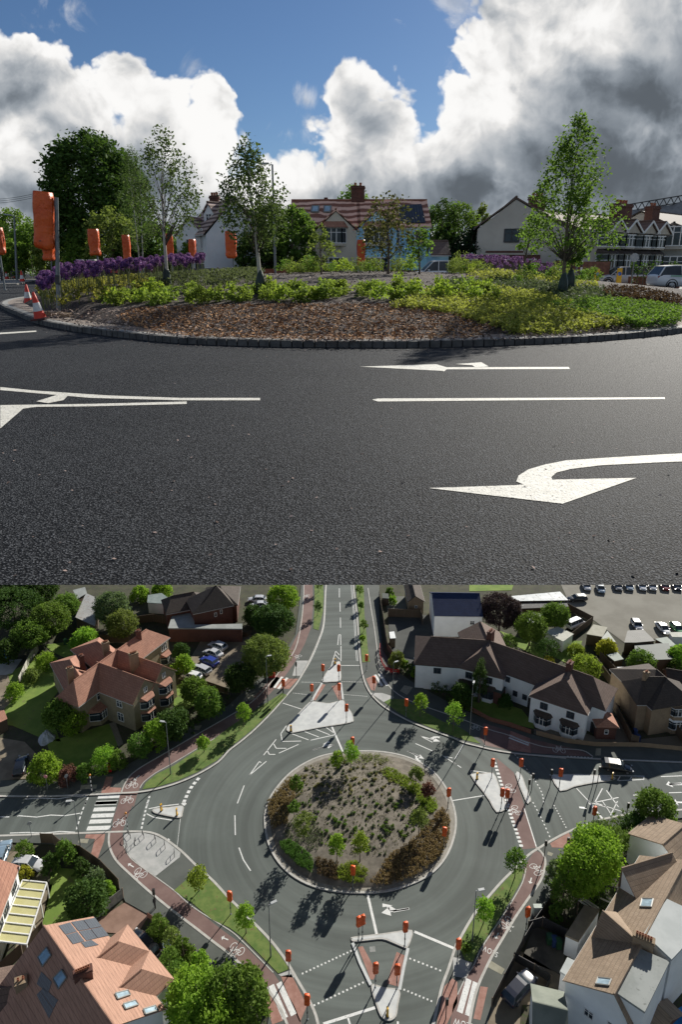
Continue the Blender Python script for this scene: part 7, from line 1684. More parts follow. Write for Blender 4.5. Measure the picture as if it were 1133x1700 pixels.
# --- young trees on the bed
def dh(py, p): return EYE + (D(566, py, p.y).z - EYE) - p.z
def utree(px, base, top, name, lab, prof, R_, ncl, per, leaf, seed, lm, bark, cb, bag=False, stems=1, tr=.05, cat='tree', **kw):
    p = UM(px, base); h = dh(top, p)
    o = make_tree(name, p, lab, cat, h, h * cb, R_, prof, ncl, per, leaf, seed, lm, bark, 'young trees on the near bed', tr=tr, stems=stems, **kw)
    if bag:
        b = MB(); b.lathe([(.10, 0), (.15, .08), (.15, .3), (.12, .5), (.07, .64), (.05, .7)], 14); rq = random.Random(seed); b.v = [(v[0] * rq.uniform(.8, 1.15), v[1] * rq.uniform(.8, 1.15), v[2]) for v in b.v]
        b.build('watering_bag', mat('bag_green', (.008, .022, .018), (.02, .045, .036), 5, .5, .6, 12), o, smooth=True)
    return o
utree(433, 488, 218, 'birch_tree', 'white stemmed birch in the middle, left of the thin street lamp', 'birch', 1.35, 150, 30, .05, 41, G_BIRCH, BIRCHBARK, .33, True, tr=.06, droop=.2, gap=.35, hollow=.25, crad=.3, lean=(-.25, 0), limbs=40)
utree(278, 478, 208, 'birch_tree', 'tall thin leaved birch rising beside the dark tree', 'birch', 1.75, 120, 26, .05, 42, G_BIRCH, BIRCHBARK, .36, True, tr=.06, droop=.25, gap=.4, hollow=.25, crad=.3, limbs=46, lean=(.15, 0))
utree(236, 466, 240, 'birch_tree', 'twin stemmed birch in front of the dark tree', 'birch', 2.2, 240, 32, .055, 43, leafmat('leaf_birch_green', (.05, .09, .03), (.11, .17, .055), .35), BIRCHBARK, .25, True, stems=2, tr=.06, droop=.2, gap=.25, hollow=.3, crad=.42, limbs=40)
utree(934, 492, 195, 'maple_tree', 'tall conical green tree with watering bags on the right of the bed', 'cone', 1.72, 240, 26, .05, 44, G_MAPLE, BARK, .27, True, tr=.055, gap=.25, hollow=.25, crad=.3, limbs=60)
utree(946, 484, 400, 'maple_tree', 'slim second stem with its own watering bag beside the conical tree', 'young', .55, 40, 22, .055, 45, G_MAPLE, BARK, .5, True, tr=.04, limbs=14)
utree(868, 464, 350, 'young_tree', 'slender young tree with sparse dark leaves before the grey gable', 'young', .75, 30, 18, .065, 46, G_MID, BARK, .42, tr=.045, gap=.3, hollow=.2, limbs=20, lean=(.3, 0))
utree(645, 455, 325, 'young_tree', 'bronze leaved young tree before the blue house', 'young', 1.5, 60, 22, .075, 47, leafmat('leaf_bronze', (.06, .06, .025), (.13, .13, .05), .3), BARK, .25, tr=.05, gap=.4, hollow=.2, limbs=34)
utree(697, 455, 378, 'young_tree', 'small fresh green young tree at the right of the blue house', 'young', .8, 30, 18, .07, 48, G_MAPLE, BARK, .35, tr=.04, gap=.3, hollow=.2)
utree(534, 456, 376, 'young_tree', 'small sparse young tree before the beige house', 'young', .8, 26, 18, .07, 49, G_OLIVE, BARK, .2, tr=.04, gap=.4, hollow=.2)

# --- background trees: (px centre, top, bottom, half width px, depth, material, kind, label)
BT = [(165, 226, 440, 74, 78, G_DARK, 'oak', 'great dark tree behind the twin stemmed birch'), (215, 260, 440, 50, 82, G_DARK, 'oak', 'right half companion of the great dark tree'), (118, 330, 440, 38, 76, G_DARK, 'oak', 'dark tree at the foot of the great dark tree'), (30, 350, 446, 36, 96, G_MID, 'round', 'green tree behind the thin left street lamp'), (5, 372, 446, 30, 90, G_DARK, 'round', 'dark tree cut by the left edge of the road'), (60, 372, 446, 34, 88, G_MID, 'round', 'green tree just left of the large wrapped signal'), (85, 385, 447, 28, 82, G_OLIVE, 'round', 'olive tree behind the large wrapped signal'),
      (24, 400, 447, 22, 80, G_MID, 'round', 'small bright tree beside the far road works'), (135, 380, 446, 26, 74, G_MID, 'young', 'thin green tree before the great dark tree'), (190, 350, 444, 40, 70, G_OLIVE, 'oak', 'olive tree behind the birches'), (262, 372, 444, 40, 74, G_MID, 'round', 'green tree left of the white gabled house'), (305, 402, 444, 28, 66, G_MID, 'round', 'green shrub tree before the white gabled house'), (228, 390, 446, 36, 72, G_DARK, 'round', 'dark shrubbery tree behind the birches'),
      (415, 348, 442, 32, 72, G_MID, 'round', 'green tree between the white house and the beige house'), (450, 340, 442, 36, 66, G_DARK, 'round', 'dark tree behind the thin street lamp'), (487, 345, 442, 34, 62, G_MAPLE, 'oak', 'light green spreading tree left of the beige house'), (430, 385, 444, 34, 62, G_DARK, 'round', 'dark green bush tree behind the middle birch'),
      (585, 311, 360, 36, 92, G_MID, 'round', 'treetop showing over the ridge of the striped roof'), (733, 334, 440, 30, 88, G_DARK, 'round', 'dark tree right of the blue house'), (760, 338, 440, 34, 94, G_MID, 'round', 'green tree behind the dark clipped bush'), (797, 340, 440, 20, 98, G_OLIVE, 'young', 'thin topped tree left of the grey gable'), (712, 345, 440, 26, 96, G_MID, 'round', 'tree behind the right end of the blue house'), (781, 380, 437, 30, 60, leafmat('leaf_yew', (.012, .026, .012), (.028, .05, .02), .1), 'round', 'dark clipped round bush before the grey gable'), (738, 372, 438, 22, 64, G_DARK, 'round', 'dark small tree beside the clipped bush')]
for i, (px, ty, by, hw, Y, lm, pf, lab) in enumerate(BT):
    Rr = hw / F * (Y / math.cos(PIT)) * .96 * .97; top = D(px, ty, Y).z; x = D(px, 440, Y).x
    big = Rr > 4
    make_tree('tree', (x, Y, 0), lab, 'tree', top, (.22 if pf != 'round' else .08) * top, Rr, pf, int(min(700, 90 + Rr * Rr * 14)), 40 if big else 32, .22 if big else .15, 500 + i, lm, crad=Rr * .25, tr=.1 + .015 * top, limbs=16, hollow=.5)
def uhedge(x0, x1, Y, h, m, label, seed, w=1.0):
    a, b = D(x0, 440, Y), D(x1, 440, Y); n = int((b - a).length * 14); rng_ = np.random.default_rng(seed)
    c = np.stack([rng_.random(n) * (b.x - a.x), (rng_.random(n) - .5) * w, rng_.random(n) ** .7 * h * (1 + .06 * np.sin(np.arange(n)))], axis=1)
    V, Fc = leaf_cloud(c, .3, 16, .09, rng_); o = thing('hedge', (a.x, Y, 0), label, 'hedge'); link('foliage', npmesh('hedge', V, Fc), m, o)
    mb = MB(); [mb.tube([(k * (b.x - a.x) / 8, 0, -.05), (k * (b.x - a.x) / 8, 0, h * .85)], .04, 5) for k in range(9)]; mb.build('stem', BARK, o)
uhedge(-40, 330, 84, 3.2, G_DARK, 'long dark hedge behind the left side of the roundabout', 61, 2)
uhedge(400, 500, 70, 2.6, G_DARK, 'dark hedge between the white and the beige house', 62, 1.6); uhedge(700, 800, 78, 3.0, G_DARK, 'dark hedge right of the blue house', 63, 1.6)
uhedge(1052, 1131, 50, 1.75, G_DARK, 'clipped green hedge before the right hand houses', 64, .8); uhedge(992, 1018, 54.6, 2.25, G_MID, 'bright hedge top above the brick wall', 65, .6)
uhedge(480, 560, 66, 2.0, G_MID, 'low leafy hedge in front of the beige house', 66, 1.2)
uhedge(-900, -30, 100, 9, G_DARK, 'tall tree belt beyond the left edge', 67, 5); uhedge(-40, 1240, 118, 6.5, G_DARK, 'far belt of dark trees behind the houses', 68, 4)

# --- houses. Each is placed by depth
STRIPE = tilemat('striped_tiles', (.17, .09, .07), (.22, .12, .09), .16, .22)
def stripemat(name, a_, b_, sc_, dist=1.5):
    m = bpy.data.materials.new(name); m.use_nodes = True; nt = m.node_tree; b = nt.nodes['Principled BSDF']; tc = nt.nodes.new('ShaderNodeTexCoord')
    sp = nt.nodes.new('ShaderNodeSeparateXYZ'); nt.links.new(tc.outputs['Object'], sp.inputs[0])
    n = noise(nt, tc.outputs['Object'], .35, 3, .5)
    h_ = node_math(nt, 'ADD', node_math(nt, 'MULTIPLY', sp.outputs[2], sc_), node_math(nt, 'MULTIPLY', n.outputs[0], dist))
    w = node_math(nt, 'PINGPONG', h_, .5); n2 = noise(nt, tc.outputs['Object'], 9, 4, .6)
    f = ramp(nt, node_math(nt, 'ADD', w, node_math(nt, 'MULTIPLY', node_math(nt, 'SUBTRACT', n2.outputs[0], .5), .25)), .16, .34)
    nt.links.new(mixcol(nt, f, a_, b_), b.inputs['Base Color']); b.inputs['Roughness'].default_value = .85; return m
ST1 = stripemat('striped_roof_tiles', (.24, .10, .065), (.80, .50, .38), 1.7, 1.6); ST2 = stripemat('striped_roof_tiles_brown', (.12, .075, .06), (.5, .38, .33), 2.6, .6)
CREAM = mat('cream_render', (.60, .55, .45), (.68, .63, .53), .6, .9, .4, 25); BLUEW = mat('pale_blue_render', (.36, .66, .85), (.41, .71, .88), .6, .9, .2, 25); WHITEU = mat('white_roughcast', (.78, .79, .80), (.86, .87, .88), .8, .9, .5, 25); GREYW = mat('grey_roughcast', (.50, .47, .41), (.57, .54, .475), .5, .95, .8, 30)
def xz(px, py, Y): p = D(px, py or 400, Y); return p.x, p.z
Y = 66.0
# semi-detached pair: beige left, blue right
x0, zr = xz(486, 334, Y + 4); x1 = xz(708, 334, Y + 4)[0]; xm = xz(597, 334, Y)[0]; ze = xz(486, 379, Y)[1]; print('eave', ze, 'ridge', zr)
H = House('semi_detached_house', (xm, Y, 0), 'pair of houses, beige left and pale blue right, under one striped pink roof', 'house', CREAM, ST1, 0)
wb = MB(); 
H.wing((x0, Y + 4.5), (xm, Y + 4.5), 4.5, 4.5, ze, zr, (0, 0), key='m'); H.wing((xm, Y + 4.5), (x1, Y + 4.5), 4.5, 4.5, ze, zr, (0, 0), key='n', wallmb=wb)
zg = xz(558, 350, Y - 1)[1]
xa = xz(558, 0, Y - 1)[0]; H.wing((xa, Y - 1), (xa, Y + 4), 2.15, 2.15, ze - .3, zg, (0, 0), key='g', over=.25)
xb = xz(625, 0, Y - 1)[0]; H.wing((xb, Y - .9), (xb, Y + 4), 2.15, 2.15, ze - .3, zg, (0, 0), key='h', over=.25, wallmb=wb)
xc = xz(690, 0, Y - .2)[0]
H.bay('g3', .55, 3.3, 4.9, 2.3, .6, roofm=TILE_RED, panes=3, base=.3); H.bay('h3', .5, 3.3, 4.9, 2.3, .6, roofm=TILE_RED, panes=3, base=.3)
H.bay('g3', .62, 0, 2.3, 2.3, .6, panes=3); H.bay('h3', .5, 0, 2.3, 2.6, .6, panes=4)
H.win('m2', .9, 4.1, 1.1, 1.3, 2); H.win('n2', .12, 4.1, 1.1, 1.3, 2)
wb.build('blue_wall', BLUEW, H.root, org=H.o)['label'] = 'pale blue rendered wall of the right hand half'
H.chimney((xz(594, 0, Y + 4.5)[0], Y + 4.5), zr - 1.2, zr + 1.35, 1.3, .8, 2, 0); H.chimney((xz(542, 0, Y + 5)[0], Y + 5), zr - 1, zr + .35, .3, .3, 0, 0)
def onroof(px, py):
    lo, hi = 0, 1
    for k in range(30):
        m_ = (lo + hi) / 2; yy = Y + 4.5 * m_; q = D(px, py, yy); zz = ze + (zr - ze) * m_
        if q.z > zz: lo = m_
        else: hi = m_
    return D(px, py, Y + 4.5 * lo)
for q in (((519, 345), (530, 345), (529, 355), (517, 355)), ((539, 345), (550, 345), (549, 355), (538, 355)), ((501, 356), (511, 356), (510, 365), (499, 365))): H.skylight([onroof(*p) for p in q])
q = [onroof(*p) for p in ((662, 344), (700, 342), (707, 373), (664, 373))]; H.poly('dark_tiled_patch', [p + Vector((0, -.12, .16)) for p in q], mat('dark_pantiles', (.02, .025, .035), (.06, .07, .085), 2.5, .5, wave=(1.2, 'X', (.015, .018, .025), 0, .5)), .03)
H.win('n2', .5, 3.9, 1.0, 1.2, 2); H.finish()
# white gabled house
Y = 64.0; H = House('white_gabled_house', (D(345, 440, Y).x, Y, 0), 'white house with a striped brown roof, dormer and chimney at the left', 'house', WHITEU, ST2, 0)
xg = xz(355, 0, Y)[0]; ze = xz(345, 391, Y)[1]; zr = xz(384, 338, Y + 4)[1]; xr = xz(401, 0, Y + 4)[0]
H.wing((xz(388, 340, Y)[0], Y), (xz(343, 340, Y + 9)[0], Y + 9), 3.0, 3.2, ze, zr, (0, 0), key='m')
H.wing((xz(310, 0, Y)[0], Y + 1.5), (xz(338, 0, Y + 5)[0], Y + 6), 1.5, 1.5, ze, xz(311, 362, Y + 1)[1], (0, 0), key='g', over=.15)
H.win('m0', .16, 3.9, .9, 1.7, 2); H.bay('m0', .2, 0, 2.2, 2.0, .7, roofm=TILE_BROWN); H.win('g3', .5, 3.4, .8, 1.0, 2); H.win('m3', .3, 1.0, 1.2, .8, 3)
H.chimney((xz(360, 0, Y + 5.5)[0], Y + 5.5), zr - 1, zr + .75, .9, .7, 3, 0)
p_ = Vector((xz(353, 0, Y + 2.5)[0], Y + 2.5, 0)); n_ = Vector((-.6, -.8, 0)); tw = MB(); H.wing(p_ + n_ * .3, p_ - n_ * 2.2, .8, .8, ze + 2.0, ze + 2.9, (0, 0), over=.12, key='d'); H.win('d3', .5, ze + 1.6, .7, .8, 2); H.finish()
# grey gable end house
Y = 58.0; H = House('grey_gabled_house', (D(860, 440, Y).x, Y, 0), 'house showing a broad grey roughcast gable with one dark window', 'house', GREYW, TILE_BROWN, 0); H.trim = DARKMETAL
xa = xz(853, 0, Y)[0]; zr = xz(853, 330, Y)[1]; ze = xz(794, 380, Y)[1]; wl = xz(853, 0, Y)[0] - xz(794, 0, Y)[0]; wr = xz(925, 0, Y)[0] - xa
H.wing((xa, Y), (xa + 1.5, Y + 11), wl + .3, wl + 1.4, ze, zr, (0, 0), key='g', gable_over=.1)
gp = H.edges['g3']; fr_ = (xz(877, 0, Y)[0] - gp[0].x) / (gp[1].x - gp[0].x)
H.win('g3', min(.95, max(.05, (xz(850, 0, Y)[0] - gp[0].x) / (gp[1].x - gp[0].x))), xz(850, 391, Y)[1], 1.2, 1.0, 2, frame=DARKMETAL)
MB().beam(Vector((xz(808, 0, Y)[0], Y - .06, 2.6)), Vector((xz(945, 0, Y)[0], Y - .06, 2.6)), .12, .25).build('brick_band', BRICK, H.root, org=H.o)
H.chimney((xz(882, 0, Y + 5)[0], Y + 4), zr - 2, zr + .45, 1.3, .8, 3, 0); H.finish()
Yg = 55.0; H = House('garage', (D(870, 440, Yg).x, Yg, 0), 'low garage with a pale sheet roof below the grey gable', 'garage', BRICK, TILE_BROWN, 0)
H.flat([(xz(800, 0, Yg)[0], Yg), (xz(903, 0, Yg)[0], Yg), (xz(903, 0, Yg)[0], Yg + 2.8), (xz(805, 0, Yg)[0], Yg + 2.8)], xz(850, 423, Yg)[1], mat('pale_sheet_roof', (.42, .38, .32), (.5, .46, .4), 1, .8), .14); H.finish()
Y = 60.0; H = House('blue_lean_to', (D(730, 440, Y).x, Y, 0), 'small tiled roof on posts right of the blue house', 'porch', BLUEW, TILE_BROWN, 0)
H.wing((xz(715, 0, Y + 2)[0], Y + 2), (xz(742, 0, Y + 2)[0], Y + 2), 2, 2, 2.35, 3.5, (0, 0), key='m'); H.finish()
# terrace on the right
TERR = TILE_BROWN; Y = 52.0
H = House('brick_terrace', (D(1010, 440, Y).x, Y, 0), 'brick and render terrace with white bay windows and tall chimneys on the right', 'terrace', mat('terrace_render', (.46, .42, .35), (.54, .5, .42), .6, .9, .4, 25), TERR, 0)
def P2(px, Y_): return (xz(px, 0, Y_)[0], Y_)
a_, b_ = Vector((*P2(968, 56), 0)), Vector((*P2(1099, 63), 0)); dr = (b_ - a_).normalized(); nn = Vector((-dr.y, dr.x, 0))
ze = xz(1000, 383, 56)[1]; zr = xz(1026, 356, 62)[1]; print('terr', ze, zr)
ra, rb = a_ + nn * 4.6, b_ + nn * 4.6
H.wing(ra, rb, 4.6, 4.6, ze, zr, (0, 0), key='m')
Lr = (H.edges['m2'][0] - H.edges['m2'][1]).length
for i, px in enumerate((1008, 1034, 1062, 1084)):
    e0, e1 = H.edges['m2']; best = min((abs(((e0.lerp(e1, k / 200)).x / (e0.lerp(e1, k / 200)).y) - ray(px, 400)[0] / ray(px, 400)[1]), k / 200) for k in range(201)); u = best[1]
    H.bay('m2', u, 0, 2.5, 2.5, .8, roofm=TILE_DARK, panes=3); H.bay('m2', u, 2.9, ze - .15, 2.5, .8, panes=3, base=.3)
    c_ = e0.lerp(e1, u); tw = MB(); H.wing(c_ - nn * .95, c_ + nn * 2.6, 1.25, 1.25, ze - .05, ze + .85, (0, 0), over=.1, wallmb=tw, key='q%d' % i); H.walls.quad(*[tw.v[j] for j in tw.f[4]])
    for s_ in (-1, 1): MB().beam(c_ - nn * 1.14 + dr * 1.3 * s_ + Vector((0, 0, ze - .02)), c_ - nn * 1.14 + Vector((0, 0, ze + .96)), .05, .15).build('bargeboard', white, H.root, org=H.o)
for px, yy_, hh, w_ in ((1026, 60, 340, 2.1), (1078, 68, 344, 1.3)): H.chimney(P2(px, yy_), zr - 2, xz(px, hh, yy_)[1], w_, .8, 4 if w_ > 2 else 2, math.atan2(dr.y, dr.x))
H.finish()
Y = 72.0; H = House('scaffolded_house', (D(1110, 440, Y).x, Y, 0), 'pale house with a striped dark roof at the right end of the terrace', 'house', GREYW, mat('striped_dark_roof', (.05, .042, .036), (.07, .06, .052), 2, .85, wave=(1.0, 'DIAGONAL', (.2, .17, .15), .2, .55)), 0)
H.wing((xz(1060, 0, 70)[0], 70), (xz(1100, 0, 82)[0] + 3, 80), 4.5, 4.8, xz(1090, 388, 66)[1], xz(1058, 357, 70)[1] + .3, (0, 0), key='m')
H.wing((xz(1108, 0, 66)[0], 65), (xz(1112, 0, 72)[0], 73), 2.6, 2.6, xz(1105, 392, 65)[1], xz(1105, 372, 65)[1], (0, 0), key='n'); H.bay('n3', .5, 3, 5, 3.4, .7, panes=4, base=.3); H.bay('n3', .5, 0, 2.4, 3.4, .7, panes=4); H.finish()
# temporary roof sheeting and truss behind the right hand houses
o = thing('scaffold_roof', (xz(1090, 0, 84)[0], 84, 0), 'grey sheeted scaffold roof with a lattice edge at the far right', 'scaffolding'); org = Vector(o.location)
A_, B_, C_, D_ = D(1036, 352, 84), D(1180, 328, 84), D(1180, 385, 80), D(1036, 392, 80)
n_, m2 = 16, 6; mb = MB(); 
for i in range(n_ + 1):
    for j in range(m2 + 1): q = A_.lerp(B_, i / n_).lerp(D_.lerp(C_, i / n_), j / m2); mb.v.append((q.x, q.y + .25 * math.sin(i * 2.2 + j), q.z + .12 * math.sin(i * 1.3 + j * 2)))
for i in range(n_):
    for j in range(m2): a = i * (m2 + 1) + j; mb.f.append((a, a + 1, a + m2 + 2, a + m2 + 1)); mb.mi.append(0)
mb.build('sheeting', mat('grey_sheeting', (.14, .145, .15), (.24, .245, .25), .8, .6, fine=(2.5, (.4, .41, .42), .68)), o, smooth=True, org=org)
mb = MB(); up = Vector((0, 0, .75)); mb.beam(A_, B_, .12, .12); mb.beam(A_ + up, B_ + up, .12, .12)
for i in range(24): mb.beam(A_.lerp(B_, i / 24) + (up if i % 2 else Vector()), A_.lerp(B_, (i + 1) / 24) + (Vector() if i % 2 else up), .08, .08)
mb.build('lattice_truss', DARKMETAL, o, org=org)
for px in (1040, 1085, 1130): q = D(px, 352, 84); MB().tube([(q.x, 84, 0), (q.x, 84, q.z)], .06, 6).build('scaffold_pole', DARKMETAL, o, org=org)
# garden walls and fences
def uf(pts, h, m, label, **kw): return fence('garden_fence', pts, h, m, label, **kw)
def brickpost(px, Y_, h, label, grp='brick piers in the garden fences'):
    p = D(px, 440, Y_); p.z = 0; o = thing('brick_pier', p, label, 'pier', grp); MB().box((0, 0, h / 2), (.5, .5, h)).build('shaft', BRICK, o); MB().box((0, 0, h + .05), (.62, .62, .12)).build('cap', CONC, o)
uf([(xz(770, 0, 53)[0], 53, 0), (xz(945, 0, 51)[0], 51, 0)], 1.75, FENCEM, 'dark board fence below the grey gable')
for px in (786, 846, 883, 930): brickpost(px, 52.4, 1.95, {786: 'leftmost brick pier of the fence below the grey gable', 846: 'second brick pier of the fence below the grey gable', 883: 'third brick pier of the fence below the grey gable', 930: 'rightmost brick pier of the fence, behind the conical tree'}[px])
uf([(xz(935, 0, 54)[0], 54, 0), (xz(1018, 0, 53)[0], 53, 0)], 1.85, WALLM, 'brick wall and fence right of the conical tree', posts=False, cat='wall', t=.25)
uf([(xz(1052, 0, 51)[0], 51, 0), (xz(1140, 0, 50)[0], 50, 0)], .8, WALLM, 'low brick wall under the clipped hedge on the right', posts=False, cat='wall', t=.25)
uf([(xz(318, 0, 56)[0], 56, 0), (xz(400, 0, 56)[0], 56, 0)], 1.35, mat('grey_fence', (.09, .085, .08), (.14, .13, .12), 2, .9), 'weathered grey fence below the white gabled house')
uf([(xz(398, 0, 57)[0], 57, 0), (xz(478, 0, 57)[0], 57, 0)], 1.3, mat('terracotta_wall', (.2, .06, .035), (.26, .09, .05), 2, .9), 'reddish brick wall behind the middle birch', posts=False, cat='wall', t=.2)
uf([(xz(640, 0, 58)[0], 58, 0), (xz(775, 0, 58)[0], 58, 0)], 1.2, FENCEM, 'dark fence in front of the blue house')
uf([(xz(100, 0, 70)[0], 70, 0), (xz(330, 0, 70)[0], 70, 0)], 1.8, FENCEM, 'dark fence under the great dark tree')
for px, l in ((134, 'leftmost brick pier under the great dark tree'), (154, 'second brick pier under the great dark tree'), (254, 'brick pier behind the purple flowers')): brickpost(px, 64, 2.0, l, 'brick piers under the great dark tree')
# street furniture
p = UM(97, 528); p = U(97, 526, .15)
s1 = signal(p, 'large wrapped signal on a thick pole at the near left of the bed', (dh(320, p)),   .52, .42, 1.5, .1, 0, 'upper wrapped traffic signals', -.33, True, lean=.10)
MB().box((.0, 0, .07), (.75, .5, .12)).build('timber_foot', mat('timber_foot', (.22, .15, .09), (.3, .21, .13), 3, .85), s1)
p = U(86, 470); signal(p, 'wrapped signal standing just behind the large near one', dh(335, p), .75, .6, 1.9, .3, 1, 'upper wrapped traffic signals', -.5, False, lean=.09)
US = [(2, 470, 378, .55, 'wrapped signal cut by the left edge'), (163, 452, 380, .55, 'wrapped signal before the great dark tree'), (210, 452, 390, .38, 'narrow wrapped signal seen between the birch stems'), (286, 452, 388, .42, 'wrapped signal right of the tall thin birch'), (319, 452, 397, .32, 'small wrapped signal beside the white gabled house'), (388, 452, 384, .55, 'wrapped signal left of the middle birch'), (597, 448, 398, .42, 'wrapped signal in front of the beige and blue houses')]
for i, (px, by, ty, w, lab) in enumerate(US):
    p = D(px, 440, 46); p.z = 0
    if px == 1140: p = Vector((xz(1150, 0, 22)[0], 22, 0))
    h = dh(ty, p); signal(p, lab, h, w * 1.25, .45, 1.65 if px != 319 else 1.3, (i * .9) % .7 - .3, i % 3, 'upper wrapped traffic signals', -.12 if i % 2 else .1)
o = lamp(D(457, 440, 55) * 1.0 - Vector((0, 0, D(457, 440, 55).z)), 'tall thin street lamp right of the middle birch', D(457, 273, 55).z, math.pi, 'street lamps beyond the near bed', (.11, .07))
lamp(D(24, 440, 70) - Vector((0, 0, D(24, 440, 70).z)), 'street lamp among the trees at the far left', D(24, 358, 70).z, math.pi, 'street lamps beyond the near bed', (.11, .07)).rotation_euler[1] = -.1
lamp(D(959, 440, 50) - Vector((0, 0, D(959, 440, 50).z)), 'short pale lamp column right of the conical tree', 3.4, 0, 'street lamps beyond the near bed', (.07, .06))
# bollards, beacon, sign
bollard(Vector((xz(998, 0, 49)[0], 49, 0)), 'left yellow bollard on the island beyond the bed', .3, 1.35, 'yellow bollards beyond the bed'); bollard(Vector((xz(1036, 0, 49)[0], 49, 0)), 'right yellow bollard on the island beyond the bed', -.2, 1.4, 'yellow bollards beyond the bed')
def place(o, p): o.location = p; return o
o = post_sign(1, 455, 1030, 2.9, 'black and white striped beacon pole right of the conical tree', True); o.location = (xz(971, 0, 50)[0], 50, 0)
o = post_sign(1, 455, 1030, 2.4, 'round sign on a grey post before the terrace', False, SIGNW); o.location = (xz(1058, 0, 49)[0], 49, 0)
# cones
cone(U(47, 505, .1), 'upright red cone at the left rim of the bed', 1.02); cone(U(67, 530, .14), 'battered red cone leaning beside the large wrapped signal', 1.0, (.12, -.1))
for px, py, lab in ((12, 459, 'cone among the road works at the far left'), (37, 464, 'cone beside the dark post at the far left'), (67, 451, 'distant cone behind the large signal'), (25, 449, 'distant cone by the far kerb'), (1009, 457, 'cone by the brick wall behind the bollards'), (22, 457, 'cone standing under the far left barrier'), (1078, 462, 'cone beside the parked silver car')):
    cone(U(px, py + 5), lab, 1.45)
# far left traffic island, far right paving, crossing marks
def upoly(name, pts, m, z, th=0): return sheet(name, UU(*pts), z, m, th)
UCON = mat('far_paving', (.20, .19, .17), (.27, .26, .235), 1.2, .85)
upoly('traffic_island', [(-60, 474), (28, 473), (62, 466), (55, 463), (10, 465), (-60, 466)], UCON, .004, .1)
sheet('traffic_island', [(xz(962, 0, 50)[0], 50), (xz(985, 0, 47)[0], 47), (xz(1050, 0, 47)[0], 47), (xz(1085, 0, 50)[0], 50), (xz(1070, 0, 52)[0], 52), (xz(970, 0, 52)[0], 52)], .004, UCON, .1)
sheet('pavement', [(-70, 76), (-20, 76), (-20, 66), (-32, 70), (-70, 70)], .005, UCON, .1)
sheet('pavement', [(18, 62), (70, 62), (70, 54), (34, 56), (18, 58)], .005, UCON, .1)
for q in [((1028, 478), (1046, 478), (1047, 480), (1029, 480)), ((1056, 479), (1070, 479), (1071, 481), (1057, 481)), ((1000, 463 + 9), (1022, 471.5), (1022, 473), (1000, 473)), ((1040, 470.5), (1058, 470), (1058, 471.5), (1040, 472)), ((1068, 470), (1080, 470), (1081, 471.5), (1069, 471.5)), ((62, 473), (120, 471), (120, 473), (62, 475)), ((-20, 461), (20, 460), (20, 461), (-20, 462)), ((940, 476), (975, 475), (975, 476.5), (940, 477.5))]: mark('lane_line', UU(*q), .005)
for q in [((48, 462), (64, 462)), ((48, 462), (62, 458))]: pass
# cars
p = U(1120, 483); place_car(p + Vector((1.2, 1.0, 0)), math.pi * 0 + .05, 'silver estate car with a green stripe driving off at the right edge', 'white', 'estate', None, 'car', 'moving_car', 4.7, 1.6)
gs = MB(); c0 = p + Vector((1.2, 1.0, 0)); gs.beam(c0 + Vector((-1.6, -.965, .93)), c0 + Vector((2.0, -.965, .90)), .03, .06)
est = [o for o in bpy.data.objects if o.get('label', '').startswith('silver estate car with')][0]
gm = gs.build('green_stripe', mat('stripe_green', (.03, .35, .1), (.04, .4, .13), 3, .4), est, org=c0)
MB().box(c0 + Vector((-.2, 0, 1.56)), (.35, .8, .12)).build('roof_sign', mat('roof_sign_yellow', (.6, .5, .06), (.7, .6, .1), 4, .5), est, org=c0)
p = U(725, 456); p.z = 0; place_car(D(726, 440, 55) - Vector((0, 0, D(726, 440, 55).z)), math.pi + .1, 'white car passing behind the crest of the bed', 'white', 'hatch', None, 'car', 'moving_car', 4.5, 1.95)
place_car(Vector((xz(1040, 0, 53)[0], 53, 0)), math.pi, 'grey silver car parked in front of the terrace', 'silver', 'hatch', None, 'car', 'parked_car', 4.3, 1.45)
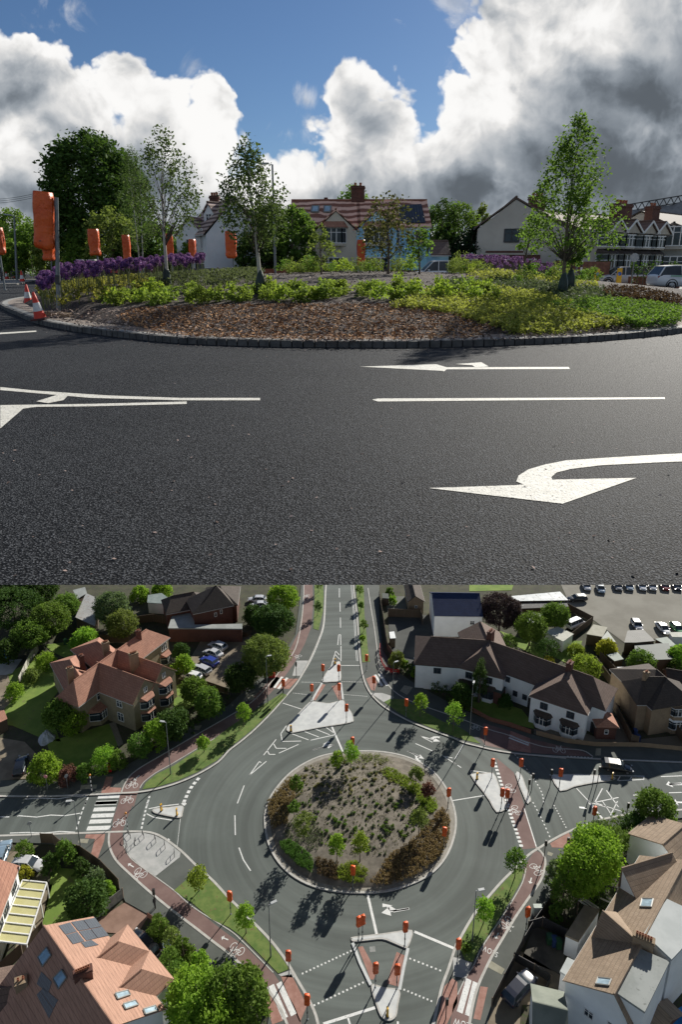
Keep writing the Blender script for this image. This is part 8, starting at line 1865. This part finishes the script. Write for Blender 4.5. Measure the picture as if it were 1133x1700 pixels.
# small things beyond the flowers
o = thing('banner', D(185, 440, 60) - Vector((0, 0, D(185, 440, 60).z)), 'red notice board with pale lettering under the great dark tree', 'sign'); MB().box((0, 0, 1.35), (1.0, .06, .8)).build('board', mat('board_red', (.35, .03, .03), (.4, .05, .05), 4, .6), o)
for s_ in (-.4, .4): MB().box((s_, .05, .7), (.07, .07, 1.5)).build('post', POSTM, o)
person(D(411, 440, 54) - Vector((0, 0, D(411, 440, 54).z)), 2.9, 'person in a teal hooded coat crouching low beyond the flowers', (.05, .25, .25), 1.55)
o = thing('wheelbarrow', U(20, 466), 'dark frame barrier of the road works at the far left', 'barrier'); mb = MB()
o.name = 'works_barrier'
mb.beam((0, 0, .95), (1.3, 0, .95), .05, .08); mb.beam((0, 0, .5), (1.3, 0, .5), .05, .08)
for s_ in (0, 1.3): mb.beam((s_, -.3, 0), (s_, 0, 1.0), .05, .05); mb.beam((s_, .3, 0), (s_, 0, 1.0), .05, .05)
mb.build('frame', DARKMETAL, o)
def postU(px, py, h, lab): o = thing('post', U(px, py), lab, 'post'); MB().tube([(0, 0, -.05), (0, 0, h)], .09, 8).lathe([(.09, h), (.05, h + .06), (0, h + .07)], 8).build('shaft', DARKMETAL, o)
postU(31, 465, 1.15, 'dark bollard post at the far left road works'); postU(3, 468, 1.3, 'pale foot of the sign post at the left edge')
# overhead wires
def wire(pts, lab):
    a, b = Vector(pts[0]), Vector(pts[1]); P = [a.lerp(b, k / 16) - Vector((0, 0, 1.2 * (1 - (2 * k / 16 - 1) ** 2))) for k in range(17)]
    o = tag(MB().tube(P, .02, 4).build('overhead_wire', DARKMETAL), lab, 'wire', 'overhead wires at the left')
wp = thing('utility_pole', (D(125, 440, 86).x, 86, 0), 'utility pole hidden in the great dark tree', 'utility pole'); MB().tube([(0, 0, -.1), (0, 0, 11)], [.14, .1], 8).build('pole', BARK, wp); MB().box((0, 0, 10.6), (1.8, .1, .12)).build('crossarm', BARK, wp)
for k, y in enumerate((318, 324, 330)): wire((D(-120, y, 80), Vector((D(125, 440, 86).x + (k - 1) * .7, 86, 10.8))), ['upper', 'middle', 'lower'][k] + ' thin wire crossing the sky at the far left')
